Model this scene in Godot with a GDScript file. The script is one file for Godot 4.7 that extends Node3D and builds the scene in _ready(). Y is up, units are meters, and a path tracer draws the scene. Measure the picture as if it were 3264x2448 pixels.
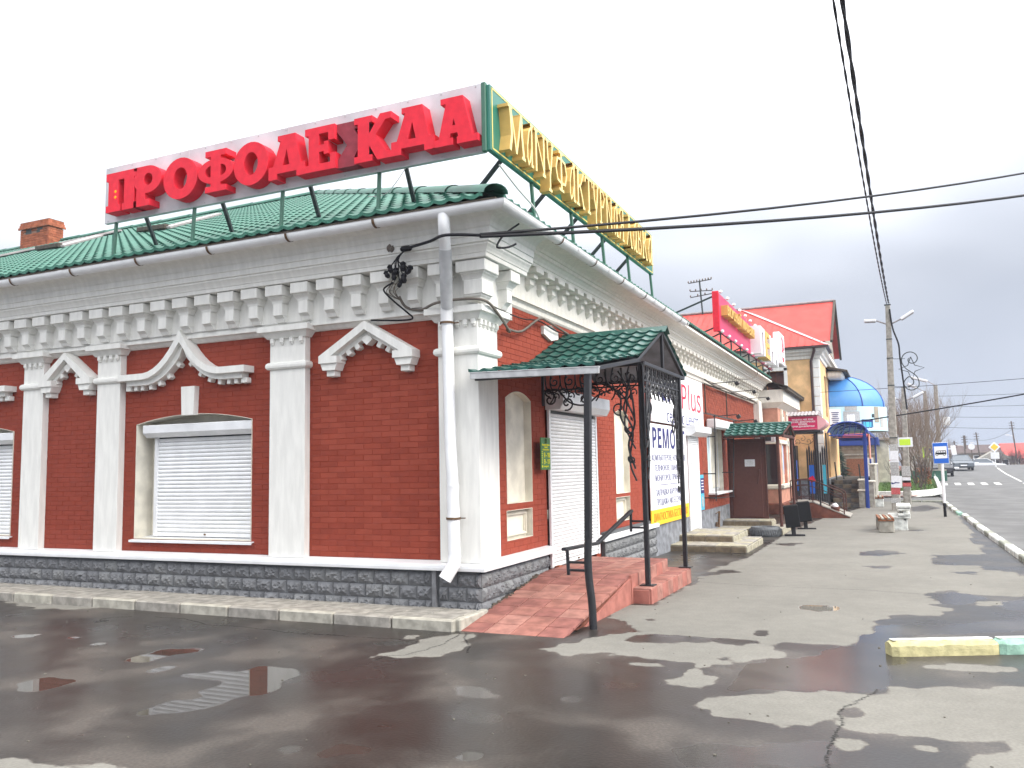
extends Node3D

# Mesh builder: collects triangles (counter-clockwise seen from outside) with normals and uvs.
class B:
	extends RefCounted
	var v := PackedVector3Array()
	var n := PackedVector3Array()
	var uv := PackedVector2Array()
	func tri(a: Vector3, b: Vector3, c: Vector3) -> void:
		var m := (b - a).cross(c - a).normalized()
		tri_n(a, b, c, m, m, m)
	func tri_n(a: Vector3, b: Vector3, c: Vector3, na: Vector3, nb: Vector3, nc: Vector3) -> void:
		v.append(a); v.append(c); v.append(b)
		n.append(na); n.append(nc); n.append(nb)
		uv.append(Vector2.ZERO); uv.append(Vector2.ZERO); uv.append(Vector2.ZERO)
	func quad(a: Vector3, b: Vector3, c: Vector3, d: Vector3) -> void:
		tri(a, b, c); tri(a, c, d)
	func quad_uv(a: Vector3, b: Vector3, c: Vector3, d: Vector3, ua: Vector2, ub: Vector2, uc: Vector2, ud: Vector2) -> void:
		var k := uv.size()
		quad(a, b, c, d)
		uv[k] = ua; uv[k + 1] = uc; uv[k + 2] = ub
		uv[k + 3] = ua; uv[k + 4] = ud; uv[k + 5] = uc
	func quad_n(a: Vector3, b: Vector3, c: Vector3, d: Vector3, na: Vector3, nb: Vector3, nc: Vector3, nd: Vector3) -> void:
		tri_n(a, b, c, na, nb, nc); tri_n(a, c, d, na, nc, nd)
	func boxx(c: Vector3, s: Vector3, t := Transform3D(), e := 0.0) -> void:
		# box, optionally with chamfered edges of e
		var h := s / 2.0
		e = minf(e, minf(h.x, minf(h.y, h.z)) * 0.8)
		var ax := [Vector3.RIGHT, Vector3.UP, Vector3.BACK]
		for i in 3:
			for sg in [-1.0, 1.0]:
				var u: Vector3 = ax[(i + 1) % 3]
				var w: Vector3 = ax[(i + 2) % 3]
				var nn: Vector3 = ax[i] * sg
				var o: Vector3 = c + nn * h[i]
				var hu: float = h[(i + 1) % 3] - e
				var hw: float = h[(i + 2) % 3] - e
				var p := [o - u * hu - w * hw, o + u * hu - w * hw, o + u * hu + w * hw, o - u * hu + w * hw]
				if sg > 0: quad(t * p[0], t * p[1], t * p[2], t * p[3])
				else: quad(t * p[3], t * p[2], t * p[1], t * p[0])
		if e > 0.0:
			for i in 3:
				var u: Vector3 = ax[i]
				var j := (i + 1) % 3
				var k := (i + 2) % 3
				for sj in [-1.0, 1.0]:
					for sk in [-1.0, 1.0]:
						var pj: Vector3 = c + ax[j] * sj * h[j] + ax[k] * sk * (h[k] - e)
						var pk: Vector3 = c + ax[j] * sj * (h[j] - e) + ax[k] * sk * h[k]
						var hu: Vector3 = u * (h[i] - e)
						flipq(t * (pj - hu), t * (pj + hu), t * (pk + hu), t * (pk - hu), t * (c + ax[j] * sj * h[j] + ax[k] * sk * h[k]) - t * c)
			for sx in [-1.0, 1.0]:
				for sy in [-1.0, 1.0]:
					for sz in [-1.0, 1.0]:
						var q := Vector3(sx, sy, sz)
						flipt(t * (c + q * Vector3(h.x, h.y - e, h.z - e)), t * (c + q * Vector3(h.x - e, h.y, h.z - e)), t * (c + q * Vector3(h.x - e, h.y - e, h.z)), t.basis * q)
	func flipq(a: Vector3, b: Vector3, c: Vector3, d: Vector3, out: Vector3) -> void:
		if (b - a).cross(c - a).dot(out) >= 0: quad(a, b, c, d)
		else: quad(d, c, b, a)
	func flipt(a: Vector3, b: Vector3, c: Vector3, out: Vector3) -> void:
		if (b - a).cross(c - a).dot(out) >= 0: tri(a, b, c)
		else: tri(a, c, b)
	func prism(p: PackedVector2Array, t: Transform3D, d: float, cuts := [], back := true) -> void:
		# polygon in the xy plane of t, from z 0 to z d; side faces at x in cuts are left open
		if p.size() < 3: return
		if Geometry2D.is_polygon_clockwise(p): p.reverse()
		var idx := Geometry2D.triangulate_polygon(p)
		var up := t.basis * Vector3(0, 0, 1)
		for i in range(0, idx.size(), 3):
			var a := p[idx[i]]; var b := p[idx[i + 1]]; var c := p[idx[i + 2]]
			flipt(t * Vector3(a.x, a.y, d), t * Vector3(b.x, b.y, d), t * Vector3(c.x, c.y, d), up)
			if back: flipt(t * Vector3(a.x, a.y, 0), t * Vector3(b.x, b.y, 0), t * Vector3(c.x, c.y, 0), -up)
		for i in p.size():
			var a := p[i]; var b := p[(i + 1) % p.size()]
			var skip := false
			for cx in cuts:
				if absf(a.x - cx) < 1e-4 and absf(b.x - cx) < 1e-4: skip = true
			if skip: continue
			var e := b - a
			flipq(t * Vector3(a.x, a.y, 0), t * Vector3(b.x, b.y, 0), t * Vector3(b.x, b.y, d), t * Vector3(a.x, a.y, d), t.basis * Vector3(e.y, -e.x, 0))
	func solid(adds: Array, subs: Array, cuts: Array, t: Transform3D, d: float) -> void:
		# union of polygons less others, sliced at cuts (x) so that no slice has a hole
		var lo := 1e9; var hi := -1e9; var yl := 1e9; var yh := -1e9
		for p in adds:
			for q in p:
				lo = minf(lo, q.x); hi = maxf(hi, q.x); yl = minf(yl, q.y); yh = maxf(yh, q.y)
		var xs := [lo - 0.01]
		for c in cuts:
			if c > lo and c < hi: xs.append(c)
		xs.append(hi + 0.01)
		xs.sort()
		for i in xs.size() - 1:
			var r := PackedVector2Array([Vector2(xs[i], yl - 1), Vector2(xs[i + 1], yl - 1), Vector2(xs[i + 1], yh + 1), Vector2(xs[i], yh + 1)])
			var got := []
			for p in adds:
				for q in Geometry2D.intersect_polygons(p, r):
					got.append(q)
			var again := true
			while again:
				again = false
				for a in got.size():
					for b in range(a + 1, got.size()):
						var m := Geometry2D.merge_polygons(got[a], got[b])
						if m.size() == 1:
							got[a] = m[0]; got.remove_at(b); again = true
							break
					if again: break
			for s in subs:
				var nx := []
				for g in got:
					for q in Geometry2D.clip_polygons(g, s): nx.append(q)
				got = nx
			for g in got: prism(g, t, d, cuts)
	func tube(pts: Array, r: float, sides := 6, caps := true, r2 := -1.0) -> void:
		if r2 < 0: r2 = r
		var rings := []
		var norm := []
		var up := Vector3.UP
		for i in pts.size():
			var d: Vector3 = (pts[mini(i + 1, pts.size() - 1)] - pts[maxi(i - 1, 0)]).normalized()
			if i == 0: up = Vector3.RIGHT if absf(d.y) > 0.9 else Vector3.UP
			var s := d.cross(up).normalized()
			if s.length() < 0.5: s = d.cross(Vector3.FORWARD).normalized()
			up = s.cross(d).normalized()
			var ring := []
			var nr := []
			var rr := lerpf(r, r2, float(i) / maxf(1.0, pts.size() - 1))
			for k in sides:
				var a := TAU * k / sides
				var q := s * cos(a) + up * sin(a)
				ring.append(pts[i] + q * rr); nr.append(q)
			rings.append(ring); norm.append(nr)
		for i in pts.size() - 1:
			for k in sides:
				var l := (k + 1) % sides
				quad_n(rings[i][l], rings[i][k], rings[i + 1][k], rings[i + 1][l], norm[i][l], norm[i][k], norm[i + 1][k], norm[i + 1][l])
		if caps:
			for k in range(1, sides - 1):
				var a: Vector3 = pts[0] - pts[1]
				flipt(rings[0][0], rings[0][k], rings[0][k + 1], a)
				var z: int = pts.size() - 1
				flipt(rings[z][0], rings[z][k], rings[z][k + 1], -a if z == 1 else pts[z] - pts[z - 1])
	func sqtube(a: Vector3, b: Vector3, w: float, h := -1.0) -> void:
		# square bar from a to b
		if h < 0: h = w
		var z := (b - a)
		var l := z.length()
		z = z / l
		var x := (Vector3.UP if absf(z.y) < 0.95 else Vector3.BACK).cross(z).normalized()
		var y := z.cross(x)
		boxx(Vector3(0, 0, l / 2), Vector3(w, h, l), Transform3D(Basis(x, y, z), a), minf(w, h) * 0.12)
	func lathe(pr: Array, t: Transform3D, sides := 20) -> void:
		# pr: Vector2(radius, y), smooth
		for i in pr.size() - 1:
			var p: Vector2 = pr[i]; var q: Vector2 = pr[i + 1]
			var e := q - p
			var nn := Vector2(e.y, -e.x).normalized()
			for k in sides:
				var a := TAU * k / sides; var b := TAU * (k + 1) / sides
				var ca := Vector3(cos(a), 0, sin(a)); var cb := Vector3(cos(b), 0, sin(b))
				var na := t.basis * (ca * nn.x + Vector3(0, nn.y, 0)); var nb := t.basis * (cb * nn.x + Vector3(0, nn.y, 0))
				quad_n(t * (cb * p.x + Vector3(0, p.y, 0)), t * (ca * p.x + Vector3(0, p.y, 0)), t * (ca * q.x + Vector3(0, q.y, 0)), t * (cb * q.x + Vector3(0, q.y, 0)), nb, na, na, nb)
	func mold(pr: Array, path: Array, ends := true) -> void:
		# profile of Vector2(outward, y), bottom to top, along a plan path of Vector2(x, z); outward is to the right-hand side (-dz, dx)
		var offs := []
		for q in pr:
			var row := []
			for i in path.size():
				var np := Vector2.ZERO
				var cnt := 0
				var na := Vector2.ZERO; var nb := Vector2.ZERO
				if i > 0:
					var d: Vector2 = (path[i] - path[i - 1]).normalized(); na = Vector2(-d.y, d.x); cnt += 1
				if i < path.size() - 1:
					var d: Vector2 = (path[i + 1] - path[i]).normalized(); nb = Vector2(-d.y, d.x); cnt += 1
				if cnt == 2: np = (na + nb) / (1.0 + na.dot(nb))
				else: np = na + nb
				var w: Vector2 = path[i] + np * q.x
				row.append(Vector3(w.x, q.y, w.y))
			offs.append(row)
		for j in pr.size() - 1:
			for i in path.size() - 1:
				quad(offs[j][i], offs[j][i + 1], offs[j + 1][i + 1], offs[j + 1][i])
		if ends:
			var poly := PackedVector2Array()
			for q in pr: poly.append(q)
			var idx := Geometry2D.triangulate_polygon(poly)
			for e in [0, path.size() - 1]:
				var out: Vector2 = (path[0] - path[1]) if e == 0 else (path[e] - path[e - 1])
				for i in range(0, idx.size(), 3):
					flipt(offs[idx[i]][e], offs[idx[i + 1]][e], offs[idx[i + 2]][e], Vector3(out.x, 0, out.y))
	func grid(nu: int, nv: int, f: Callable) -> void:
		# smooth surface of f(u, v) for u, v in 0..1, seen from the side of du x dv
		var p := []
		for j in nv + 1:
			for i in nu + 1: p.append(f.call(float(i) / nu, float(j) / nv))
		var q := []
		for j in nv + 1:
			for i in nu + 1:
				var du: Vector3 = p[j * (nu + 1) + mini(i + 1, nu)] - p[j * (nu + 1) + maxi(i - 1, 0)]
				var dv: Vector3 = p[mini(j + 1, nv) * (nu + 1) + i] - p[maxi(j - 1, 0) * (nu + 1) + i]
				var m := du.cross(dv)
				q.append(m.normalized() if m.length() > 1e-9 else Vector3.UP)
		for j in nv:
			for i in nu:
				var a := j * (nu + 1) + i; var b := a + 1; var c := b + nu + 1; var d := a + nu + 1
				var k := uv.size()
				quad_n(p[a], p[b], p[c], p[d], q[a], q[b], q[c], q[d])
				var ua := Vector2(float(i) / nu, float(j) / nv); var ub := Vector2(float(i + 1) / nu, float(j) / nv); var uc := Vector2(float(i + 1) / nu, float(j + 1) / nv); var ud := Vector2(float(i) / nu, float(j + 1) / nv)
				uv[k] = ua; uv[k + 1] = uc; uv[k + 2] = ub; uv[k + 3] = ua; uv[k + 4] = ud; uv[k + 5] = uc
	func mesh() -> ArrayMesh:
		var arr := []
		arr.resize(Mesh.ARRAY_MAX)
		arr[Mesh.ARRAY_VERTEX] = v
		arr[Mesh.ARRAY_NORMAL] = n
		arr[Mesh.ARRAY_TEX_UV] = uv
		var m := ArrayMesh.new()
		if v.size() > 0: m.add_surface_from_arrays(Mesh.PRIMITIVE_TRIANGLES, arr)
		return m

var M := {}
var T := {}
var rng := RandomNumberGenerator.new()

func obj(called: String, shape, mat: Material, parent: Node = self) -> MeshInstance3D:
	var o := MeshInstance3D.new()
	o.name = called
	o.mesh = shape.mesh() if shape is B else shape
	o.material_override = mat
	parent.add_child(o, true)
	return o

func tag(o: Node, label: String, category := "", group := "", kind := "") -> Node:
	if label: o.set_meta("label", label)
	if category: o.set_meta("category", category)
	if group: o.set_meta("group", group)
	if kind: o.set_meta("kind", kind)
	return o

func thing(called: String, label: String, category: String, at := Vector3.ZERO, turn := 0.0, group := "") -> Node3D:
	var o := Node3D.new()
	o.name = called
	add_child(o, true)
	o.position = at
	o.rotation.y = turn
	tag(o, label, category, group)
	return o

func noise_tex(seed_: int, freq: float, oct: int, lo: float, hi: float, size := 512, bump := false) -> ImageTexture:
	var f := FastNoiseLite.new()
	f.seed = seed_; f.frequency = freq; f.fractal_octaves = oct
	var im := f.get_seamless_image(size, size, false, false, 0.15, true)
	im.convert(Image.FORMAT_L8)
	var d := im.get_data()
	for i in d.size():
		var x := clampf((d[i] / 255.0 - 0.25) / 0.5, 0, 1)
		d[i] = int(255.0 * lerpf(lo, hi, x))
	return ImageTexture.create_from_image(Image.create_from_data(size, size, false, Image.FORMAT_L8, d))

func mat(called: String, lin: Color, rough: float, tex := "", scale := 1.0, bump := "", bump_cm := 0.0, metal := 0.0) -> StandardMaterial3D:
	var m := StandardMaterial3D.new()
	m.resource_name = called
	m.albedo_color = lin.linear_to_srgb()
	m.roughness = rough
	m.metallic = metal
	if rough > 0.48: m.metallic_specular = 0.28
	if tex or bump:
		m.uv1_triplanar = true
		m.uv1_world_triplanar = true
		m.uv1_scale = Vector3.ONE * scale
	if tex: m.albedo_texture = T[tex]
	if bump:
		m.heightmap_enabled = true
		m.heightmap_texture = T[bump]
		m.heightmap_scale = bump_cm
	M[called] = m
	return m

func pv(a: Array) -> PackedVector2Array:
	var p := PackedVector2Array()
	for i in range(0, a.size(), 2): p.append(Vector2(a[i], a[i + 1]))
	return p

func rect(x0: float, y0: float, x1: float, y1: float) -> PackedVector2Array:
	return pv([x0, y0, x1, y0, x1, y1, x0, y1])

func gy(z: float) -> float:
	# height of the street, which falls a little and then rises to a crest
	var zs := [60.0, 0.0, -8.0, -16.0, -24.0, -40.0, -52.0, -72.0, -88.0, -100.0, -115.0, -160.0, -400.0]
	var gs := [0.0, 0.0, -0.1, -0.17, -0.17, -0.05, 0.2, 0.42, 0.8, 0.93, 0.8, 0.2, 0.2]
	for i in zs.size() - 1:
		if z >= zs[i + 1]: return lerpf(gs[i + 1], gs[i], clampf((z - zs[i + 1]) / (zs[i] - zs[i + 1]), 0, 1))
	return 0.2

func text(s: String, h: float, depth: float, font: Font, squeeze := 1.0, bold := 0.0) -> ArrayMesh:
	# lettering centred on the origin, capitals h metres high
	var tm := TextMesh.new()
	tm.text = s
	tm.font = font
	tm.font_size = 64
	tm.pixel_size = h / 46.0
	tm.depth = depth
	tm.curve_step = 4.0
	var am := ArrayMesh.new()
	for k in tm.get_surface_count():
		var arr := tm.surface_get_arrays(k)
		var vv: PackedVector3Array = arr[Mesh.ARRAY_VERTEX]
		for i in vv.size(): vv[i].x *= squeeze
		arr[Mesh.ARRAY_VERTEX] = vv
		var out := []
		out.resize(Mesh.ARRAY_MAX)
		out[Mesh.ARRAY_VERTEX] = vv
		out[Mesh.ARRAY_NORMAL] = arr[Mesh.ARRAY_NORMAL]
		out[Mesh.ARRAY_INDEX] = arr[Mesh.ARRAY_INDEX]
		am.add_surface_from_arrays(Mesh.PRIMITIVE_TRIANGLES, out)
	return am

func letter(called: String, s: String, h: float, font: Font, m: Material, parent: Node, t: Transform3D, squeeze := 1.0, depth := 0.004, wide := 0.0) -> MeshInstance3D:
	var me := text(s, h, depth, font, squeeze)
	if wide > 0.0:
		var w := me.get_aabb().size.x
		if w > 0: me = text(s, h, depth, font, squeeze * wide / w)
	var o := obj(called, me, m, parent)
	o.transform = t
	return o

func yaw_x(at: Vector3) -> Transform3D:
	# a frame whose z looks to +x (a wall along the street); its x runs along -z
	return Transform3D(Basis(Vector3(0, 0, -1), Vector3(0, 1, 0), Vector3(1, 0, 0)), at)

func sag(a: Vector3, b: Vector3, s: float, k := 16) -> Array:
	var r := []
	for i in k + 1:
		var t := float(i) / k
		r.append(a.lerp(b, t) + Vector3(0, -4.0 * s * t * (1 - t), 0))
	return r

func spiral(c: Vector3, u: Vector3, w: Vector3, r0: float, r1: float, a0: float, a1: float, k := 18) -> Array:
	var r := []
	for i in k + 1:
		var t := float(i) / k
		var a := lerpf(a0, a1, t)
		r.append(c + (u * cos(a) + w * sin(a)) * lerpf(r0, r1, t))
	return r

func smooth(pts: Array, k := 6) -> Array:
	var r := []
	for i in pts.size() - 1:
		var p0: Vector3 = pts[maxi(i - 1, 0)]; var p1: Vector3 = pts[i]; var p2: Vector3 = pts[i + 1]; var p3: Vector3 = pts[mini(i + 2, pts.size() - 1)]
		for j in k: r.append(p1.cubic_interpolate(p2, p0, p3, float(j) / k))
	r.append(pts[-1])
	return r

var sans: SystemFont
var sans_b: SystemFont
var serif_b: SystemFont

func _ready() -> void:
	rng.seed = 7
	var cam := Camera3D.new()
	cam.name = "camera"
	add_child(cam)
	cam.fov = 49.195
	cam.near = 0.1
	cam.far = 2000.0
	cam.transform = Transform3D(Basis(Vector3.UP, 0.421818) * Basis(Vector3.RIGHT, 0.0990074) * Basis(Vector3.BACK, -0.0200783), Vector3(4.2, 1.65, 8.43))
	cam.current = true
	var we := WorldEnvironment.new()
	we.name = "world"
	var env := Environment.new()
	env.background_mode = Environment.BG_SKY
	env.tonemap_mode = Environment.TONE_MAPPER_LINEAR
	env.tonemap_exposure = 1.38
	env.sdfgi_enabled = true
	env.ssao_enabled = true
	env.ssil_enabled = true
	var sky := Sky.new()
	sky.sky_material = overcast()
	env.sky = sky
	env.fog_enabled = true
	env.fog_density = 0.0009
	env.fog_light_color = Color(0.86, 0.89, 0.96)
	we.environment = env
	add_child(we)
	var sun := DirectionalLight3D.new()
	sun.name = "sun"
	sun.light_energy = 0.5
	sun.light_color = Color(1.0, 0.95, 0.86)
	sun.light_angular_distance = 22.0
	sun.shadow_enabled = true
	add_child(sun)
	sun.look_at_from_position(Vector3(8.0, 6.5, 0.6), Vector3.ZERO)
	sans = SystemFont.new(); sans.font_names = PackedStringArray(["Droid Sans"])
	sans_b = SystemFont.new(); sans_b.font_names = PackedStringArray(["Droid Sans"]); sans_b.font_weight = 700
	serif_b = SystemFont.new(); serif_b.font_names = PackedStringArray(["Droid Serif"]); serif_b.font_weight = 700
	materials()
	grounds()
	main_building()
	roof_and_gutters()
	roof_signs()
	entrance()
	street_front()
	pink_building()
	orange_building()
	street_things()
	distance_things()
	cables()

func overcast() -> PanoramaSkyMaterial:
	# an even cloud cover, three times brighter overhead than at the horizon
	var w := 512; var h := 256
	var f := FastNoiseLite.new()
	f.seed = 5; f.frequency = 1.6; f.fractal_octaves = 4
	var im := Image.create_empty(w, h, false, Image.FORMAT_RGBF)
	for j in h:
		var el := PI * (0.5 - (j + 0.5) / h)
		for i in w:
			var az := TAU * (i + 0.5) / w
			var d := Vector3(cos(el) * sin(az), sin(el), -cos(el) * cos(az))
			var s := maxf(d.y, 0.0)
			var c := f.get_noise_3d(d.x * 1.2, d.y * 3.5, d.z * 1.2)
			var t := clampf(s * 2.0 + c * 0.25 - 0.06, 0.0, 1.0)
			var l := (0.455 + 1.25 * smoothstep(0.17, 0.6, s + 0.08 * c) + 0.32 * s) * (1.0 + 0.20 * c)
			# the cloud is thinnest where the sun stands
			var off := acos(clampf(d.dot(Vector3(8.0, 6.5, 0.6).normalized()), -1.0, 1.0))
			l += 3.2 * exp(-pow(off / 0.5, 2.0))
			var col := Color(0.87, 0.97, 1.17).lerp(Color(1.0, 1.0, 1.02), t)
			im.set_pixel(i, j, Color(col.r * l, col.g * l, col.b * l))
	var m := PanoramaSkyMaterial.new()
	m.panorama = ImageTexture.create_from_image(im)
	return m

func materials() -> void:
	T.grain = noise_tex(1, 0.2, 3, 0.72, 1.0)
	T.mottle = noise_tex(2, 0.010, 6, 0.88, 1.0)
	T.soft = noise_tex(3, 0.01, 5, 0.95, 1.0)
	T.dirt = noise_tex(4, 0.011, 7, 0.82, 1.0)
	T.streak = noise_tex(12, 0.02, 6, 0.955, 1.0)
	T.bump = noise_tex(6, 0.12, 4, 0.0, 1.0)
	T.rough = noise_tex(8, 0.06, 5, 0.0, 1.0)
	mat("red_paint", Color(0.285, 0.056, 0.033), 0.8, "soft", 0.8, "bump", 0.030)
	mat("red_paint_a", Color(0.262, 0.050, 0.030), 0.8, "soft", 0.8, "bump", 0.030)
	mat("red_paint_b", Color(0.305, 0.063, 0.038), 0.8, "soft", 0.8, "bump", 0.030)
	mat("old_red", Color(0.30, 0.075, 0.045), 0.8, "dirt", 0.9, "rough", 0.128)
	mat("white_plaster", Color(0.79, 0.785, 0.745), 0.75, "soft", 0.35, "bump", 0.014)
	mat("street_plaster", Color(0.80, 0.77, 0.70), 0.8, "mottle", 0.5, "bump", 0.018)
	for q in ["white_plaster", "street_plaster"]:
		M[q].albedo_texture = T.streak
		M[q].uv1_scale = Vector3(0.9, 0.16, 0.9)
		M[q].heightmap_enabled = false
	mat("cream", Color(0.80, 0.76, 0.65), 0.75, "mottle", 0.4, "bump", 0.012)
	mat("white_metal", Color(0.80, 0.81, 0.82), 0.35, "soft", 0.5)
	mat("white_shutter", Color(0.84, 0.85, 0.86), 0.4, "soft", 0.6)
	mat("grey_stone", Color(0.20, 0.205, 0.215), 0.8, "mottle", 1.2, "rough", 0.144)
	mat("grey_stone_a", Color(0.18, 0.185, 0.195), 0.8, "mottle", 1.2, "rough", 0.144)
	mat("grey_stone_b", Color(0.22, 0.225, 0.23), 0.8, "mottle", 1.2, "rough", 0.144)
	mat("grey_render", Color(0.24, 0.25, 0.27), 0.85, "dirt", 0.7, "rough", 0.080)
	mat("concrete", Color(0.40, 0.38, 0.33), 0.85, "dirt", 0.8, "rough", 0.080)
	mat("slab", Color(0.34, 0.32, 0.285), 0.8, "dirt", 0.9, "rough", 0.064)
	mat("joint_grey", Color(0.115, 0.12, 0.125), 0.9)
	mat("joint_dark", Color(0.10, 0.095, 0.082), 0.95)
	mat("slab_a", Color(0.30, 0.285, 0.255), 0.8, "dirt", 0.9, "rough", 0.064)
	mat("kerb_pale", Color(0.44, 0.42, 0.36), 0.85, "dirt", 0.8, "rough", 0.080)
	mat("pink_tile", Color(0.34, 0.15, 0.12), 0.75, "dirt", 0.8, "rough", 0.048)
	mat("pink_tile_a", Color(0.30, 0.125, 0.105), 0.75, "dirt", 0.8, "rough", 0.048)
	mat("pink_tile_b", Color(0.38, 0.185, 0.15), 0.75, "dirt", 0.8, "rough", 0.048)
	mat("pink_edge", Color(0.38, 0.15, 0.12), 0.75, "mottle", 0.9, "rough", 0.064)
	mat("brown_tile", Color(0.21, 0.17, 0.12), 0.75, "dirt", 1.0, "rough", 0.064)
	mat("sand_tile", Color(0.40, 0.37, 0.28), 0.8, "dirt", 1.0, "rough", 0.064)
	mat("green_roof", Color(0.055, 0.175, 0.13), 0.5, "mottle", 0.3)
	mat("dark_green_roof", Color(0.022, 0.105, 0.085), 0.35, "mottle", 0.6)
	mat("green_steel", Color(0.035, 0.13, 0.085), 0.45, "soft", 1.0)
	mat("dark_steel", Color(0.018, 0.03, 0.03), 0.45, "soft", 1.0)
	mat("black_iron", Color(0.014, 0.014, 0.017), 0.42, "mottle", 2.0)
	mat("brown_iron", Color(0.095, 0.04, 0.032), 0.55, "mottle", 2.0)
	mat("rust", Color(0.16, 0.10, 0.06), 0.8, "dirt", 2.0)
	mat("dark_wood", Color(0.10, 0.085, 0.07), 0.85, "dirt", 1.5)
	mat("brown_door", Color(0.115, 0.05, 0.042), 0.5, "soft", 1.5, "bump", 0.006)
	mat("sign_grey", Color(0.60, 0.60, 0.63), 0.4, "mottle", 0.25)
	mat("sign_red", Color(0.76, 0.027, 0.05), 0.55, "soft", 1.2)
	mat("sign_red_faded", Color(0.33, 0.045, 0.065), 0.5, "mottle", 1.2)
	mat("sign_green", Color(0.018, 0.17, 0.125), 0.3, "soft", 0.6)
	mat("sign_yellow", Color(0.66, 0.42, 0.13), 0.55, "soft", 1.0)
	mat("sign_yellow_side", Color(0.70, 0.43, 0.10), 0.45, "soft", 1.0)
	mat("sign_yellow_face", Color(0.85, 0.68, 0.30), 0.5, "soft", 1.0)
	mat("yellow_line", Color(0.85, 0.68, 0.22), 0.4)
	mat("black_cable", Color(0.012, 0.012, 0.015), 0.5)
	mat("grey_cable", Color(0.16, 0.14, 0.12), 0.7)
	mat("white_cable", Color(0.6, 0.6, 0.58), 0.5)
	mat("steel", Color(0.45, 0.45, 0.46), 0.35, "soft", 1.0, "", 0.0, 0.7)
	mat("chimney_brick", Color(0.42, 0.14, 0.075), 0.85, "dirt", 0.8, "rough", 0.064)
	mat("chimney_brick_a", Color(0.36, 0.115, 0.06), 0.85, "dirt", 0.8, "rough", 0.064)
	mat("mortar", Color(0.26, 0.15, 0.11), 0.9)
	mat("zinc", Color(0.50, 0.51, 0.52), 0.5, "mottle", 1.0)
	mat("print_white", Color(0.82, 0.83, 0.85), 0.45)
	mat("print_blue", Color(0.03, 0.03, 0.14), 0.5)
	mat("print_red", Color(0.62, 0.02, 0.06), 0.5)
	mat("print_yellow", Color(0.90, 0.55, 0.02), 0.45)
	mat("print_orange", Color(0.70, 0.13, 0.02), 0.5)
	mat("hours_green", Color(0.05, 0.16, 0.03), 0.4)
	mat("hours_yellow", Color(0.75, 0.70, 0.05), 0.5)
	mat("pink_wall", Color(0.60, 0.30, 0.215), 0.8, "mottle", 0.4, "bump", 0.012)
	mat("brown_plinth", Color(0.20, 0.075, 0.05), 0.8, "dirt", 0.6)
	mat("magenta", Color(0.55, 0.015, 0.10), 0.35)
	mat("pale_pink", Color(0.75, 0.40, 0.42), 0.35)
	mat("tin", Color(0.36, 0.33, 0.33), 0.5, "mottle", 1.0)
	mat("orange_wall", Color(0.84, 0.54, 0.27), 0.8, "mottle", 0.3, "bump", 0.012)
	mat("red_roof", Color(0.60, 0.075, 0.06), 0.5, "mottle", 0.25)
	mat("brown_pipe", Color(0.045, 0.022, 0.02), 0.4)
	mat("dark_glass", Color(0.02, 0.022, 0.025), 0.06)
	mat("blue_awning", Color(0.06, 0.25, 0.60), 0.4, "soft", 0.5)
	mat("blue_steel", Color(0.015, 0.05, 0.28), 0.4)
	mat("sky_print", Color(0.50, 0.72, 0.80), 0.4)
	mat("stair_stone", Color(0.12, 0.115, 0.105), 0.8, "dirt", 1.0, "rough", 0.080)
	mat("bark", Color(0.12, 0.095, 0.075), 0.9, "dirt", 1.0)
	mat("twig", Color(0.20, 0.155, 0.12), 0.9)
	mat("dark_twig", Color(0.075, 0.055, 0.05), 0.9)
	mat("grass", Color(0.07, 0.13, 0.025), 0.9, "dirt", 0.8, "rough", 0.320)
	mat("spruce", Color(0.02, 0.045, 0.03), 0.9)
	mat("kerb_white", Color(0.72, 0.74, 0.70), 0.75, "dirt", 0.9, "rough", 0.080)
	mat("kerb_yellow", Color(0.60, 0.55, 0.30), 0.75, "dirt", 1.6, "rough", 0.144)
	mat("kerb_green", Color(0.34, 0.56, 0.45), 0.75, "dirt", 1.6, "rough", 0.144)
	mat("kerb_old", Color(0.32, 0.33, 0.28), 0.85, "dirt", 1.0, "rough", 0.128)
	mat("asphalt_dry", Color(0.175, 0.168, 0.148), 0.9, "grain", 1.5, "bump", 0.030)
	mat("asphalt_road", Color(0.15, 0.15, 0.148), 0.75, "mottle", 0.12, "bump", 0.030)
	mat("base_earth", Color(0.16, 0.15, 0.125), 0.95, "dirt", 0.3)
	mat("paint_white", Color(0.65, 0.65, 0.63), 0.7, "dirt", 1.0)
	mat("sign_blue", Color(0.01, 0.12, 0.55), 0.35)
	mat("paper", Color(0.78, 0.79, 0.82), 0.8, "soft", 2.0)
	mat("paper_grey", Color(0.5, 0.5, 0.49), 0.8, "dirt", 3.0)
	mat("paper_red", Color(0.60, 0.13, 0.13), 0.8, "dirt", 3.0)
	mat("lime", Color(0.50, 0.72, 0.05), 0.5)
	mat("pole_grey", Color(0.36, 0.34, 0.30), 0.85, "dirt", 0.8, "rough", 0.064)
	mat("wood_slat", Color(0.30, 0.13, 0.07), 0.7, "dirt", 2.0)
	mat("car_dark", Color(0.035, 0.035, 0.04), 0.25)
	mat("car_grey", Color(0.12, 0.14, 0.16), 0.25)
	mat("car_white", Color(0.75, 0.76, 0.77), 0.3)
	mat("car_glass", Color(0.10, 0.12, 0.14), 0.08)
	mat("rubber", Color(0.02, 0.02, 0.02), 0.8)
	mat("lamp_lens", Color(0.75, 0.77, 0.80), 0.15)
	mat("tyre_paint", Color(0.17, 0.18, 0.19), 0.8, "dirt", 2.5, "rough", 0.160)
	mat("far_roof", Color(0.115, 0.085, 0.08), 0.8, "mottle", 0.3)
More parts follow.
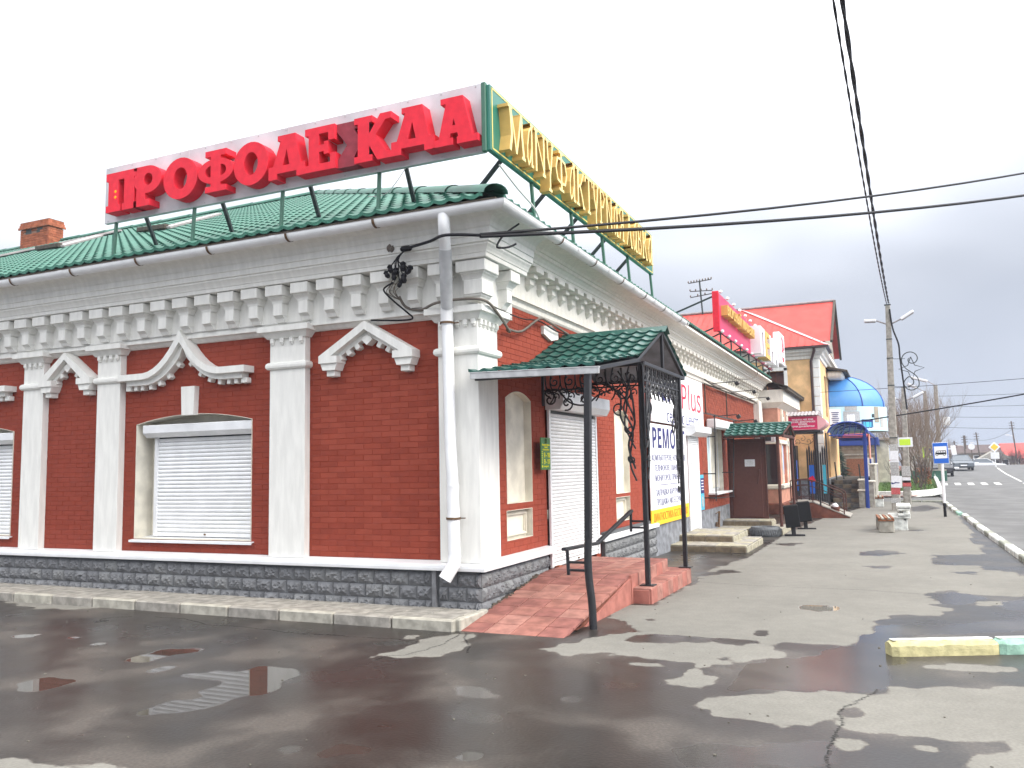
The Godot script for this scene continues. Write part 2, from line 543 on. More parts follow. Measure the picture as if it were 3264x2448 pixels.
	mat("far_wall", Color(0.36, 0.32, 0.26), 0.85, "mottle", 0.3)
	mat("poster_sky", Color(0.25, 0.42, 0.65), 0.5)
	mat("poster_skin", Color(0.72, 0.32, 0.22), 0.5)
	mat("rusty_leaf", Color(0.30, 0.10, 0.035), 0.9)
	mat("poster_orange", Color(0.80, 0.30, 0.04), 0.5)
	mat("poster_green", Color(0.18, 0.40, 0.06), 0.5)
	mat("poster_red", Color(0.65, 0.03, 0.04), 0.5)
	mat("cyan", Color(0.06, 0.45, 0.62), 0.4)
	mat("black_board", Color(0.012, 0.012, 0.013), 0.5)

# ---------------------------------------------------------------- ground

func blur_field(x0: float, z0: float, wx: float, wz: float, cell: float, sets: Array, w: int, h: int) -> PackedFloat32Array:
	# three coverage fields (dry, puddle, film of water) from outlines, smoothed and enlarged
	var cw := int(wx / cell); var ch := int(wz / cell)
	var im := Image.create_empty(cw, ch, false, Image.FORMAT_RGBF)
	im.fill(Color(0, 0, 0))
	for s in sets:
		var p: PackedVector2Array = s[1]
		var lo := p[0]; var hi := p[0]
		for q in p:
			lo = lo.min(q); hi = hi.max(q)
		for j in range(maxi(0, int((lo.y - z0) / cell)), mini(ch, int((hi.y - z0) / cell) + 2)):
			for i in range(maxi(0, int((lo.x - x0) / cell)), mini(cw, int((hi.x - x0) / cell) + 2)):
				if Geometry2D.is_point_in_polygon(Vector2(x0 + (i + 0.5) * cell, z0 + (j + 0.5) * cell), p):
					var c := im.get_pixel(i, j)
					if s[0] == 0: c.r = 1.0
					elif s[0] == 1: c.r = 0.0
					elif s[0] == 2: c.g = 1.0
					else: c.b = 1.0
					im.set_pixel(i, j, c)
	im.resize(int(cw * 0.38), int(ch * 0.38), Image.INTERPOLATE_BILINEAR)
	im.resize(w, h, Image.INTERPOLATE_CUBIC)
	return im.get_data().to_float32_array()

func noise_bytes(seed_: int, freq: float, oct: int, w: int, h: int) -> PackedByteArray:
	var f := FastNoiseLite.new()
	f.seed = seed_; f.frequency = freq; f.fractal_octaves = oct
	var im := f.get_image(w, h, false, false, true)
	im.convert(Image.FORMAT_L8)
	return im.get_data()

func wet_asphalt(called: String, x0: float, z0: float, wx: float, wz: float, w: int, h: int, sets: Array, cracks: Array, seed_: int, dampness: float) -> StandardMaterial3D:
	var fld := blur_field(x0, z0, wx, wz, 0.05, sets, w, h)
	var px := w / wx
	var n1 := noise_bytes(seed_, 4.5 / px, 6, w, h)
	var n2 := noise_bytes(seed_ + 1, 0.32, 2, w, h)
	var n3 := noise_bytes(seed_ + 2, 0.7 / px, 4, w, h)
	var col := PackedByteArray(); col.resize(w * h * 3)
	var orm := PackedByteArray(); orm.resize(w * h * 3)
	var lut := PackedByteArray(); lut.resize(1024)
	for i in 1024: lut[i] = int(clampf(pow(i / 1023.0, 1.0 / 2.2), 0, 1) * 255.0)
	for k in w * h:
		var a := n1[k] * 0.0039216 - 0.5
		var g := n2[k] * 0.0039216
		var b := n3[k] * 0.0039216 - 0.5
		var d := clampf((fld[k * 3] + a * 0.75 + (g - 0.5) * 0.10 - 0.5) * 5.0 + 0.5, 0.0, 1.0)
		var pu := clampf((fld[k * 3 + 1] + a * 0.35 - 0.45) * 8.0 + 0.5, 0.0, 1.0)
		var po := clampf((fld[k * 3 + 2] + a * 0.4 - 0.45) * 3.0 + 0.5, 0.0, 1.0)
		var damp := clampf(0.5 + b * 1.6 + dampness, 0.0, 1.0)
		var stone := 0.6 + 0.85 * g * g
		var wet := (0.020 + 0.055 * damp * damp * damp) * stone
		wet = lerpf(wet, 0.030, maxf(pu, po * 0.35))
		var dry := (0.175 + 0.04 * b + 0.03 * a) * (0.80 + 0.32 * g)
		var r := lerpf(wet, dry, d)
		var q := k * 3
		col[q] = lut[int(clampf(r * lerpf(1.12, 1.03, d), 0, 1) * 1023)]
		col[q + 1] = lut[int(clampf(r * lerpf(0.98, 0.995, d), 0, 1) * 1023)]
		col[q + 2] = lut[int(clampf(r * lerpf(0.84, 0.88, d), 0, 1) * 1023)]
		var ro := lerpf(0.26 + 0.18 * damp, 0.92, d)
		ro = lerpf(ro, 0.20, po * (1.0 - d))
		ro = lerpf(ro, 0.025, pu)
		var bump := lerpf(lerpf(0.4 + 0.35 * g, 0.3 + 0.5 * g, d), 0.35, maxf(pu, po * 0.6 * (1.0 - d)))
		orm[q] = int(bump * 255.0)
		orm[q + 1] = int(ro * 255.0)
		orm[q + 2] = 0
	# cracks: dark wandering lines, a little lower than the surface
	var rn := RandomNumberGenerator.new(); rn.seed = seed_
	for c in cracks:
		for i in c.size() - 1:
			var p0: Vector2 = c[i]; var p1: Vector2 = c[i + 1]
			var st := int(p0.distance_to(p1) * px * 1.5)
			for k in st:
				var q := p0.lerp(p1, float(k) / st)
				var wob := (n1[(k * 7 + i * 131) % (w * h)] - 128) * 0.00008 + sin(k * 0.07 + i) * 0.012
				var ix := int((q.x + wob - x0) * px + rn.randf_range(-0.6, 0.6)); var iy := int((q.y + wob - z0) * h / wz + rn.randf_range(-0.6, 0.6))
				for dx in 1 + int(rn.randf() < 0.35):
					if ix + dx < 0 or ix + dx >= w or iy < 0 or iy >= h: continue
					var at := (iy * w + ix + dx) * 3
					for e in 3: col[at + e] = int(col[at + e] * 0.55)
					orm[at] = 10
					orm[at + 1] = 210
	var m := StandardMaterial3D.new()
	m.resource_name = called
	m.metallic_specular = 0.38
	m.albedo_texture = ImageTexture.create_from_image(Image.create_from_data(w, h, false, Image.FORMAT_RGB8, col))
	var ot := ImageTexture.create_from_image(Image.create_from_data(w, h, false, Image.FORMAT_RGB8, orm))
	m.roughness = 1.0
	m.roughness_texture = ot
	m.roughness_texture_channel = BaseMaterial3D.TEXTURE_CHANNEL_GREEN
	m.heightmap_enabled = true
	m.heightmap_texture = ot
	m.heightmap_scale = 0.35
	m.texture_repeat = false
	return m

func sheet(called: String, x0: float, x1: float, z0: float, z1: float, lift: float, m: Material, nz := 24) -> MeshInstance3D:
	# a piece of ground that follows the street
	var b := B.new()
	for i in nz:
		var za := lerpf(z1, z0, float(i) / nz); var zb := lerpf(z1, z0, float(i + 1) / nz)
		var va := (za - z0) / (z1 - z0); var vb := (zb - z0) / (z1 - z0)
		b.quad_uv(Vector3(x0, gy(za) + lift, za), Vector3(x1, gy(za) + lift, za), Vector3(x1, gy(zb) + lift, zb), Vector3(x0, gy(zb) + lift, zb), Vector2(0, va), Vector2(1, va), Vector2(1, vb), Vector2(0, vb))
	return tag(obj(called, b, m), "", "", "", "structure")

func grounds() -> void:
	var near := []
	near.append([0, pv([1.49, -3.86, 1.43, -2.32, 1.43, -1.52, 1.09, -1.41, 1.05, -0.98, 1.3, -0.54, 1.54, -0.27, 1.8, 0.16, 1.6, 0.23, 1.35, 0.79, 1.12, 1.2, 1.47, 1.35, 1.74, 1.16, 2, 1.22, 2.48, 1.25, 2.66, 1.39, 2.87, 1.25, 2.96, 1.1, 3.02, 0.94, 3.32, 0.76, 3.22, 0.63, 3.02, 0.48, 3.07, 0.28, 3.39, 0.18, 3.74, 0.16, 3.77, -0.13, 3.91, -0.87, 3.87, -1.25, 4.05, -1.46, 4.04, -1.72, 4.3, -1.75, 4.56, -1.85, 4.66, -2.33, 4.56, -2.57, 4.52, -3, 4.44, -3.56, 4.74, -4, 5, -3.61, 5.74, -3.7, 5.95, -5.25, 5.75, -6.55, 5.39, -6.7, 5.65, -9.55, 5.85, -13.04, 5.9, -16.61, 6.12, -24.99, 5.63, -30.95, 3.91, -31.75, 2.1, -20.7, 1.73, -15.97, 1.63, -10.61, 1.69, -8.17, 1.52, -6.44, 1.33, -5.25])])
	near.append([0, pv([2.79, 2.5, 2.78, 2.32, 3.06, 2.15, 3.45, 1.89, 3.76, 1.84, 3.95, 1.82, 3.89, 2.05, 3.78, 2.29, 3.81, 2.41, 3.72, 2.48, 3.57, 2.72, 3.42, 2.79, 3.32, 2.74, 3.12, 2.7, 3.02, 2.7, 2.91, 2.6])])
	near.append([0, pv([4.02, 1.59, 4.19, 1.52, 4.46, 1.42, 4.56, 1.46, 5.09, 1.09, 4.88, 2.59, 4.74, 2.7, 4.56, 2.65, 4.37, 2.71, 4.22, 2.69, 4.02, 2.67, 3.91, 2.76, 3.8, 2.77, 3.82, 2.54, 3.84, 2.2, 3.96, 1.82])])
	near.append([0, pv([4.25, 0.85, 4.46, 0.64, 4.79, 0.56, 5.02, 0.59, 4.95, 0.75, 4.64, 0.87, 4.36, 0.91])])
	near.append([0, pv([4.13, 2.91, 4.22, 2.83, 4.3, 2.88, 4.2, 2.96])])
	near.append([0, pv([4.43, 3.1, 4.52, 2.89, 4.66, 2.78, 4.86, 2.71, 4.81, 3.11, 4.48, 3.24])])
	near.append([0, pv([2.48, 1.95, 2.64, 1.62, 2.91, 1.78, 2.73, 2.04, 2.6, 2.12])])
	near.append([0, pv([1.91, 1.53, 2.39, 1.33, 2.64, 1.33, 2.38, 1.47])])
	near.append([0, pv([2.54, 1.55, 2.63, 1.47, 2.75, 1.55, 2.63, 1.66])])
	near.append([0, pv([3.77, 2.87, 3.93, 2.91, 3.91, 3.01, 3.82, 3.09, 3.79, 3.04])])
	near.append([0, pv([4.9, -2.97, 5.31, -3.27, 5.13, -2.7, 4.89, -2.68])])
	near.append([0, pv([-6.7, 0.85, -6.81, 0.59, -6.44, 0.4, -5.76, 0.41, -5.12, 0.5, -4.89, 0.72, -5.16, 0.89, -5.2, 1.06, -5.63, 0.94, -5.61, 1.15, -6.09, 0.97])])
	near.append([0, pv([-0.78, 5, -0.57, 4.95, -0.35, 4.94, -0.19, 5.04, -0.53, 5.18])])
	near.append([0, pv([-0.17, 4.95, -0.14, 4.87, 0.01, 4.82, 0.22, 4.82, 0.11, 4.93, -0.06, 5.01])])
	near.append([0, pv([-0.32, 1.21, -0.37, 0.96, -0.2, 0.98, -0.16, 1.2])])
	near.append([0, pv([-0.18, 2, -0.09, 1.76, -0.12, 1.27, -0.09, 1.01, 0.09, 0.82, 0.36, 0.79, 0.28, 0.98, 0.49, 1.35, 0.67, 1.42, 0.39, 1.48, 0.41, 1.78, 0.05, 1.92])])
	near.append([0, pv([-4.62, 0.56, -4.54, 0.5, -4.41, 0.64, -4.51, 0.64])])
	near.append([0, pv([-1.76, 0.84, -1.66, 0.73, -1.6, 0.85, -1.67, 0.91])])
	near.append([1, pv([1.76, 0.38, 1.93, 0.22, 2.3, 0.23, 2.95, 0.24, 2.94, 0.36, 2.7, 0.51, 2.58, 0.37, 2.28, 0.5, 2.01, 0.65, 1.85, 0.69])])
	near.append([1, pv([3.51, -9.18, 4.17, -9.72, 4.29, -9.2, 3.87, -8.55])])
	near.append([1, pv([2.82, -0.18, 2.94, -0.3, 2.95, -0.02, 2.88, 0.08])])
	near.append([1, pv([1.68, -0.55, 1.75, -0.67, 1.82, -0.57, 1.75, -0.45])])
	near.append([1, pv([3.67, -6.76, 4.16, -6.96, 3.95, -6.29])])
	near.append([1, pv([1.59, -0.16, 1.69, 0.02, 1.7, 0.21])])
	near.append([1, pv([2.75, 1.08, 2.81, 1.01, 2.83, 1.11, 2.76, 1.15])])
	near.append([1, pv([4.77, -8.98, 5.67, -9.38, 5.56, -8.19, 4.98, -7.57])])
	near.append([1, pv([4.9, -6.17, 5.36, -6.49, 5.12, -5.76])])
	near.append([1, pv([4.45, -2.61, 4.7, -2.79, 4.71, -2.62, 4.52, -2.49])])
	near.append([1, pv([3.31, 2.07, 3.42, 2.02, 3.41, 2.11, 3.33, 2.14])])
	near.append([1, pv([3.58, 1.92, 3.65, 1.89, 3.61, 1.98])])
	near.append([1, pv([3.67, 2.32, 3.78, 2.28, 3.75, 2.4, 3.68, 2.4])])
	near.append([1, pv([1.45, -5.39, 1.66, -5.62, 1.92, -5.29, 1.76, -5.07])])
	near.append([1, pv([1.22, -4.96, 1.6, -5.33, 1.63, -4.88, 1.38, -4.5])])
	near.append([1, pv([1.67, -10.87, 2.38, -11.26, 2.11, -10.27])])
	near.append([1, pv([3.5, -9.2, 3.91, -9.89, 4.31, -9.19, 3.92, -8.66, 3.59, -8.56])])
	near.append([1, pv([4.76, -8.46, 5.19, -9.19, 5.5, -8.67, 5.49, -7.36, 5.01, -7.23, 4.76, -7.34])])
	near.append([1, pv([4.63, -26.34, 5.28, -28.49, 5.75, -26.36, 5.15, -24.46, 4.74, -24.43])])
	near.append([1, pv([4.34, -15.88, 4.95, -15.98, 4.61, -15.32])])
	near.append([1, pv([5.82, -15.34, 5.93, -13.91, 5.83, -11.22, 5.65, -11.71])])
	near.append([1, pv([5.79, -10.96, 5.73, -9.32, 5.92, -6.67, 5.62, -6.58, 5.62, -8.12])])
	near.append([1, pv([3.43, 1.57, 3.75, 1.4, 3.69, 1.47])])
	near.append([2, pv([-0.52, 3.94, -0.69, 4.08, -0.68, 3.72, -0.66, 3.47, -0.77, 3.17, -1.03, 3.09, -1.32, 3.06, -1.16, 2.95, -1.05, 2.9, -0.94, 2.83, -0.81, 2.57, -0.54, 2.54, -0.3, 2.76, -0.28, 3.01, -0.23, 3.23, -0.28, 3.43, -0.29, 3.7])])
	near.append([2, pv([-2.2, 2.91, -2.26, 2.71, -2.24, 2.42, -2.21, 2.3, -1.77, 2.23, -1.89, 2.42, -1.91, 2.8, -2.11, 2.89])])
	near.append([2, pv([-2.32, 3.8, -2.39, 3.68, -2.35, 3.57, -1.93, 3.53, -1.91, 3.73, -1.95, 3.87, -2.14, 3.85])])
	near.append([2, pv([-4.28, 2.39, -4.25, 2.26, -4.09, 2.26, -4.05, 2.42])])
	near.append([2, pv([-1.6, 3.1, -1.65, 2.97, -1.6, 2.86, -1.51, 3.04])])
	near.append([2, pv([-3.13, 2.36, -3.04, 2.23, -3, 2.41])])
	near.append([2, pv([-2.86, 2.35, -2.7, 2.23, -2.73, 2.35])])
	near.append([2, pv([-4.87, 2.21, -4.76, 2.14, -4.73, 2.26])])
	near.append([2, pv([-3.62, 2.27, -3.55, 2.19, -3.54, 2.3])])
	near.append([2, pv([1.79, 4, 1.86, 3.91, 1.88, 3.89, 1.91, 3.97])])
	near.append([2, pv([-0.53, 3.92, -0.45, 3.84, -0.41, 3.91])])
	near.append([2, pv([-4.19, 1.47, -4.04, 1.35, -4.04, 1.55])])
	near.append([2, pv([3.01, -1.95, 3.18, -2.15, 3.52, -2.15, 3.55, -1.88, 3.34, -1.67, 3.14, -1.78])])
	near.append([3, pv([2.93, 2.08, 2.97, 1.71, 2.98, 1.24, 3.11, 0.92, 3.37, 0.78, 3.75, 0.08, 3.81, -0.32, 3.92, -0.92, 4.05, -1.13, 4.47, -1.16, 4.99, -1.69, 5.51, -1.98, 5.4, -1.23, 4.11, -0.43, 4.09, 0.48, 4.13, 0.66, 4.03, 0.97, 4.07, 1.37, 3.94, 1.8, 3.42, 1.91, 3.17, 1.95])])
	near.append([3, pv([4.54, -3.49, 4.78, -3.89, 5.07, -3.51, 4.97, -2.93, 4.71, -2.62, 4.57, -2.87])])
	near.append([3, pv([5.11, -3.04, 5.72, -3.56, 5.58, -2.5, 5.22, -2.39])])
	near.append([3, pv([1.91, 2.74, 1.92, 2.58, 2.05, 2.59, 2.04, 2.75])])
	near.append([3, pv([1, 2.73, 1.09, 2.56, 1.5, 2.74, 1.32, 2.89])])
	near.append([3, pv([0.95, 4.2, 1.21, 4.04, 1.29, 4.14, 1.1, 4.25])])
	near.append([3, pv([0.69, 4.25, 1.08, 4.06, 1.14, 4.14, 0.86, 4.24])])
	near.append([3, pv([-0.58, 4.67, -0.75, 4.44, -0.58, 4.6])])
	near.append([3, pv([2.86, 3.39, 3.73, 3, 3.79, 3.39, 3.05, 3.72])])
	near.append([3, pv([-0.46, 1.45, -0.26, 1.27, -0.09, 1.32, -0.31, 1.57])])
	near.append([3, pv([-2.03, 1.86, -1.91, 1.61, -1.76, 1.7, -1.74, 2.04])])
	var cracks := []
	cracks.append(pv([1.47, -3.92, 2.34, -3.74, 3.05, -3.7, 3.72, -3.72, 4.44, -3.51]))
	cracks.append(pv([4.01, 1.66, 3.94, 1.83, 3.87, 2.06, 3.81, 2.21, 3.79, 2.4, 3.82, 2.48, 3.81, 2.63, 3.78, 2.76, 3.77, 2.92, 3.77, 3.14, 3.79, 3.44]))
	cracks.append(pv([-1.39, 1.35, -1.29, 1.29, -0.9, 1.29, -0.49, 1.26, -0.31, 1.24, -0.12, 1.32]))
	cracks.append(pv([0.14, 0.78, 0.22, 1.23, 0.2, 1.52, 0.14, 1.81, 0.01, 1.91, -0.01, 2.08]))
	cracks.append(pv([-3.73, 1.04, -3.25, 1.04, -2.72, 1.25, -2.4, 1.21, -1.94, 1.25, -1.59, 1.31, -0.92, 1.26]))
	cracks.append(pv([-4.08, 1.57, -4.24, 1.34, -4.2, 1.2, -4.01, 1.14]))
	cracks.append(pv([0.19, 0.75, 0.27, 0.96, 0.5, 1.28, 0.63, 1.57]))
	var far := near.duplicate()
	var mn := wet_asphalt("wet_asphalt", -12.0, -6.0, 18.2, 14.0, 2048, 1575, near, cracks, 21, 0.05)
	sheet("asphalt_yard", -12.0, 6.2, -6.0, 8.0, 0.0, mn, 14)
	var mf := wet_asphalt("damp_pavement", -1.0, -31.0, 7.2, 25.0, 576, 2000, far, cracks, 41, 0.0)
	sheet("pavement", -1.0, 6.2, -31.0, -6.0, 0.0, mf, 25)
	sheet("ground", -90.0, 110.0, -210.0, 40.0, -0.20, M.base_earth, 120)
	sheet("yard_edge", -30.0, -12.0, -1.0, 30.0, -0.004, M.asphalt_road, 4)
	sheet("yard_front", -12.0, 8.0, 8.0, 30.0, -0.004, M.asphalt_road, 4)
	sheet("side_road", -6.0, 6.2, -36.0, -31.0, -0.08, M.asphalt_road, 8)
	sheet("forecourt", -14.0, 5.2, -110.0, -36.0, -0.01, M.pink_tile_b, 30)
	var b := B.new()
	# the carriageway starts beyond the kerb and runs on over the crest
	var n := 70
	for i in n:
		var za := lerpf(12.0, -125.0, float(i) / n); var zb := lerpf(12.0, -125.0, float(i + 1) / n)
		var xa := 6.25 + (0.0 if za > -36 else (-za - 36.0) * 0.012); var xb := 6.25 + (0.0 if zb > -36 else (-zb - 36.0) * 0.012)
		b.quad(Vector3(xa, gy(za) - 0.1, za), Vector3(30.0, gy(za) - 0.1, za), Vector3(30.0, gy(zb) - 0.1, zb), Vector3(xb, gy(zb) - 0.1, zb))
	tag(obj("road", b, M.asphalt_road), "", "", "", "structure")
	b = B.new()
	for k in 5:
		var x := 6.9 + k * 0.72
		b.quad(Vector3(x, gy(-49.2) - 0.094, -49.2), Vector3(x + 0.32, gy(-49.2) - 0.094, -49.2), Vector3(x + 0.42, gy(-52.0) - 0.094, -52.0), Vector3(x + 0.10, gy(-52.0) - 0.094, -52.0))
	tag(obj("crossing_stripes", b, M.paint_white), "", "", "", "structure")
	b = B.new()
	for i in 10:
		var za := -40.0 - i * 5.0; var zb := za - 5.0
		var xa := 10.7 - (za + 40.0) * 0.06; var xb := 10.7 - (zb + 40.0) * 0.06
		b.quad(Vector3(xa, gy(za) - 0.094, za), Vector3(xa + 0.14, gy(za) - 0.094, za), Vector3(xb + 0.14, gy(zb) - 0.094, zb), Vector3(xb, gy(zb) - 0.094, zb))
	tag(obj("road_line", b, M.paint_white), "", "", "", "structure")
	# grass island with its shrubs beyond the side road
	b = B.new()
	for i in 26:
		var za := lerpf(-36.6, -62.0, i / 26.0); var zb := lerpf(-36.6, -62.0, (i + 1) / 26.0)
		var ra := lerpf(4.95, 6.35, clampf((-36.6 - za) / 3.7, 0, 1)) + maxf(0.0, -40.3 - za) * 0.027
		var rb := lerpf(4.95, 6.35, clampf((-36.6 - zb) / 3.7, 0, 1)) + maxf(0.0, -40.3 - zb) * 0.027
		b.quad(Vector3(3.4, gy(za) + 0.08, za), Vector3(ra, gy(za) + 0.08, za), Vector3(rb, gy(zb) + 0.08, zb), Vector3(3.4, gy(zb) + 0.08, zb))
	var gm := obj("grass_island", b, M.grass)
	tag(gm, "", "", "", "structure")

# ---------------------------------------------------------------- the red and white shop building

func brick_shape(b: B, t: Transform3D, x0: float, x1: float, y0: float, y1: float, d: float) -> void:
	var e := 0.0035
	var p := [Vector3(x0, y0, 0), Vector3(x1, y0, 0), Vector3(x1, y1, 0), Vector3(x0, y1, 0)]
	var q := [Vector3(x0 + e, y0 + e, d), Vector3(x1 - e, y0 + e, d), Vector3(x1 - e, y1 - e, d), Vector3(x0 + e, y1 - e, d)]
	for i in 4: p[i] = t * p[i]
	for i in 4: q[i] = t * q[i]
	b.quad(q[0], q[1], q[2], q[3])
	for i in 4: b.quad(p[i], p[(i + 1) % 4], q[(i + 1) % 4], q[i])

func brick_wall(parent: Node, t: Transform3D, x0: float, x1: float, y0: float, y1: float, holes: Array, singles: int, mats: Array, rest: B, wob := 0.001) -> int:
	# running bond; whole bricks become meshes of their own up to singles, all others go into rest
	var course := 0.068; var bw := 0.255; var j := 0.004
	var meshes := []
	var sb := B.new()
	brick_shape(sb, Transform3D(), -bw / 2 + j / 2, bw / 2 - j / 2, -course / 2 + j / 2, course / 2 - j / 2, 0.0055)
	var shared := sb.mesh()
	var n := int((y1 - y0) / course)
	var used := 0
	for r in n:
		var y := y0 + r * course
		var x := x0 - (bw / 2 if r % 2 else 0.0) - fposmod(x0, 0.1)
		while x < x1:
			var a := maxf(x, x0) + j / 2; var c := minf(x + bw, x1) - j / 2
			if c - a > 0.03:
				var hit := false
				for h in holes:
					for k in [Vector2(a, y), Vector2(c, y), Vector2(a, y + course), Vector2(c, y + course), Vector2((a + c) / 2, y + course / 2)]:
						if Geometry2D.is_point_in_polygon(k, h): hit = true
				var lift := rng.randf_range(-wob, wob)
				if hit:
					var got := [rect(a, y + j / 2, c, y + course - j / 2)]
					for h in holes:
						var nx := []
						for g in got:
							for q in Geometry2D.clip_polygons(g, h): nx.append(q)
						got = nx
					for g in got:
						if not Geometry2D.is_polygon_clockwise(g): rest.prism(g, t, 0.005, [], false)
				elif used < singles and c - a > bw - j - 0.002:
					var o := obj("brick", shared, mats[rng.randi() % mats.size()], parent)
					o.transform = t * Transform3D(Basis(), Vector3((a + c) / 2, y + course / 2, lift))
					used += 1
				else:
					brick_shape(rest, t * Transform3D(Basis(), Vector3(0, 0, lift)), a, c, y + j / 2, y + course - j / 2, 0.0055)
			x += bw
	return used

func rough_block(w: float, h: float, seed_: int) -> ArrayMesh:
	# split-faced block: a drafted margin and a broken face
	var r := RandomNumberGenerator.new()
	r.seed = seed_
	var b := B.new()
	var nu := 9; var nv := 6
	var z := []
	for jj in nv + 1:
		for i in nu + 1:
			var edge := mini(mini(i, nu - i), mini(jj, nv - jj))
			z.append(0.004 if edge == 0 else (0.016 + r.randf() * 0.018 if edge == 1 else 0.02 + r.randf() * 0.036))
	var pt := func(i: int, jj: int) -> Vector3:
		var u := float(i) / nu; var vv := float(jj) / nv
		if i > 0 and i < nu: u += (r.randf() - 0.5) * 0.0
		return Vector3((u - 0.5) * w, (vv - 0.5) * h, z[jj * (nu + 1) + i])
	for jj in nv:
		for i in nu:
			var a: Vector3 = pt.call(i, jj); var c: Vector3 = pt.call(i + 1, jj); var d: Vector3 = pt.call(i + 1, jj + 1); var e: Vector3 = pt.call(i, jj + 1)
			if (i + jj) % 2: b.quad(a, c, d, e)
			else:
				b.tri(a, c, e); b.tri(c, d, e)
	for k in 4:
		var cs := [Vector3(-w / 2, -h / 2, 0), Vector3(w / 2, -h / 2, 0), Vector3(w / 2, h / 2, 0), Vector3(-w / 2, h / 2, 0)]
		var a: Vector3 = cs[k]; var c: Vector3 = cs[(k + 1) % 4]
		b.quad(a - Vector3(0, 0, 0.02), c - Vector3(0, 0, 0.02), c + Vector3(0, 0, 0.004), a + Vector3(0, 0, 0.004))
	return b.mesh()

func plinth_course(parent: Node, t: Transform3D, x0: float, x1: float, mats: Array, blocks: Array) -> void:
	var ys := [0.02, 0.175, 0.33, 0.485]
	for r in 3:
		var h: float = ys[r + 1] - ys[r]
		var w := 0.232
		var x := x0 - (w / 2 if r % 2 else 0.0)
		while x < x1 - 0.02:
			var a := maxf(x, x0); var c := minf(x + w, x1)
			if c - a > 0.04:
				var o := obj("plinth_stone", blocks[rng.randi() % blocks.size()], mats[rng.randi() % mats.size()], parent)
				o.transform = t * Transform3D(Basis.from_scale(Vector3((c - a - 0.009) / 0.227, (h - 0.008) / 0.15, rng.randf_range(0.85, 1.15))), Vector3((a + c) / 2, ys[r] + h / 2, 0))
			x += w

func arch(x0: float, x1: float, y0: float, ys: float, yt: float, n := 12) -> PackedVector2Array:
	# an opening whose head rises from ys at the sides to yt in the middle
	var p := pv([x0, y0, x1, y0])
	for i in n + 1:
		var u := float(i) / n
		var x := lerpf(x1, x0, u)
		p.append(Vector2(x, ys + (yt - ys) * (1.0 - pow(2 * u - 1, 2))))
	return p

func shutter(parent: Node, t: Transform3D, w: float, y0: float, y1: float, pitch: float, box_h: float, box_d: float, box_w: float, bend := 0.4) -> void:
	# roller shutter: box, guides, slats; t has its origin at the middle of the foot, z outwards
	var root := Node3D.new()
	root.name = "roller_shutter"
	parent.add_child(root, true)
	root.transform = t
	var sl := B.new()
	var pr := PackedVector2Array()
	for i in 7:
		var u := i / 6.0
		pr.append(Vector2(0.002 + 0.011 * sin(PI * u), (u - 0.5) * (pitch - 0.004)))
	pr.append(Vector2(-0.004, (pitch - 0.004) / 2)); pr.append(Vector2(-0.004, -(pitch - 0.004) / 2))
	sl.prism(pr, Transform3D(Basis(Vector3(0, 0, 1), Vector3(0, 1, 0), Vector3(-1, 0, 0)), Vector3(w / 2 - 0.05, 0, 0)), w - 0.10)
	var slm := sl.mesh()
	var n := int((y1 - y0 - 0.06) / pitch)
	for i in n:
		var o := obj("slat", slm, M.white_shutter, root)
		o.position = Vector3(0, y0 + 0.06 + (i + 0.5) * pitch, 0.0)
	var b := B.new()
	b.boxx(Vector3(0, y0 + 0.03, 0.0), Vector3(w - 0.10, 0.052, 0.018), Transform3D(), 0.003)
	obj("bottom_bar", b, M.white_shutter, root)
	b = B.new()
	b.boxx(Vector3(0, (y0 + y1) / 2, -0.02), Vector3(w - 0.04, y1 - y0, 0.01))
	obj("backing", b, M.dark_steel, root)
	for s in [-1, 1]:
		b = B.new()
		b.boxx(Vector3(s * (w / 2 - 0.03), (y0 + y1) / 2, 0.008), Vector3(0.06, y1 - y0, 0.035), Transform3D(), 0.004)
		obj("guide_rail", b, M.white_metal, root)
	b = B.new()
	var h := box_h
	b.prism(pv([0, 0, box_d * (1 - bend), 0, box_d, h * 0.35, box_d, h - 0.012, box_d - 0.012, h, 0, h]), Transform3D(Basis(Vector3(0, 0, 1), Vector3(0, 1, 0), Vector3(-1, 0, 0)), Vector3(box_w / 2, y1, -0.02)), box_w)
	obj("shutter_box", b, M.white_metal, root)
	for s in [-1, 1]:
		b = B.new()
		b.prism(pv([-0.002, -0.004, box_d * (1 - bend) + 0.003, -0.004, box_d + 0.004, h * 0.35 - 0.002, box_d + 0.004, h - 0.01, box_d - 0.01, h + 0.004, -0.002, h + 0.004]), Transform3D(Basis(Vector3(0, 0, 1), Vector3(0, 1, 0), Vector3(-1, 0, 0)), Vector3(s * box_w / 2 + 0.004, y1, -0.02)), 0.008)
		obj("end_cap", b, M.white_metal, root)
	b = B.new()
	b.lathe([Vector2(0, 0.03), Vector2(0.012, 0.03), Vector2(0.012, 0)], Transform3D(Basis(Vector3(1, 0, 0), Vector3(0, 0, 1), Vector3(0, -1, 0)), Vector3(0.04, y0 + 0.035, 0.0)), 8)
	obj("lock", b, M.rust, root)

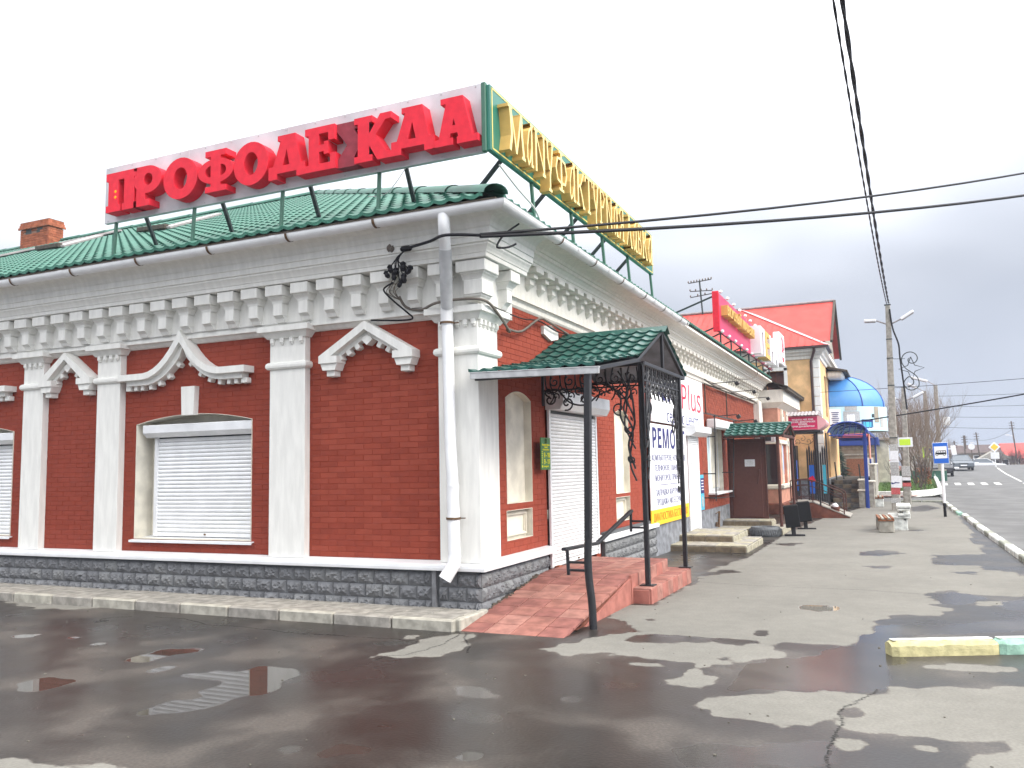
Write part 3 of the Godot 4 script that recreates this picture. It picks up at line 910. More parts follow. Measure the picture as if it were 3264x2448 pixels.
func pilaster(parent: Node, x0: float, x1: float, path: Array, shaft: Array, m: Material, dents: Array) -> void:
	# shaft with a ring, dentils and a cap that wrap it along path
	var o := B.new()
	o.mold([Vector2(0, 0.60), Vector2(0, 3.44)], path, false)
	var p := obj("pilaster", o, m, parent)
	var b := B.new()
	b.mold([Vector2(0.0, 2.94), Vector2(0.025, 2.945), Vector2(0.042, 2.965), Vector2(0.045, 2.99), Vector2(0.038, 3.015), Vector2(0.02, 3.03), Vector2(0, 3.035)], path, false)
	obj("ring", b, m, p)
	b = B.new()
	b.mold([Vector2(0.0, 3.335), Vector2(0.03, 3.335), Vector2(0.04, 3.35), Vector2(0.075, 3.395), Vector2(0.085, 3.41), Vector2(0.115, 3.41), Vector2(0.12, 3.415), Vector2(0.12, 3.485), Vector2(0, 3.49)], path, false)
	obj("cap", b, m, p)
	for d in dents:
		b = B.new()
		b.boxx(Vector3(0, 0.012, 0.018), Vector3(0.055, 0.065, 0.045), Transform3D(), 0.008)
		b.boxx(Vector3(0, -0.028, 0.012), Vector3(0.04, 0.03, 0.03), Transform3D(), 0.01)
		var q := obj("dentil", b, m, p)
		q.transform = d

func bracket_mesh() -> ArrayMesh:
	# cornice bracket: block, cavetto, smaller block, wedge; z outwards from the frieze, top of block at y 0
	var b := B.new()
	b.boxx(Vector3(0, -0.065, 0.105), Vector3(0.262, 0.13, 0.21), Transform3D(), 0.006)
	var pr := [Vector2(0.125, -0.21), Vector2(0.130, -0.185), Vector2(0.145, -0.165), Vector2(0.165, -0.150), Vector2(0.175, -0.131)]
	for i in pr.size() - 1:
		var a: Vector2 = pr[i]; var c: Vector2 = pr[i + 1]
		var wa := 0.085 + (a.x - 0.125) * 0.6; var wc := 0.085 + (c.x - 0.125) * 0.6
		b.quad(Vector3(-wa, a.y, a.x), Vector3(wa, a.y, a.x), Vector3(wc, c.y, c.x), Vector3(-wc, c.y, c.x))
		b.quad(Vector3(wa, a.y, a.x), Vector3(wa, a.y, 0), Vector3(wc, c.y, 0), Vector3(wc, c.y, c.x))
		b.quad(Vector3(-wa, a.y, 0), Vector3(-wa, a.y, a.x), Vector3(-wc, c.y, c.x), Vector3(-wc, c.y, 0))
	b.quad(Vector3(-0.085, -0.21, 0), Vector3(0.085, -0.21, 0), Vector3(0.085, -0.21, 0.125), Vector3(-0.085, -0.21, 0.125))
	b.boxx(Vector3(0, -0.29, 0.055), Vector3(0.14, 0.16, 0.14), Transform3D(), 0.005)
	b.prism(pv([0, -0.445, 0.05, -0.445, 0.062, -0.425, 0.075, -0.40, 0.10, -0.38, 0.105, -0.371, 0, -0.371]), Transform3D(Basis(Vector3(0, 0, 1), Vector3(0, 1, 0), Vector3(-1, 0, 0)), Vector3(0.07, 0, 0)), 0.14)
	return b.mesh()

func street_bracket_mesh() -> ArrayMesh:
	var b := B.new()
	b.boxx(Vector3(0, -0.032, 0.10), Vector3(0.25, 0.064, 0.20), Transform3D(), 0.005)
	b.boxx(Vector3(0, -0.095, 0.07), Vector3(0.13, 0.06, 0.14), Transform3D(), 0.005)
	b.boxx(Vector3(0, -0.165, 0.04), Vector3(0.11, 0.08, 0.08), Transform3D(), 0.005)
	var a := Vector3(0, -0.29, 0.0)
	var c := [Vector3(-0.07, -0.205, 0), Vector3(-0.07, -0.205, 0.09), Vector3(0.07, -0.205, 0.09), Vector3(0.07, -0.205, 0)]
	for i in 4: b.flipt(a, c[i], c[(i + 1) % 4], (c[i] + c[(i + 1) % 4]) / 2 - Vector3(0, -0.24, 0.02))
	b.flipq(c[0], c[1], c[2], c[3], Vector3.UP)
	return b.mesh()

func gable(parent: Node, cx: float, hw: float) -> void:
	# pointed hood with stepped feet and small blocks under its slopes
	var t := Transform3D(Basis(), Vector3(cx, 0, -0.10))
	var root := B.new()
	var d := 0.19
	root.solid([pv([-hw, 2.96, -hw, 3.05, 0, 3.435, hw, 3.05, hw, 2.96, hw - 0.27, 2.96, hw - 0.27, 3.045, hw - 0.18, 3.045, 0, 3.335, -hw + 0.18, 3.045, -hw + 0.27, 3.045, -hw + 0.27, 2.96])], [], [0.0], t, d)
	var p := obj("window_hood", root, M.white_plaster, parent)
	var b := B.new()
	b.solid([pv([-hw + 0.19, 3.05, 0, 3.345, hw - 0.19, 3.05, hw - 0.27, 3.05, 0, 3.265, -hw + 0.27, 3.05])], [], [0.0], t, 0.10)
	obj("inner_moulding", b, M.white_plaster, p)
	for s in [-1, 1]:
		b = B.new()
		var x: float = s * (hw - 0.135)
		b.prism(pv([x - 0.09, 2.875, x + 0.09, 2.875, x + 0.125, 2.96, x - 0.125, 2.96]), t, 0.165)
		obj("corbel", b, M.white_plaster, p)
		b = B.new()
		b.boxx(Vector3(cx + x, 2.84, -0.04), Vector3(0.12, 0.075, 0.13), Transform3D(), 0.006)
		obj("foot", b, M.white_plaster, p)
		for k in 3:
			b = B.new()
			var u := 0.16 + k * 0.125
			var at := Vector3(cx + s * u, lerpf(3.26, 3.05, (u) / (hw - 0.24)) - 0.035, -0.045)
			b.boxx(Vector3.ZERO, Vector3(0.062, 0.075, 0.10), Transform3D(Basis(Vector3.BACK, -s * 0.55), at), 0.006)
			obj("dentil", b, M.white_plaster, p)
	b = B.new()
	b.prism(pv([-0.075, 3.215, 0, 3.15, 0.075, 3.215, 0.06, 3.245, 0, 3.275, -0.06, 3.245]), t, 0.13)
	obj("dentil", b, M.white_plaster, p)

func ogee(parent: Node, cx: float) -> void:
	# bracket-shaped (ogee) hood over a window
	var t := Transform3D(Basis(), Vector3(cx, 0, -0.10))
	var top := []
	for i in 13:
		var u := i / 12.0
		var x := lerpf(0.0, 1.12, u)
		var y := 3.03 + 0.55 * pow(1.0 - minf(u / 0.62, 1.0), 2.1)
		if u < 0.06: y = 3.58
		top.append(Vector2(x, y))
	var mk := func(dy: float, inset: float, shrink: float) -> PackedVector2Array:
		var up := PackedVector2Array(); var dn := PackedVector2Array()
		for i in top.size():
			var q: Vector2 = top[i]
			var nx: Vector2 = top[mini(i + 1, 12)] - top[maxi(i - 1, 0)]
			var nn := Vector2(nx.y, -nx.x).normalized()
			var c := minf(q.x, 1.12 - shrink)
			up.append(Vector2(c, q.y) + nn * dy * (1.0 if i > 0 else 0.0) + Vector2(0, -dy * 1.6 if i == 0 else 0.0))
			var r := Vector2(c, q.y) + nn * (dy + inset)
			if i == 0: r = Vector2(0, q.y - (dy + inset) * 2.0)
			dn.append(Vector2(maxf(r.x, 0.0), r.y))
		dn.reverse()
		var all := PackedVector2Array(up); all.append_array(dn)
		return all
	var mir := func(p: PackedVector2Array) -> PackedVector2Array:
		var q := PackedVector2Array()
		for v in p: q.append(Vector2(-v.x, v.y))
		q.reverse()
		return q
	var a: PackedVector2Array = mk.call(0.0, 0.085, 0.0)
	var root := B.new()
	root.solid([a, mir.call(a)], [], [0.0], t, 0.20)
	var p := obj("window_hood", root, M.white_plaster, parent)
	var c: PackedVector2Array = mk.call(0.08, 0.075, 0.09)
	var b := B.new()
	b.solid([c, mir.call(c)], [], [0.0], t, 0.13)
	obj("inner_moulding", b, M.white_plaster, p)
	for s in [-1.0, 1.0]:
		for i in 8:
			var u: float = [0.12, 0.22, 0.34, 0.46, 0.58, 0.69, 0.80, 0.92][i]
			var k := u * 12.0
			var q: Vector2 = top[int(k)].lerp(top[mini(int(k) + 1, 12)], k - int(k))
			var dd: Vector2 = (top[mini(int(k) + 1, 12)] - top[int(k)]).normalized()
			var nn := Vector2(dd.y, -dd.x)
			var r := q + nn * 0.185
			if r.x < 0.05: continue
			b = B.new()
			b.boxx(Vector3.ZERO, Vector3(0.058 if i < 7 else 0.10, 0.07, 0.09), Transform3D(Basis(Vector3.BACK, s * atan2(dd.y, dd.x)), Vector3(cx + s * r.x, r.y, -0.05)), 0.006)
			obj("dentil", b, M.white_plaster, p)

func main_building() -> void:
	var bd := thing("shop_building", "single-storey red brick shop with white cornice and pilasters on the corner", "building")
	# ---- wall along the yard
	var op := [arch(-5.37, -3.32, 0.78, 2.345, 2.455), arch(-9.98, -7.93, 0.78, 2.345, 2.455)]
	var b := B.new()
	b.solid([rect(-22, 0.5, -0.2, 4.35)], op, [-4.345, -8.955], Transform3D(Basis(), Vector3(0, 0, -0.40)), 0.30)
	var w1 := obj("facade_wall", b, M.red_paint, bd)
	var rest := B.new()
	var fr := Transform3D(Basis(), Vector3(0, 0, -0.101))
	var reds := [M.red_paint, M.red_paint_a, M.red_paint_b]
	brick_wall(w1, fr, -2.41, -0.51, 0.61, 3.42, [], 300, reds, rest)
	for p in [[-5.61, -2.96], [-7.19, -6.06], [-10.25, -7.62], [-13.0, -10.7]]:
		brick_wall(w1, fr, p[0], p[1], 0.61, 3.42, op, 0, reds, rest)
	tag(obj("brickwork", rest, M.red_paint_a, w1), "", "", "", "stuff")
	# ---- wall along the street
	var nich := [arch(0.84, 1.63, 1.21, 2.50, 2.60), rect(0.82, 0.77, 1.61, 1.13), arch(5.25, 6.07, 1.17, 2.53, 2.60), rect(5.22, 0.70, 6.04, 1.11)]
	var doors := [rect(2.12, 0.0, 4.14, 2.47), rect(10.5, 0.0, 11.66, 2.32), rect(13.05, 0.9, 15.1, 2.6)]
	b = B.new()
	b.solid([rect(0.2, -0.4, 22.2, 4.35)], nich + doors, [1.22, 5.64, 3.13, 11.08, 14.07], yaw_x(Vector3(-0.36, 0, 0)), 0.30)
	var w2 := obj("street_wall", b, M.red_paint, bd)
	rest = B.new()
	var fs := yaw_x(Vector3(-0.061, 0, 0))
	brick_wall(w2, fs, 0.5, 12.4, 0.61, 3.70, nich + doors, 0, reds, rest)
	brick_wall(w2, fs, 6.3, 12.4, 0.45, 0.61, nich + doors, 0, reds, rest)
	tag(obj("brickwork", rest, M.red_paint_b, w2), "", "", "", "stuff")
	rest = B.new()
	brick_wall(w2, fs, 12.4, 22.2, 0.50, 3.70, doors, 0, reds, rest, 0.004)
	var old := obj("old_brickwork", rest, M.old_red, w2)
	tag(old, "unpainted weathered red brickwork at the far end of the street wall", "", "", "stuff")
	for i in nich.size():
		b = B.new()
		var c: PackedVector2Array = nich[i]
		var lo := 1e9; var hi := -1e9
		for q in c:
			lo = minf(lo, q.x); hi = maxf(hi, q.x)
		var inner: PackedVector2Array = Geometry2D.offset_polygon(c, -0.006)[0]
		b.solid([c], [inner], [(lo + hi) / 2], yaw_x(Vector3(-0.16, 0, 0)), 0.108)
		b.prism(Geometry2D.offset_polygon(c, -0.003)[0], yaw_x(Vector3(-0.17, 0, 0)), 0.014)
		var np := obj("niche", b, M.cream, w2)
		if i % 2:
			b = B.new()
			for k in 4:
				var o2: PackedVector2Array = Geometry2D.offset_polygon(c, -0.03 - k * 0.012)[0]
				var o3: PackedVector2Array = Geometry2D.offset_polygon(o2, -0.012)[0]
				b.solid([o2], [o3], [(lo + hi) / 2], yaw_x(Vector3(-0.156, 0, 0)), [0.02, 0.04, 0.035, 0.015][k])
			obj("panel_frame", b, M.cream, np)
	# reveals of the yard windows, their shutters and sills
	for i in 2:
		b = B.new()
		var cx: float = [-4.345, -8.955][i]
		b.solid([op[i]], [Geometry2D.offset_polygon(op[i], -0.006)[0]], [cx], Transform3D(Basis(), Vector3(0, 0, -0.40)), 0.317)
		b.prism(op[i], Transform3D(Basis(), Vector3(0, 0, -0.40)), 0.02)
		var win := obj("window", b, M.cream, bd)
		shutter(win, Transform3D(Basis(), Vector3(cx + 0.05, 0, -0.27)), 1.80, 0.80, 2.16, 0.0535, 0.17, 0.19, 1.92, 0.35)
		b = B.new()
		b.prism(pv([-0.36, 0.815, 0.05, 0.765, 0.055, 0.762, 0.055, 0.735, 0.045, 0.735, 0.04, 0.755, -0.36, 0.80]), Transform3D(Basis(Vector3(0, 0, 1), Vector3(0, 1, 0), Vector3(-1, 0, 0)), Vector3(cx + 1.07, 0, -0.09)), 2.14)
		obj("window_sill", b, M.white_metal, win)
		b = B.new()
		b.prism(pv([cx - 0.14, 2.435, cx + 0.07, 2.435, cx + 0.085, 2.82, cx - 0.155, 2.82]), Transform3D(Basis(), Vector3(0.02, 0, -0.10)), 0.09)
		obj("keystone", b, M.white_plaster, bd)
		ogee(bd, cx - 0.08)
	gable(bd, -1.475, 0.665)
	gable(bd, -6.655, 0.53)
	gable(bd, -11.7, 0.66)
	# ---- pilasters
	for p in [[-2.96, -2.41], [-6.06, -5.61], [-7.62, -7.19], [-10.7, -10.25], [-13.5, -13.0]]:
		var dn := []
		for k in 4: dn.append(Transform3D(Basis(), Vector3(lerpf(p[0] + 0.05, p[1] - 0.05, k / 3.0), 3.295, 0)))
		pilaster(bd, p[0], p[1], [Vector2(p[0], -0.11), Vector2(p[0], 0), Vector2(p[1], 0), Vector2(p[1], -0.11)], [], M.white_plaster, dn)
	var cd := []
	for k in 5: cd.append(Transform3D(Basis(), Vector3(lerpf(-0.46, -0.04, k / 4.0), 3.295, 0)))
	for k in 5: cd.append(yaw_x(Vector3(0, 3.295, -lerpf(0.05, 0.47, k / 4.0))))
	pilaster(bd, -0.51, 0, [Vector2(-0.51, -0.11), Vector2(-0.51, 0), Vector2(0, 0), Vector2(0, -0.52), Vector2(-0.07, -0.52)], [], M.white_plaster, cd)
	# ---- entablature along the yard and round the corner pier
	var low := [Vector2(-0.11, 3.395), Vector2(-0.085, 3.40), Vector2(-0.06, 3.415), Vector2(-0.03, 3.45), Vector2(0.0, 3.458), Vector2(0.02, 3.458), Vector2(0.02, 3.985)]
	var high := [Vector2(0.02, 3.985), Vector2(0.22, 3.985), Vector2(0.232, 3.99), Vector2(0.236, 4.035), Vector2(0.245, 4.04), Vector2(0.252, 4.06), Vector2(0.27, 4.09), Vector2(0.292, 4.115), Vector2(0.292, 4.135), Vector2(0.312, 4.14), Vector2(0.318, 4.205), Vector2(0.332, 4.21), Vector2(0.335, 4.285), Vector2(0.35, 4.30), Vector2(0.362, 4.34), Vector2(0.40, 4.385), Vector2(0.45, 4.41), Vector2(0.54, 4.42), Vector2(0.54, 4.46), Vector2(-0.1, 4.47)]
	b = B.new()
	b.mold(low, [Vector2(-22, 0), Vector2(0, 0), Vector2(0, -0.93)])
	obj("frieze", b, M.white_plaster, bd)
	b = B.new()
	b.mold(high, [Vector2(-22, 0), Vector2(0, 0), Vector2(0, -0.93)])
	var cor := obj("cornice", b, M.white_plaster, bd)
	var bm := bracket_mesh()
	for k in 33:
		var o := obj("bracket", bm, M.white_plaster, cor)
		o.position = Vector3(-0.38 - 0.3925 * (k + (0 if k == 0 else 0)), 3.975, 0.015)
		if k == 0: o.position.x = -0.385
	var o2 := obj("bracket", bm, M.white_plaster, cor)
	o2.transform = yaw_x(Vector3(0.015, 3.975, -0.60))
	b = B.new()
	b.boxx(Vector3(0.02, 3.91, 0.02), Vector3(0.37, 0.13, 0.37), Transform3D(), 0.006)
	b.mold([Vector2(0.0, 3.765), Vector2(0.01, 3.79), Vector2(0.03, 3.815), Vector2(0.055, 3.83), Vector2(0.06, 3.846)], [Vector2(-0.12, 0.12), Vector2(0.12, 0.12), Vector2(0.12, -0.19)])
	b.boxx(Vector3(0.015, 3.685, -0.015), Vector3(0.24, 0.165, 0.28), Transform3D(), 0.005)
	b.mold([Vector2(0.0, 3.525), Vector2(0.015, 3.535), Vector2(0.03, 3.57), Vector2(0.05, 3.585), Vector2(0.055, 3.60)], [Vector2(-0.09, 0.06), Vector2(0.06, 0.06), Vector2(0.06, -0.14)])
	obj("corner_bracket", b, M.white_plaster, cor)
	# ---- street entablature
	b = B.new()
	b.mold([Vector2(-0.08, 3.66), Vector2(-0.05, 3.665), Vector2(-0.03, 3.69), Vector2(-0.02, 3.74), Vector2(0.0, 3.765), Vector2(0.025, 3.77), Vector2(0.025, 4.19)], [Vector2(0, -0.93), Vector2(0, -22.1)])
	obj("frieze", b, M.street_plaster, bd)
	b = B.new()
	b.mold([Vector2(0.025, 4.19), Vector2(0.205, 4.19), Vector2(0.212, 4.225), Vector2(0.225, 4.23), Vector2(0.235, 4.26), Vector2(0.27, 4.295), Vector2(0.30, 4.305), Vector2(0.305, 4.345), Vector2(0.325, 4.35), Vector2(0.34, 4.385), Vector2(0.40, 4.42), Vector2(0.54, 4.43), Vector2(0.54, 4.47), Vector2(-0.1, 4.475)], [Vector2(0, -0.93), Vector2(0, -22.1)])
	cor = obj("cornice", b, M.street_plaster, bd)
	bm = street_bracket_mesh()
	for k in 53:
		var o := obj("bracket", bm, M.street_plaster, cor)
		o.transform = yaw_x(Vector3(0.02, 4.187, -1.40 - 0.389 * k))
	b = B.new()
	b.prism(pv([2.05, 3.45, 2.32, 3.385, 2.59, 3.44, 2.59, 3.545, 2.32, 3.605, 2.05, 3.56]), yaw_x(Vector3(-0.06, 0, 0)), 0.05)
	obj("hexagon_ornament", b, M.white_plaster, bd)
	# white pier that ends the street front
	b = B.new()
	b.boxx(Vector3(0.02, 1.85, -21.75), Vector3(0.24, 3.85, 0.75), Transform3D(), 0.01)
	obj("end_pier", b, M.street_plaster, bd)
	# ---- plinth
	b = B.new()
	b.boxx(Vector3(-11.0, 0.2, -0.1), Vector3(21.9, 0.65, 0.2))
	b.boxx(Vector3(-0.1, 0.2, -1.04), Vector3(0.2, 0.65, 1.88))
	var pl := obj("plinth", b, M.joint_grey, bd)
	var blocks := []
	for k in 8: blocks.append(rough_block(0.227, 0.15, 90 + k))
	var gs := [M.grey_stone, M.grey_stone_a, M.grey_stone_b]
	plinth_course(pl, Transform3D(), -13.0, -0.62, gs, blocks)
	plinth_course(pl, Transform3D(), -0.53, 0.0, [M.grey_stone_a], blocks)
	plinth_course(pl, yaw_x(Vector3.ZERO), 0.0, 1.98, [M.grey_stone, M.grey_stone_b], blocks)
	b = B.new()
	b.boxx(Vector3(-0.02, 0.2, -5.9), Vector3(0.06, 0.8, 3.1))
	var p2 := obj("plinth", b, M.joint_grey, bd)
	plinth_course(p2, yaw_x(Vector3(0.012, -0.06, 0)), 4.36, 7.44, [M.grey_stone_b], blocks)
	b = B.new()
	b.boxx(Vector3(-0.03, 0.15, -8.95), Vector3(0.07, 0.8, 3.0))
	b.boxx(Vector3(-0.03, 0.1, -13.9), Vector3(0.07, 0.82, 4.4))
	b.boxx(Vector3(-0.03, 0.1, -19.0), Vector3(0.07, 0.82, 6.0))
	obj("plinth_render", b, M.grey_render, bd)
	b = B.new()
	b.boxx(Vector3(-0.575, 0.28, 0.025), Vector3(0.055, 0.48, 0.05), Transform3D(), 0.004)
	obj("joint_strip", b, M.grey_stone, bd)
	# flashing above the plinth
	var fl := [Vector2(0.045, 0.516), Vector2(0.058, 0.516), Vector2(0.062, 0.545), Vector2(0.058, 0.575), Vector2(0.05, 0.582), Vector2(-0.11, 0.612)]
	b = B.new()
	b.mold(fl, [Vector2(-22, 0.02), Vector2(0.02, 0.02), Vector2(0.02, -2.1)], false)
	obj("flashing", b, M.white_metal, bd)
	b = B.new()
	b.mold([Vector2(0.045, 0.47), Vector2(0.062, 0.47), Vector2(0.062, 0.525), Vector2(0.05, 0.535), Vector2(-0.09, 0.565)], [Vector2(0.02, -4.16), Vector2(0.02, -7.5)])
	obj("flashing", b, M.white_metal, bd)
	# back walls so that the building is closed
	b = B.new()
	b.boxx(Vector3(-11.2, 2.2, -22.0), Vector3(22.0, 4.4, 0.3))
	b.boxx(Vector3(-22.0, 2.2, -11.0), Vector3(0.3, 4.4, 21.7))
	obj("rear_wall", b, M.red_paint_a, bd)
	building = bd

var building: Node3D

# ---------------------------------------------------------------- roof, gutters, downpipe

func tiles(b: B, o: Vector3, ex: Vector3, eu: Vector3, w: float, l: float, left: Callable, right: Callable, wave := 0.19, step := 0.35, amp := 0.026, lip := 0.03, per := 6) -> void:
	# sheet steel pressed into tiles: waves across, a step down at every course; left/right give the edges at t metres up the slope
	var en := ex.cross(eu).normalized()
	var nk := int(ceil(l / step))
	var ds := wave / per
	var f := func(s: float, t: float, h: float) -> Vector3:
		var c := 0.5 + 0.5 * cos(TAU * s / wave)
		return o + ex * s + eu * t + en * (amp * c * c + h)
	for k in nk:
		var t0 := k * step; var t1 := minf(t0 + step, l)
		var s0: float = left.call((t0 + t1) / 2); var s1: float = right.call((t0 + t1) / 2)
		var i0 := int(floor(s0 / ds)); var i1 := int(ceil(s1 / ds))
		for i in range(i0, i1):
			var a := maxf(i * ds, s0); var c := minf((i + 1) * ds, s1)
			if c <= a: continue
			var p0: Vector3 = f.call(a, t0, lip); var p1: Vector3 = f.call(c, t0, lip); var p2: Vector3 = f.call(c, t1, 0.0); var p3: Vector3 = f.call(a, t1, 0.0)
			b.quad(p0, p1, p2, p3)
			if t0 >= 0.0: b.quad(f.call(a, t0, 0.0 - (0.01 if k == 0 else 0.0)), f.call(c, t0, 0.0 - (0.01 if k == 0 else 0.0)), p1, p0)

func roof_and_gutters() -> void:
	var r := Node3D.new(); r.name = "roof"; building.add_child(r, true)
	var sl := Vector3(0, 4.25, -9.44).normalized()
	var b := B.new()
	tiles(b, Vector3(-22.3, 4.565, 0.5), Vector3.RIGHT, sl, 22.8, 10.35, func(_t): return 0.0, func(t): return 22.8 - t * 0.912)
	obj("roof_slope", b, M.green_roof, r)
	b = B.new()
	tiles(b, Vector3(0.5, 4.565, 0.5), Vector3(0, 0, -1), Vector3(-9.44, 4.25, 0).normalized(), 22.8, 10.35, func(t): return t * 0.912, func(_t): return 22.6)
	obj("roof_slope", b, M.green_roof, r)
	b = B.new()
	b.quad(Vector3(-22.3, 8.80, -8.94), Vector3(-8.94, 8.80, -8.94), Vector3(-17.4, 4.6, -18.0), Vector3(-22.3, 4.6, -18.0))
	b.quad(Vector3(-8.94, 8.80, -8.94), Vector3(-8.94, 8.80, -22.3), Vector3(-18.0, 4.6, -22.3), Vector3(-18.0, 4.6, -18.0))
	b.tri(Vector3(-22.3, 8.8, -8.94), Vector3(-22.3, 4.6, -18.0), Vector3(-22.3, 4.5, 0.5))
	b.tri(Vector3(-8.94, 8.8, -22.3), Vector3(-18.0, 4.6, -22.3), Vector3(0.5, 4.5, -22.3))
	obj("rear_slope", b, M.green_roof, r)
	# ridge caps of overlapping half-round pieces
	for e in [[Vector3(0.5, 4.60, 0.5), Vector3(-8.94, 8.85, -8.94), 9], [Vector3(-8.94, 8.85, -8.94), Vector3(-22.3, 8.85, -8.94), 12], [Vector3(-8.94, 8.85, -8.94), Vector3(-8.94, 8.85, -22.3), 10]]:
		var p: Vector3 = e[0]; var q: Vector3 = e[1]
		for k in e[2]:
			var a := p.lerp(q, float(k) / e[2]); var c := p.lerp(q, (k + 1.06) / e[2])
			var d := (c - a).normalized()
			var sd := d.cross(Vector3.UP).normalized(); var up := sd.cross(d)
			b = B.new()
			b.grid(8, 1, func(u: float, v: float):
				var an := PI * u
				var rr := lerpf(0.105, 0.092, v)
				return a.lerp(c, v) + sd * cos(an) * rr * 1.35 + up * sin(an) * rr - up * 0.02)
			obj("ridge_cap", b, M.green_roof, r)
	# dark closing board under the tiles
	b = B.new()
	b.mold([Vector2(0.46, 4.465), Vector2(0.475, 4.555), Vector2(0.30, 4.60)], [Vector2(-22, 0), Vector2(0, 0), Vector2(0, -22.1)], false)
	obj("eaves_board", b, M.dark_wood, r)
	# snow guards lying on the tiles
	for g in [[Vector3(-10.47, 6.86, -4.6), Vector3(-9.01, 6.58, -3.99), Vector3(-9.87, 7.63, -6.34)], [Vector3(-13.77, 6.87, -4.63), Vector3(-12.57, 6.73, -4.32), Vector3(-14.67, 8.22, -7.66)], [Vector3(-17.2, 6.9, -4.7), Vector3(-16.0, 6.75, -4.4), Vector3(-13.58, 7.84, -6.79)]]:
		b = B.new(); b.sqtube(g[0] + Vector3(0, 0.10, 0.05), g[1] + Vector3(0, 0.10, 0.05), 0.10); obj("roof_bar", b, M.dark_wood, r)
		b = B.new(); b.sqtube(g[1] + Vector3(0, 0.08, 0.04), g[2] + Vector3(0, 0.08, 0.04), 0.16, 0.05); obj("roof_batten", b, M.tin, r)
	# chimney
	var ch := Node3D.new(); ch.name = "chimney"; building.add_child(ch, true)
	ch.position = Vector3(-19.23, 0, -8.68)
	b = B.new()
	b.boxx(Vector3(0, 8.75, 0), Vector3(1.24, 1.1, 0.48), Transform3D(), 0.01)
	obj("shaft", b, M.mortar, ch)
	var bm := [M.chimney_brick, M.chimney_brick_a]
	for row in 12:
		var y := 8.56 + row * 0.075
		var big := 0.05 if row == 10 else (0.10 if row == 9 else 0.0)
		if row == 11: big = 0.02
		for side in [0, 1]:
			var len: float = (1.25 if side == 0 else 0.50) + big
			var off: float = (0.235 if side == 0 else 0.615) + big / 2
			var x := -len / 2 - (0.12 if row % 2 else 0.0)
			while x < len / 2 - 0.01:
				var a := maxf(x, -len / 2); var c := minf(x + 0.25, len / 2)
				x += 0.25
				if c - a < 0.03: continue
				if side == 0 and (row == 7 or row == 8) and ((a + c) / 2 > -0.42 and (a + c) / 2 < -0.1 or (a + c) / 2 > 0.1 and (a + c) / 2 < 0.38): continue
				var bb := B.new()
				bb.boxx(Vector3((a + c) / 2, y, off), Vector3(c - a - 0.008, 0.067, 0.05), Transform3D(Basis(Vector3.UP, 0.0 if side == 0 else PI / 2), Vector3.ZERO), 0.004)
				obj("brick", bb, bm[rng.randi() % 2], ch)
	b = B.new()
	b.boxx(Vector3(0, 9.42, 0), Vector3(1.27, 0.03, 0.50))
	for x in [-0.27, 0.22]: b.boxx(Vector3(x, 9.12, 0.242), Vector3(0.26, 0.15, 0.01))
	obj("vent", b, M.dark_steel, ch)
	b = B.new()
	b.boxx(Vector3(0, 8.52, 0.02), Vector3(1.5, 0.12, 0.75), Transform3D(), 0.02)
	obj("collar", b, M.zinc, ch)
	# gutter
	var pr := []
	for i in 13:
		var a := PI + PI * i / 12.0
		pr.append(Vector2(0.605 + 0.072 * cos(a), 4.452 + 0.078 * sin(a)))
	pr.append(Vector2(0.683, 4.456)); pr.append(Vector2(0.672, 4.456))
	for i in range(12, -1, -1):
		var a := PI + PI * i / 12.0
		pr.append(Vector2(0.605 + 0.066 * cos(a), 4.455 + 0.072 * sin(a)))
	b = B.new()
	b.mold(pr, [Vector2(-22, 0), Vector2(0, 0), Vector2(0, -7.97)], false)
	var gt := obj("gutter", b, M.white_metal, building)
	var ring := func(at: Transform3D, m: Material, called: String, w: float, r2: float) -> void:
		var q := B.new()
		var n2 := 12
		for i in n2:
			var a0 := PI + PI * i / n2; var a1 := PI + PI * (i + 1) / n2
			var p0 := Vector3(0, sin(a0), cos(a0)) * r2; var p1 := Vector3(0, sin(a1), cos(a1)) * r2
			q.flipq(at * (p0 - Vector3(w / 2, 0, 0)), at * (p1 - Vector3(w / 2, 0, 0)), at * (p1 + Vector3(w / 2, 0, 0)), at * (p0 + Vector3(w / 2, 0, 0)), at.basis * p0)
		obj(called, q, m, gt)
	for k in 13:
		ring.call(Transform3D(Basis(), Vector3(-0.95 - k * 1.22, 4.452, 0.605)), M.rust, "gutter_hook", 0.035, 0.083)
		if k % 3 == 1: ring.call(Transform3D(Basis(), Vector3(-1.15 - k * 1.22, 4.452, 0.605)), M.white_metal, "gutter_joint", 0.10, 0.081)
	for k in 6:
		ring.call(Transform3D(Basis(Vector3.UP, PI / 2), Vector3(0.605, 4.452, -1.05 - k * 1.28)), M.rust, "gutter_hook", 0.03, 0.083)
		ring.call(Transform3D(Basis(Vector3.UP, PI / 2), Vector3(0.605, 4.452, -1.65 - k * 1.28)), M.white_metal, "gutter_joint", 0.08, 0.081)
	# downpipe at the corner pier
	var dp := Node3D.new(); dp.name = "downpipe"; building.add_child(dp, true)
	b = B.new(); b.tube(smooth([Vector3(-0.085, 4.40, 0.605), Vector3(-0.09, 4.25, 0.59), Vector3(-0.15, 4.05, 0.46)], 5), 0.067, 14); obj("pipe", b, M.white_metal, dp)
	b = B.new(); b.tube([Vector3(-0.148, 4.06, 0.465), Vector3(-0.30, 3.47, 0.16)], 0.071, 14); obj("pipe", b, M.zinc, dp)
	b = B.new(); b.tube([Vector3(-0.30, 3.50, 0.165), Vector3(-0.325, 3.40, 0.125), Vector3(-0.325, 3.28, 0.115)], 0.073, 14); obj("pipe", b, M.white_metal, dp)
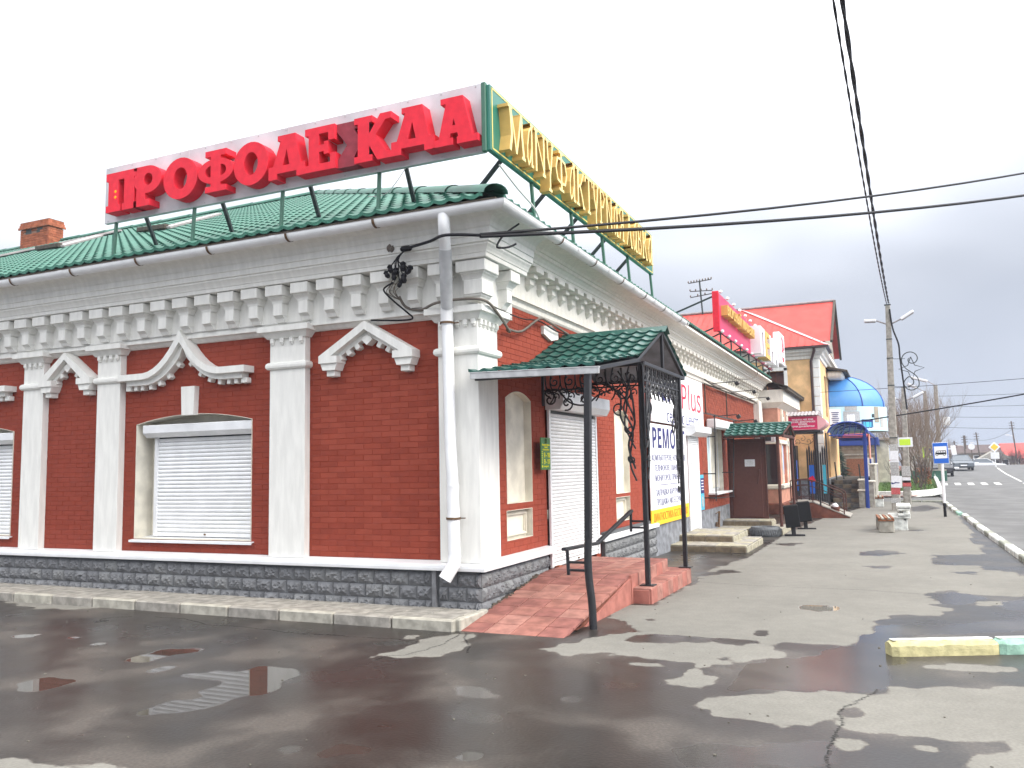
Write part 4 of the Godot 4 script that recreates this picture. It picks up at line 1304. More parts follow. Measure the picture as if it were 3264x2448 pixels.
	b = B.new(); b.tube([Vector3(-0.325, 3.38, 0.115), Vector3(-0.305, 1.95, 0.115), Vector3(-0.275, 1.45, 0.125)], 0.067, 14); obj("pipe", b, M.white_metal, dp)
	b = B.new(); b.tube([Vector3(-0.275, 1.47, 0.122), Vector3(-0.290, 1.33, 0.105), Vector3(-0.275, 1.22, 0.12), Vector3(-0.265, 0.66, 0.13)], 0.071, 14); obj("pipe", b, M.white_metal, dp)
	b = B.new(); b.tube([Vector3(-0.262, 0.70, 0.13), Vector3(-0.265, 0.60, 0.14), Vector3(-0.345, 0.44, 0.21)], 0.075, 14, false); obj("spout", b, M.white_metal, dp)
	for y in [3.30, 1.10]:
		b = B.new(); b.lathe([Vector2(0.072, -0.012), Vector2(0.082, -0.012), Vector2(0.082, 0.012), Vector2(0.072, 0.012)], Transform3D(Basis(), Vector3(-0.325 if y > 2 else -0.272, y, 0.117 if y > 2 else 0.125)), 14)
		b.boxx(Vector3(-0.19 if y < 2 else -0.24, y, 0.08), Vector3(0.09, 0.012, 0.012))
		obj("clamp", b, M.rust, dp)

# ---------------------------------------------------------------- rooftop lettering

func ell(cx: float, cy: float, rx: float, ry: float, n := 28, a0 := 0.0, a1 := TAU) -> PackedVector2Array:
	var p := PackedVector2Array()
	for i in n: p.append(Vector2(cx + rx * cos(lerpf(a0, a1, float(i) / (n if a1 - a0 > 6.2 else n - 1))), cy + ry * sin(lerpf(a0, a1, float(i) / (n if a1 - a0 > 6.2 else n - 1)))))
	return p

func glyph(ch: String) -> Array:
	# slab-serif capitals in a unit square: [pieces, holes, cuts]
	match ch:
		"П": return [[rect(0.06, 0, 0.40, 1), rect(0.60, 0, 0.94, 1), rect(-0.02, 0.8, 1.02, 1), rect(-0.02, 0, 0.46, 0.17), rect(0.54, 0, 1.02, 0.17)], [], [0.5]]
		"Р": return [[rect(0.10, 0, 0.42, 1), rect(0, 0, 0.58, 0.16), rect(0, 0.86, 0.5, 1), ell(0.5, 0.655, 0.5, 0.345)], [ell(0.52, 0.66, 0.16, 0.15)], [0.52]]
		"О": return [[ell(0.5, 0.5, 0.5, 0.51)], [ell(0.5, 0.5, 0.20, 0.27)], [0.5]]
		"Ф": return [[rect(0.36, 0, 0.64, 1), rect(0.2, 0, 0.8, 0.14), rect(0.2, 0.86, 0.8, 1), ell(0.5, 0.5, 0.51, 0.30)], [ell(0.36, 0.5, 0.16, 0.14, 14, PI / 2, PI * 1.5), ell(0.64, 0.5, 0.16, 0.14, 14, -PI / 2, PI / 2)], [0.28, 0.5, 0.72]]
		"Д": return [[pv([0.08, 0.2, 0.36, 0.2, 0.56, 0.9, 0.36, 0.98]), pv([0.60, 0.2, 0.92, 0.2, 0.74, 1.0, 0.42, 1.0]), rect(0.24, 0.88, 0.72, 1.0), rect(-0.02, 0.13, 1.02, 0.30), rect(-0.02, 0, 0.22, 0.15), rect(0.78, 0, 1.02, 0.15)], [], [0.47]]
		"Е": return [[rect(0.12, 0, 0.46, 1), rect(0, 0.84, 0.96, 1), rect(0.76, 0.66, 0.96, 1), rect(0.4, 0.43, 0.76, 0.58), rect(0.62, 0.36, 0.76, 0.65), rect(0, 0, 1, 0.16), rect(0.82, 0, 1.0, 0.36)], [], [0.55]]
		"А": return [[pv([0.04, 0.0, 0.32, 0.0, 0.56, 0.9, 0.30, 0.98]), pv([0.62, 0.0, 0.96, 0.0, 0.70, 1.0, 0.34, 1.0]), rect(0.14, 0.88, 0.62, 1.0), rect(0.2, 0.24, 0.75, 0.40), rect(-0.06, 0, 0.44, 0.15), rect(0.54, 0, 1.06, 0.15)], [], [0.47]]
		"Ж": return [[pv([0.0, 1.0, 0.62, 1.0, 0.62, 0.84, 0.50, 0.82, 0.66, 0.60, 0.66, 0.42, 0.50, 0.18, 0.62, 0.16, 0.62, 0.0, 0.0, 0.0, 0.0, 0.14, 0.30, 0.49, 0.0, 0.84])], [], []]
		"К": return [[rect(0.08, 0, 0.40, 1), rect(-0.02, 0, 0.48, 0.14), rect(-0.02, 0.86, 0.48, 1), pv([0.36, 0.56, 0.36, 0.40, 0.62, 0.0, 1.0, 0.0, 1.0, 0.14, 0.86, 0.16, 0.58, 0.56, 0.84, 0.85, 1.0, 0.86, 1.0, 1.0, 0.70, 1.0])], [], [0.4]]
	return [[rect(0, 0, 1, 1)], [], []]

func stroke_glyph(ch: String) -> Array:
	# narrow fairground letters drawn as strokes in a unit box: arrays of points, then half widths
	match ch:
		"М": return [[[0.10, 0.0, 0.20, 0.35, 0.16, 0.7, 0.10, 1.0], 0.075], [[0.12, 1.0, 0.30, 0.55, 0.48, 0.02], 0.05], [[0.48, 0.02, 0.80, 1.0], 0.035], [[0.80, 1.0, 0.84, 0.5, 0.95, 0.0], 0.075], [[-0.02, 0.98, 0.25, 0.98], 0.03], [[0.82, 0.03, 1.04, 0.03], 0.03]]
		"а": return [[[0.80, 1.0, 0.80, 0.0], 0.11], [[0.80, 0.95, 0.45, 0.80, 0.22, 0.45, 0.20, 0.15, 0.35, 0.02, 0.55, 0.12, 0.80, 0.45], 0.06], [[0.6, 0.98, 0.98, 0.98], 0.035], [[0.7, 0.03, 1.0, 0.03], 0.035]]
		"н": return [[[0.14, 0.0, 0.14, 1.0], 0.09], [[0.86, 0.0, 0.86, 1.0], 0.09], [[0.14, 0.92, 0.86, 0.10], 0.045], [[0.0, 0.98, 0.30, 0.98], 0.035], [[0.72, 0.03, 1.0, 0.03], 0.035], [[0.7, 0.98, 1.0, 0.98], 0.035]]
		"у": return [[[0.15, 1.0, 0.22, 0.55, 0.45, 0.30], 0.09], [[0.85, 1.0, 0.70, 0.55, 0.48, 0.15, 0.48, -0.22], 0.10], [[0.0, 0.98, 0.32, 0.98], 0.035], [[0.68, 0.98, 1.0, 0.98], 0.035], [[0.3, -0.20, 0.7, -0.20], 0.035]]
		"ф": return [[[0.5, 0.0, 0.5, 1.0], 0.075], [[0.5, 0.82, 0.2, 0.78, 0.08, 0.5, 0.2, 0.24, 0.5, 0.2], 0.05], [[0.5, 0.82, 0.8, 0.78, 0.92, 0.5, 0.8, 0.24, 0.5, 0.2], 0.05], [[0.32, 0.98, 0.68, 0.98], 0.035], [[0.32, 0.03, 0.68, 0.03], 0.035]]
		"к": return [[[0.18, 0.0, 0.18, 1.0], 0.10], [[0.9, 0.97, 0.55, 0.62, 0.25, 0.5], 0.06], [[0.45, 0.55, 0.68, 0.3, 0.9, 0.0], 0.085], [[0.0, 0.98, 0.36, 0.98], 0.035], [[0.0, 0.03, 0.36, 0.03], 0.035], [[0.75, 0.03, 1.02, 0.03], 0.035]]
		"т": return [[[0.5, 0.0, 0.5, 0.95], 0.10], [[0.02, 0.80, 0.10, 0.96, 0.90, 0.96, 0.98, 0.80], 0.045], [[0.3, 0.03, 0.7, 0.03], 0.035]]
		"р": return [[[0.2, 0.0, 0.2, 1.0], 0.10], [[0.2, 0.95, 0.6, 0.96, 0.86, 0.78, 0.6, 0.52, 0.3, 0.50], 0.07], [[0.0, 0.03, 0.4, 0.03], 0.035]]
		"я": return [[[0.82, 0.0, 0.82, 1.0], 0.10], [[0.82, 0.95, 0.42, 0.96, 0.18, 0.76, 0.42, 0.53, 0.75, 0.50], 0.065], [[0.55, 0.52, 0.3, 0.25, 0.12, 0.0], 0.08], [[0.66, 0.03, 1.0, 0.03], 0.035]]
		"Л": return [[[0.5, 1.0, 0.34, 0.5, 0.06, 0.0], 0.055], [[0.5, 1.0, 0.62, 0.5, 0.90, 0.0], 0.10], [[0.75, 0.03, 1.04, 0.03], 0.035], [[0.3, 0.98, 0.6, 0.98], 0.035]]
		"в": return [[[0.2, 0.0, 0.2, 1.0], 0.10], [[0.2, 0.95, 0.6, 0.95, 0.76, 0.78, 0.6, 0.56, 0.3, 0.53], 0.055], [[0.3, 0.53, 0.7, 0.50, 0.88, 0.27, 0.7, 0.05, 0.2, 0.04], 0.06]]
	return []

func roof_signs() -> void:
	# red lettering facing the yard
	var s := thing("rooftop_sign", "long pale grey rooftop signboard with big red letters above the green roof", "sign")
	var b := B.new()
	b.boxx(Vector3(-2.685, 5.55, 0.27), Vector3(5.93, 0.80, 0.06), Transform3D(), 0.004)
	var board := obj("board", b, M.sign_grey, s)
	for x in [-4.1, -2.45, -0.8]:
		b = B.new(); b.boxx(Vector3(x, 5.55, 0.302), Vector3(0.012, 0.80, 0.004)); obj("panel_seam", b, M.sign_grey, board)
	for k in 14:
		for y in [5.18, 5.92]:
			b = B.new(); b.boxx(Vector3(-5.58 + k * 0.443, y, 0.302), Vector3(0.018, 0.018, 0.008), Transform3D(), 0.003); obj("screw", b, M.zinc, board)
	var spec := [["П", -5.41, 0.55], ["Р", -4.90, 0.50], ["О", -4.36, 0.59], ["Ф", -3.75, 0.58], ["О", -3.17, 0.555], ["Д", -2.60, 0.535], ["Е", -2.05, 0.45], ["Ж", -1.62, 0.50], ["К", -1.33, 0.50], ["Д", -0.82, 0.545], ["А", -0.25, 0.50]]
	for q in spec:
		var g: Array = glyph(q[0])
		var w: float = q[2]; var h := 0.545
		var adds := []; var subs := []; var cuts := []
		for p in g[0]:
			var r := PackedVector2Array()
			for v in p: r.append(Vector2(v.x * w, v.y * h))
			adds.append(r)
		for p in g[1]:
			var r := PackedVector2Array()
			for v in p: r.append(Vector2(v.x * w, v.y * h))
			subs.append(r)
		for c in g[2]: cuts.append(c * w)
		b = B.new()
		var dull: bool = q[0] == "Ж"
		b.solid(adds, subs, cuts, Transform3D(Basis(), Vector3(q[1], 5.225, 0.30)), 0.135 if dull else 0.18 + 0.004 * (int(q[1] * 100.0) % 3))
		var o := obj("letter", b, M.sign_red_faded if dull else M.sign_red, s)
		if dull: tag(o, "faded dark red half of a letter")
	for y in [5.50, 5.42]:
		b = B.new()
		b.lathe([Vector2(0, 0.006), Vector2(0.018, 0.005), Vector2(0.022, 0)], Transform3D(Basis(Vector3(1, 0, 0), Vector3(0, 0, 1), Vector3(0, -1, 0)), Vector3(-5.235, y, 0.482)), 10)
		var m := StandardMaterial3D.new()
		m.resource_name = "led"; m.albedo_color = Color(1, 0.5, 0.1); m.emission_enabled = true; m.emission = Color(1.0, 0.35, 0.03); m.emission_energy_multiplier = 1.4
		obj("led_lamp", b, m, s)
	for x in [-5.46, -4.02, -2.56, -1.13]:
		b = B.new(); b.sqtube(Vector3(x, 5.17, 0.26), Vector3(x, 4.57, 0.30), 0.04); obj("post", b, M.green_steel, s)
	for x in [-4.93, -3.57, -2.16, -0.78]:
		b = B.new(); b.sqtube(Vector3(x, 5.18, 0.24), Vector3(x - 0.03, 4.76, -0.02), 0.045); obj("strut", b, M.dark_steel, s)
	b = B.new(); b.sqtube(Vector3(-5.46, 4.63, 0.33), Vector3(-0.6, 4.63, 0.33), 0.035); obj("foot_rail", b, M.green_steel, s)
	# yellow lettering facing the street
	s = thing("rooftop_sign", "long green rooftop signboard with deep yellow letters facing the street", "sign")
	b = B.new()
	b.boxx(Vector3(0.37, 5.49, -3.04), Vector3(0.06, 0.75, 6.88), Transform3D(), 0.004)
	board = obj("board", b, M.sign_green, s)
	for e in [[5.835, 0.012, -3.04, 6.80], [5.145, 0.012, -3.04, 6.80], [5.49, 0.70, 0.355, 0.014], [5.49, 0.70, -6.435, 0.014]]:
		b = B.new(); b.boxx(Vector3(0.402, e[0], e[2]), Vector3(0.006, e[1] + 0.004, e[3])); obj("border_line", b, M.yellow_line, board)
	b = B.new(); b.sqtube(Vector3(0.33, 5.10, 0.405), Vector3(0.33, 5.89, 0.405), 0.055); obj("corner_post", b, M.green_steel, s)
	var word := [["М", -0.21, 0.24], ["а", 0.28, 0.50], ["н", 0.54, 0.885], ["у", 0.91, 1.17], ["ф", 1.21, 1.66], ["а", 1.70, 1.97], ["к", 2.01, 2.33], ["т", 2.36, 2.68], ["у", 2.70, 2.96], ["р", 3.00, 3.26], ["н", 3.30, 3.60], ["а", 3.64, 3.90], ["я", 3.94, 4.22], ["Л", 4.36, 4.68], ["а", 4.71, 4.97], ["в", 5.01, 5.26], ["к", 5.30, 5.60], ["а", 5.64, 5.98]]
	for q in word:
		var w: float = q[2] - q[1]; var h := 0.52
		var adds := []
		for st in stroke_glyph(q[0]):
			var line := PackedVector2Array()
			var a: Array = st[0]
			for i in range(0, a.size(), 2): line.append(Vector2(a[i] * w, a[i + 1] * h))
			var hw: float = maxf(0.012, st[1] * w * (0.72 if st[1] > 0.036 else 0.7))
			if st[1] <= 0.036: hw = 0.018
			for g in Geometry2D.offset_polyline(line, hw, Geometry2D.JOIN_MITER, Geometry2D.END_BUTT):
				if not Geometry2D.is_polygon_clockwise(g): adds.append(g)
		b = B.new()
		b.solid(adds, [], [w * 0.25, w * 0.4, w * 0.5, w * 0.6, w * 0.75], yaw_x(Vector3(0.40, 5.17, -q[1])), 0.13)
		var lt := obj("letter", b, M.sign_yellow, s)
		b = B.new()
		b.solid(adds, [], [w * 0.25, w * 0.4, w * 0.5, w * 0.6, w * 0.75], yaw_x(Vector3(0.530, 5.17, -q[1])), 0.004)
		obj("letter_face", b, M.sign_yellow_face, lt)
	for z in [-0.82, -2.22, -3.58, -4.94, -6.40]:
		b = B.new(); b.sqtube(Vector3(0.36, 5.14, z), Vector3(0.40, 4.57, z), 0.04); obj("post", b, M.green_steel, s)
	for z in [0.0, -1.32, -2.53, -3.81, -5.1]:
		b = B.new(); b.sqtube(Vector3(0.34, 5.14, z), Vector3(-0.05, 4.79, z - 0.05), 0.045); obj("strut", b, M.dark_steel, s)

# ---------------------------------------------------------------- entrance: strip of slabs, ramp, porch, doors

func entrance() -> void:
	# paved strip along the yard wall
	var st := thing("paved_strip", "raised strip of grey concrete slabs with a kerb along the plinth", "pavement")
	st.set_meta("kind", "structure")
	var b := B.new()
	b.boxx(Vector3(-11.0, 0.02, 0.38), Vector3(22.0, 0.13, 0.68))
	obj("bedding", b, M.joint_dark, st)
	for row in 2:
		for k in 37:
			var w := 0.36
			b = B.new()
			b.boxx(Vector3(-0.03 - w * (k + 0.5) + (0.0), 0.085 + rng.randf_range(-0.003, 0.003), 0.20 + row * 0.325), Vector3(w - 0.014, 0.045, 0.311), Transform3D(), 0.006)
			obj("slab", b, [M.slab, M.slab_a, M.slab][rng.randi() % 3], st)
	for k in 18:
		b = B.new()
		b.boxx(Vector3(0.05 - 0.74 * (k + 0.5), 0.05, 0.715), Vector3(0.725, 0.13, 0.09), Transform3D(), 0.014)
		obj("kerb_stone", b, [M.kerb_pale, M.slab][k % 2], st)
	b = B.new()
	b.boxx(Vector3(0.055, 0.045, 0.36), Vector3(0.085, 0.15, 0.66), Transform3D(), 0.014)
	obj("kerb_stone", b, M.kerb_pale, st)
	# pink ramp, landing and step
	var rp := thing("entrance_ramp", "pink tiled ramp and landing in front of the roller door", "ramp")
	var ramp_y := func(z: float) -> float: return clampf((0.68 - z) / 2.3, 0.0, 1.0) * 0.315
	b = B.new()
	b.prism(pv([-0.66, -0.06, 1.62, 0.288, 3.5, 0.288, 3.5, -0.2, -0.66, -0.2]), yaw_x(Vector3(0.02, 0, 0.0)), 1.18)
	obj("ramp_body", b, M.brown_plinth, rp)
	var pm := [M.pink_tile, M.pink_tile_a, M.pink_tile_b]
	for i in 4:
		for k in 14:
			var z0 := 0.68 - k * 0.30; var z1 := z0 - 0.29
			if z1 < -3.52: continue
			var x0 := 0.06 + i * 0.29; var x1 := x0 + 0.282
			var ya: float = ramp_y.call(z0); var yb: float = ramp_y.call(z1)
			if x0 < 0.3 and z0 > 0.2 and false: continue
			b = B.new()
			var t := Transform3D(Basis(Vector3.RIGHT, atan2(yb - ya, z0 - z1)), Vector3((x0 + x1) / 2, (ya + yb) / 2 - 0.012 + rng.randf_range(-0.0015, 0.0015), (z0 + z1) / 2))
			b.boxx(Vector3.ZERO, Vector3(x1 - x0 - 0.003, 0.03, 0.289), t, 0.004)
			obj("tile", b, pm[rng.randi() % 3], rp)
	for k in 6:
		b = B.new()
		var z := -1.72 - k * 0.30
		b.boxx(Vector3(1.228, 0.12, z), Vector3(0.035, 0.40, 0.292), Transform3D(), 0.004)
		obj("edge_tile", b, [M.pink_edge, M.pink_tile_b][k % 2], rp)
	b = B.new()
	b.prism(pv([-0.66, -0.10, 1.58, 0.28, 1.58, -0.25, -0.66, -0.25]), yaw_x(Vector3(1.205, 0, 0.0)), 0.03)
	obj("ramp_cheek", b, M.pink_edge, rp)
	b = B.new()
	b.boxx(Vector3(1.30, -0.02, -2.72), Vector3(0.30, 0.33, 2.2), Transform3D(), 0.01)
	var stp := obj("step", b, M.pink_edge, rp)
	for k in 8:
		b = B.new(); b.boxx(Vector3(1.30, 0.15, -1.76 - k * 0.273), Vector3(0.33, 0.03, 0.266), Transform3D(), 0.004); obj("tile", b, pm[rng.randi() % 3], stp)
		b = B.new(); b.boxx(Vector3(1.458, 0.05, -1.76 - k * 0.273), Vector3(0.03, 0.2, 0.266), Transform3D(), 0.004); obj("tile", b, [M.pink_edge, M.pink_tile_b][k % 2], stp)
	b = B.new(); b.boxx(Vector3(0.60, -0.04, -4.1), Vector3(1.1, 0.10, 0.95), Transform3D(), 0.02)
	tag(obj("concrete_slab", b, M.sand_tile), "pale concrete slab lying on the ground past the pink landing", "slab")
	# roller door, hours plate
	var door := Node3D.new(); door.name = "door"; building.add_child(door, true)
	shutter(door, yaw_x(Vector3(-0.02, 0, -3.13)), 2.02, 0.30, 2.42, 0.048, 0.25, 0.26, 2.04, 0.2)
	b = B.new()
	b.boxx(Vector3(0.05, 1.82, -1.845), Vector3(0.015, 0.42, 0.32), Transform3D(), 0.002)
	var hp := obj("hours_sign", b, M.hours_green)
	tag(hp, "green plate with yellow opening hours beside the roller door", "sign")
	b = B.new(); b.lathe([Vector2(0.022, 0), Vector2(0.03, 0), Vector2(0.03, 0.004), Vector2(0.022, 0.004)], Transform3D(Basis(Vector3(0, 0, -1), Vector3(1, 0, 0), Vector3(0, 1, 0)), Vector3(0.058, 1.985, -1.845)), 16); obj("emblem", b, M.hours_yellow, hp)
	var rows := [["Мануфактурная", 1.937, 0.024, 0.26], ["лавка", 1.905, 0.024, 0.10], ["Режим работы", 1.873, 0.020, 0.22], ["9 - 18", 1.80, 0.062, 0.20], ["9 - 17", 1.715, 0.062, 0.20], ["выходной", 1.655, 0.022, 0.16]]
	for q in rows:
		letter("lettering", q[0], q[2], sans_b, M.hours_yellow, hp, yaw_x(Vector3(0.0585, q[1], -1.845 - (0.03 if q[2] > 0.05 else 0.0))), 1.0, 0.004, q[3])
	b = B.new(); b.boxx(Vector3(0.0585, 1.655, -1.715), Vector3(0.004, 0.03, 0.035)); obj("mark", b, M.hours_yellow, hp)
	for k in 7:
		b = B.new(); b.boxx(Vector3(0.0585, 1.845 - k * 0.024, -1.715), Vector3(0.004, 0.012, 0.026)); obj("mark", b, M.hours_yellow, hp)
	b = B.new(); b.boxx(Vector3(0.06, 0.30, -2.2), Vector3(0.07, 0.06, 0.13), Transform3D(), 0.004)
	tag(obj("loose_brick", b, M.chimney_brick_a), "single red brick lying at the foot of the roller door", "brick")
	b = B.new(); b.boxx(Vector3(0.75, -0.07, -5.35), Vector3(0.25, 0.07, 0.12), Transform3D(Basis(Vector3.UP, 0.4), Vector3(0.2, 0, 0.3)), 0.004)
	tag(obj("loose_brick", b, M.chimney_brick), "red brick lying on the wet asphalt behind the pink landing", "brick")
	porch()

func porch() -> void:
	var p := thing("porch", "porch with green metal tile roof on black posts over the pink landing", "porch")
	var posts := [Vector3(1.32, 0.0, 0.14), Vector3(1.37, 0.16, -1.86), Vector3(1.40, 0.16, -3.80)]
	# front post, bent outwards at its foot
	var b := B.new()
	b.sqtube(Vector3(1.35, 2.64, 0.14), Vector3(1.305, 0.9, 0.14), 0.07)
	obj("post", b, M.black_iron, p)
	b = B.new(); b.tube(smooth([Vector3(1.305, 0.92, 0.14), Vector3(1.295, 0.72, 0.14), Vector3(1.30, 0.5, 0.14), Vector3(1.325, 0.25, 0.14), Vector3(1.335, -0.02, 0.15)], 5), 0.040, 10); obj("post", b, M.black_iron, p)
	for i in [1, 2]:
		b = B.new(); b.sqtube(posts[i], Vector3(posts[i].x, 2.93, posts[i].z), 0.06); var po := obj("post", b, M.black_iron, p)
		b = B.new(); b.boxx(posts[i] + Vector3(0, 0.012, 0), Vector3(0.18, 0.014, 0.15), Transform3D(), 0.003); obj("base_plate", b, M.black_iron, po)
	# roof: steep pair of slopes, then a flatter apron towards the yard
	var ridge_y := 3.50; var rz := -2.87
	var xo := 1.42
	var steep := Vector3(0, ridge_y - 2.985, rz + 1.60)   # from the kink up to the ridge
	var lo := Vector3(0.0, 2.985, -1.60)
	var m: Material = M.dark_green_roof
	b = B.new()
	tiles(b, lo + Vector3(-0.04, 0, 0), Vector3.RIGHT, steep.normalized(), xo + 0.06, steep.length(), func(_t): return 0.0, func(_t): return xo + 0.06, 0.19, 0.24, 0.026, 0.024, 8)
	obj("roof_slope", b, m, p)
	var flat := Vector3(0, 2.985 - 2.70, -1.60 - 0.16)
	b = B.new()
	tiles(b, Vector3(-0.04, 2.70, 0.16), Vector3.RIGHT, flat.normalized(), xo + 0.06, flat.length(), func(_t): return 0.0, func(_t): return xo + 0.06, 0.19, 0.30, 0.026, 0.024, 8)
	obj("roof_slope", b, m, p)
	b = B.new()
	tiles(b, Vector3(xo + 0.02, 2.96, -4.18), Vector3(-1, 0, 0), Vector3(0, ridge_y - 2.96, 4.18 + rz).normalized(), xo + 0.06, Vector2(ridge_y - 2.96, 4.18 + rz).length(), func(_t): return 0.0, func(_t): return xo + 0.06, 0.19, 0.24, 0.026, 0.024, 8)
	obj("roof_slope", b, m, p)
	b = B.new()
	b.prism(pv([-0.13, -0.075, 0, 0.02, 0.13, -0.075, 0.13, -0.085, 0, 0.008, -0.13, -0.085]), yaw_x(Vector3(-0.05, ridge_y + 0.03, rz)), xo + 0.12)
	obj("ridge_cap", b, m, p)
	# underside boards
	b = B.new()
	for e in [[Vector3(0, 2.965, -1.60), Vector3(0, ridge_y - 0.03, rz)], [Vector3(0, ridge_y - 0.03, rz), Vector3(0, 2.935, -4.15)], [Vector3(0, 2.68, 0.14), Vector3(0, 2.965, -1.60)]]:
		var a: Vector3 = e[0]; var c: Vector3 = e[1]
		var up := Vector3(0, (a.z - c.z), (c.y - a.y)).normalized() * 0.015
		b.quad(a - up, a - up + Vector3(xo - 0.02, 0, 0), c - up + Vector3(xo - 0.02, 0, 0), c - up)
	obj("lining", b, M.grey_render, p)
	# steel frame
	for e in [[Vector3(xo - 0.02, 2.93, -1.86), Vector3(xo - 0.02, 2.93, -4.12), 0.05], [Vector3(xo - 0.02, 2.95, -1.62), Vector3(xo - 0.02, ridge_y - 0.03, rz), 0.045], [Vector3(xo - 0.02, 2.94, -4.14), Vector3(xo - 0.02, ridge_y - 0.03, rz), 0.045], [Vector3(xo - 0.02, 2.93, rz), Vector3(xo - 0.02, ridge_y - 0.05, rz), 0.04], [Vector3(xo - 0.02, 2.94, -1.62), Vector3(xo - 0.02, 2.66, 0.12), 0.05], [Vector3(0.0, 2.92, -1.86), Vector3(xo, 2.92, -1.86), 0.045], [Vector3(0.0, 2.92, -4.0), Vector3(xo, 2.92, -4.0), 0.045], [Vector3(0.03, 2.64, 0.13), Vector3(xo, 2.64, 0.13), 0.05], [Vector3(0.03, 2.9, -1.86), Vector3(0.03, 2.45, -1.86), 0.035], [Vector3(0.03, 2.65, -1.86), Vector3(1.35, 2.65, -1.86), 0.02], [Vector3(1.39, 2.72, -1.9), Vector3(1.40, 2.72, -3.8), 0.02]]:
		b = B.new(); b.sqtube(e[0], e[1], e[2]); obj("beam", b, M.black_iron, p)
	b = B.new(); b.boxx(Vector3(0.69, 2.665, 0.185), Vector3(1.50, 0.07, 0.02), Transform3D(Basis(Vector3.BACK, -0.02), Vector3.ZERO), 0.003)
	b.boxx(Vector3(0.69, 2.70, 0.175), Vector3(1.50, 0.012, 0.05), Transform3D(Basis(Vector3.BACK, -0.02), Vector3.ZERO), 0.003)
	obj("eaves_strip", b, M.zinc, p)
	# wrought iron: frieze between the posts, frieze back to the wall, sprays on the posts
	var add := func(pts: Array, r: float) -> void:
		var q := B.new(); q.tube(pts, r * 1.35, 5); obj("scroll", q, M.black_iron, p)
	var ux := Vector3.RIGHT; var uy := Vector3.UP; var uz := Vector3(0, 0, -1)
	for side in 2:
		# side 0: street face between posts, side 1: yard face to the wall
		var o: Vector3 = Vector3(1.39, 2.72, -1.92) if side == 0 else Vector3(1.32, 2.70, -1.86)
		var u: Vector3 = uz if side == 0 else -ux
		var l: float = 1.84 if side == 0 else 1.26
		var nn: int = 9 if side == 0 else 6
		for k in nn:
			var c := o + u * (l * (k + 0.5) / nn)
			add.call(spiral(c + uy * 0.06 - u * 0.03, u, uy, 0.012, 0.07, 0.0, 7.5), 0.008)
			add.call(spiral(c - uy * 0.07 + u * 0.05, u, -uy, 0.010, 0.06, 0.5, 8.0), 0.008)
			add.call(smooth([c + uy * 0.19 - u * 0.1, c + uy * 0.02 - u * 0.11, c - uy * 0.08 - u * 0.03, c - uy * 0.02 + u * 0.08, c + uy * 0.19 + u * 0.1]), 0.007)
			add.call(spiral(c - uy * 0.13 - u * 0.05, -u, -uy, 0.008, 0.05, 0.3, 7.0), 0.007)
			add.call(smooth([c + uy * 0.2, c + uy * 0.05 + u * 0.03, c - uy * 0.12 - u * 0.02, c - uy * 0.22 + u * 0.03]), 0.008)
			var f := B.new()
			f.lathe([Vector2(0, -0.03), Vector2(0.014, 0), Vector2(0, 0.03)], Transform3D(Basis(), c - uy * 0.09 + u * 0.01), 6)
			obj("leaf_bud", f, M.black_iron, p)
		# swag rising from the post to the middle
		for q in 2:
			var s0: Vector3 = o + u * (0.03 if q == 0 else l - 0.02)
			var w: Vector3 = u if q == 0 else -u
			if side == 1 and q == 1: continue
			add.call(smooth([s0 - uy * 1.25 + w * 0.02, s0 - uy * 1.0 + w * 0.10, s0 - uy * 0.62 + w * 0.05, s0 - uy * 0.35 + w * 0.16, s0 - uy * 0.1 + w * 0.10, s0 + uy * 0.15 + w * 0.22]), 0.010)
			add.call(smooth([s0 - uy * 0.85 + w * 0.02, s0 - uy * 0.55 + w * 0.15, s0 - uy * 0.25 + w * 0.12, s0 - uy * 0.08 + w * 0.28, s0 + uy * 0.02 + w * 0.50]), 0.009)
			add.call(smooth([s0 - uy * 1.1 + w * 0.03, s0 - uy * 0.8 + w * 0.11, s0 - uy * 0.5 + w * 0.02, s0 - uy * 0.2 + w * 0.12, s0 + uy * 0.1 + w * 0.05]), 0.011)
			add.call(smooth([s0 - uy * 0.7 + w * 0.05, s0 - uy * 0.45 + w * 0.2, s0 - uy * 0.18 + w * 0.2, s0 + uy * 0.0 + w * 0.36, s0 + uy * 0.15 + w * 0.4]), 0.010)
			add.call(spiral(s0 - uy * 0.15 + w * 0.16, w, uy, 0.012, 0.08, 0.0, 7.5), 0.009)
			add.call(smooth([s0 - uy * 0.45 + w * 0.02, s0 - uy * 0.15 + w * 0.05, s0 + uy * 0.12 + w * 0.12]), 0.010)
			add.call(spiral(s0 - uy * 0.60 + w * 0.09, w, uy, 0.012, 0.07, 0.0, 7.0), 0.008)
			add.call(spiral(s0 - uy * 0.33 + w * 0.22, w, -uy, 0.014, 0.09, 1.0, 8.0), 0.008)
			add.call(spiral(s0 - uy * 0.98 + w * 0.07, w, uy, 0.010, 0.055, 0.0, 7.0), 0.008)
			if q == 1 and side == 0:
				add.call(spiral(s0 - uy * 0.55 + w * 0.30, w, uy, 0.014, 0.13, 0.6, 8.5), 0.008)
				add.call(smooth([s0 - uy * 1.35 + w * 0.13, s0 - uy * 1.1 + w * 0.16, s0 - uy * 0.85 + w * 0.17, s0 - uy * 0.62 + w * 0.16]), 0.008)
				add.call(spiral(s0 - uy * 1.42 + w * 0.11, w, uy, 0.010, 0.06, 0.0, 7.0), 0.008)
				for rung in 5: add.call([s0 - uy * (0.72 + rung * 0.13), s0 - uy * (0.72 + rung * 0.13) + w * 0.165], 0.007)
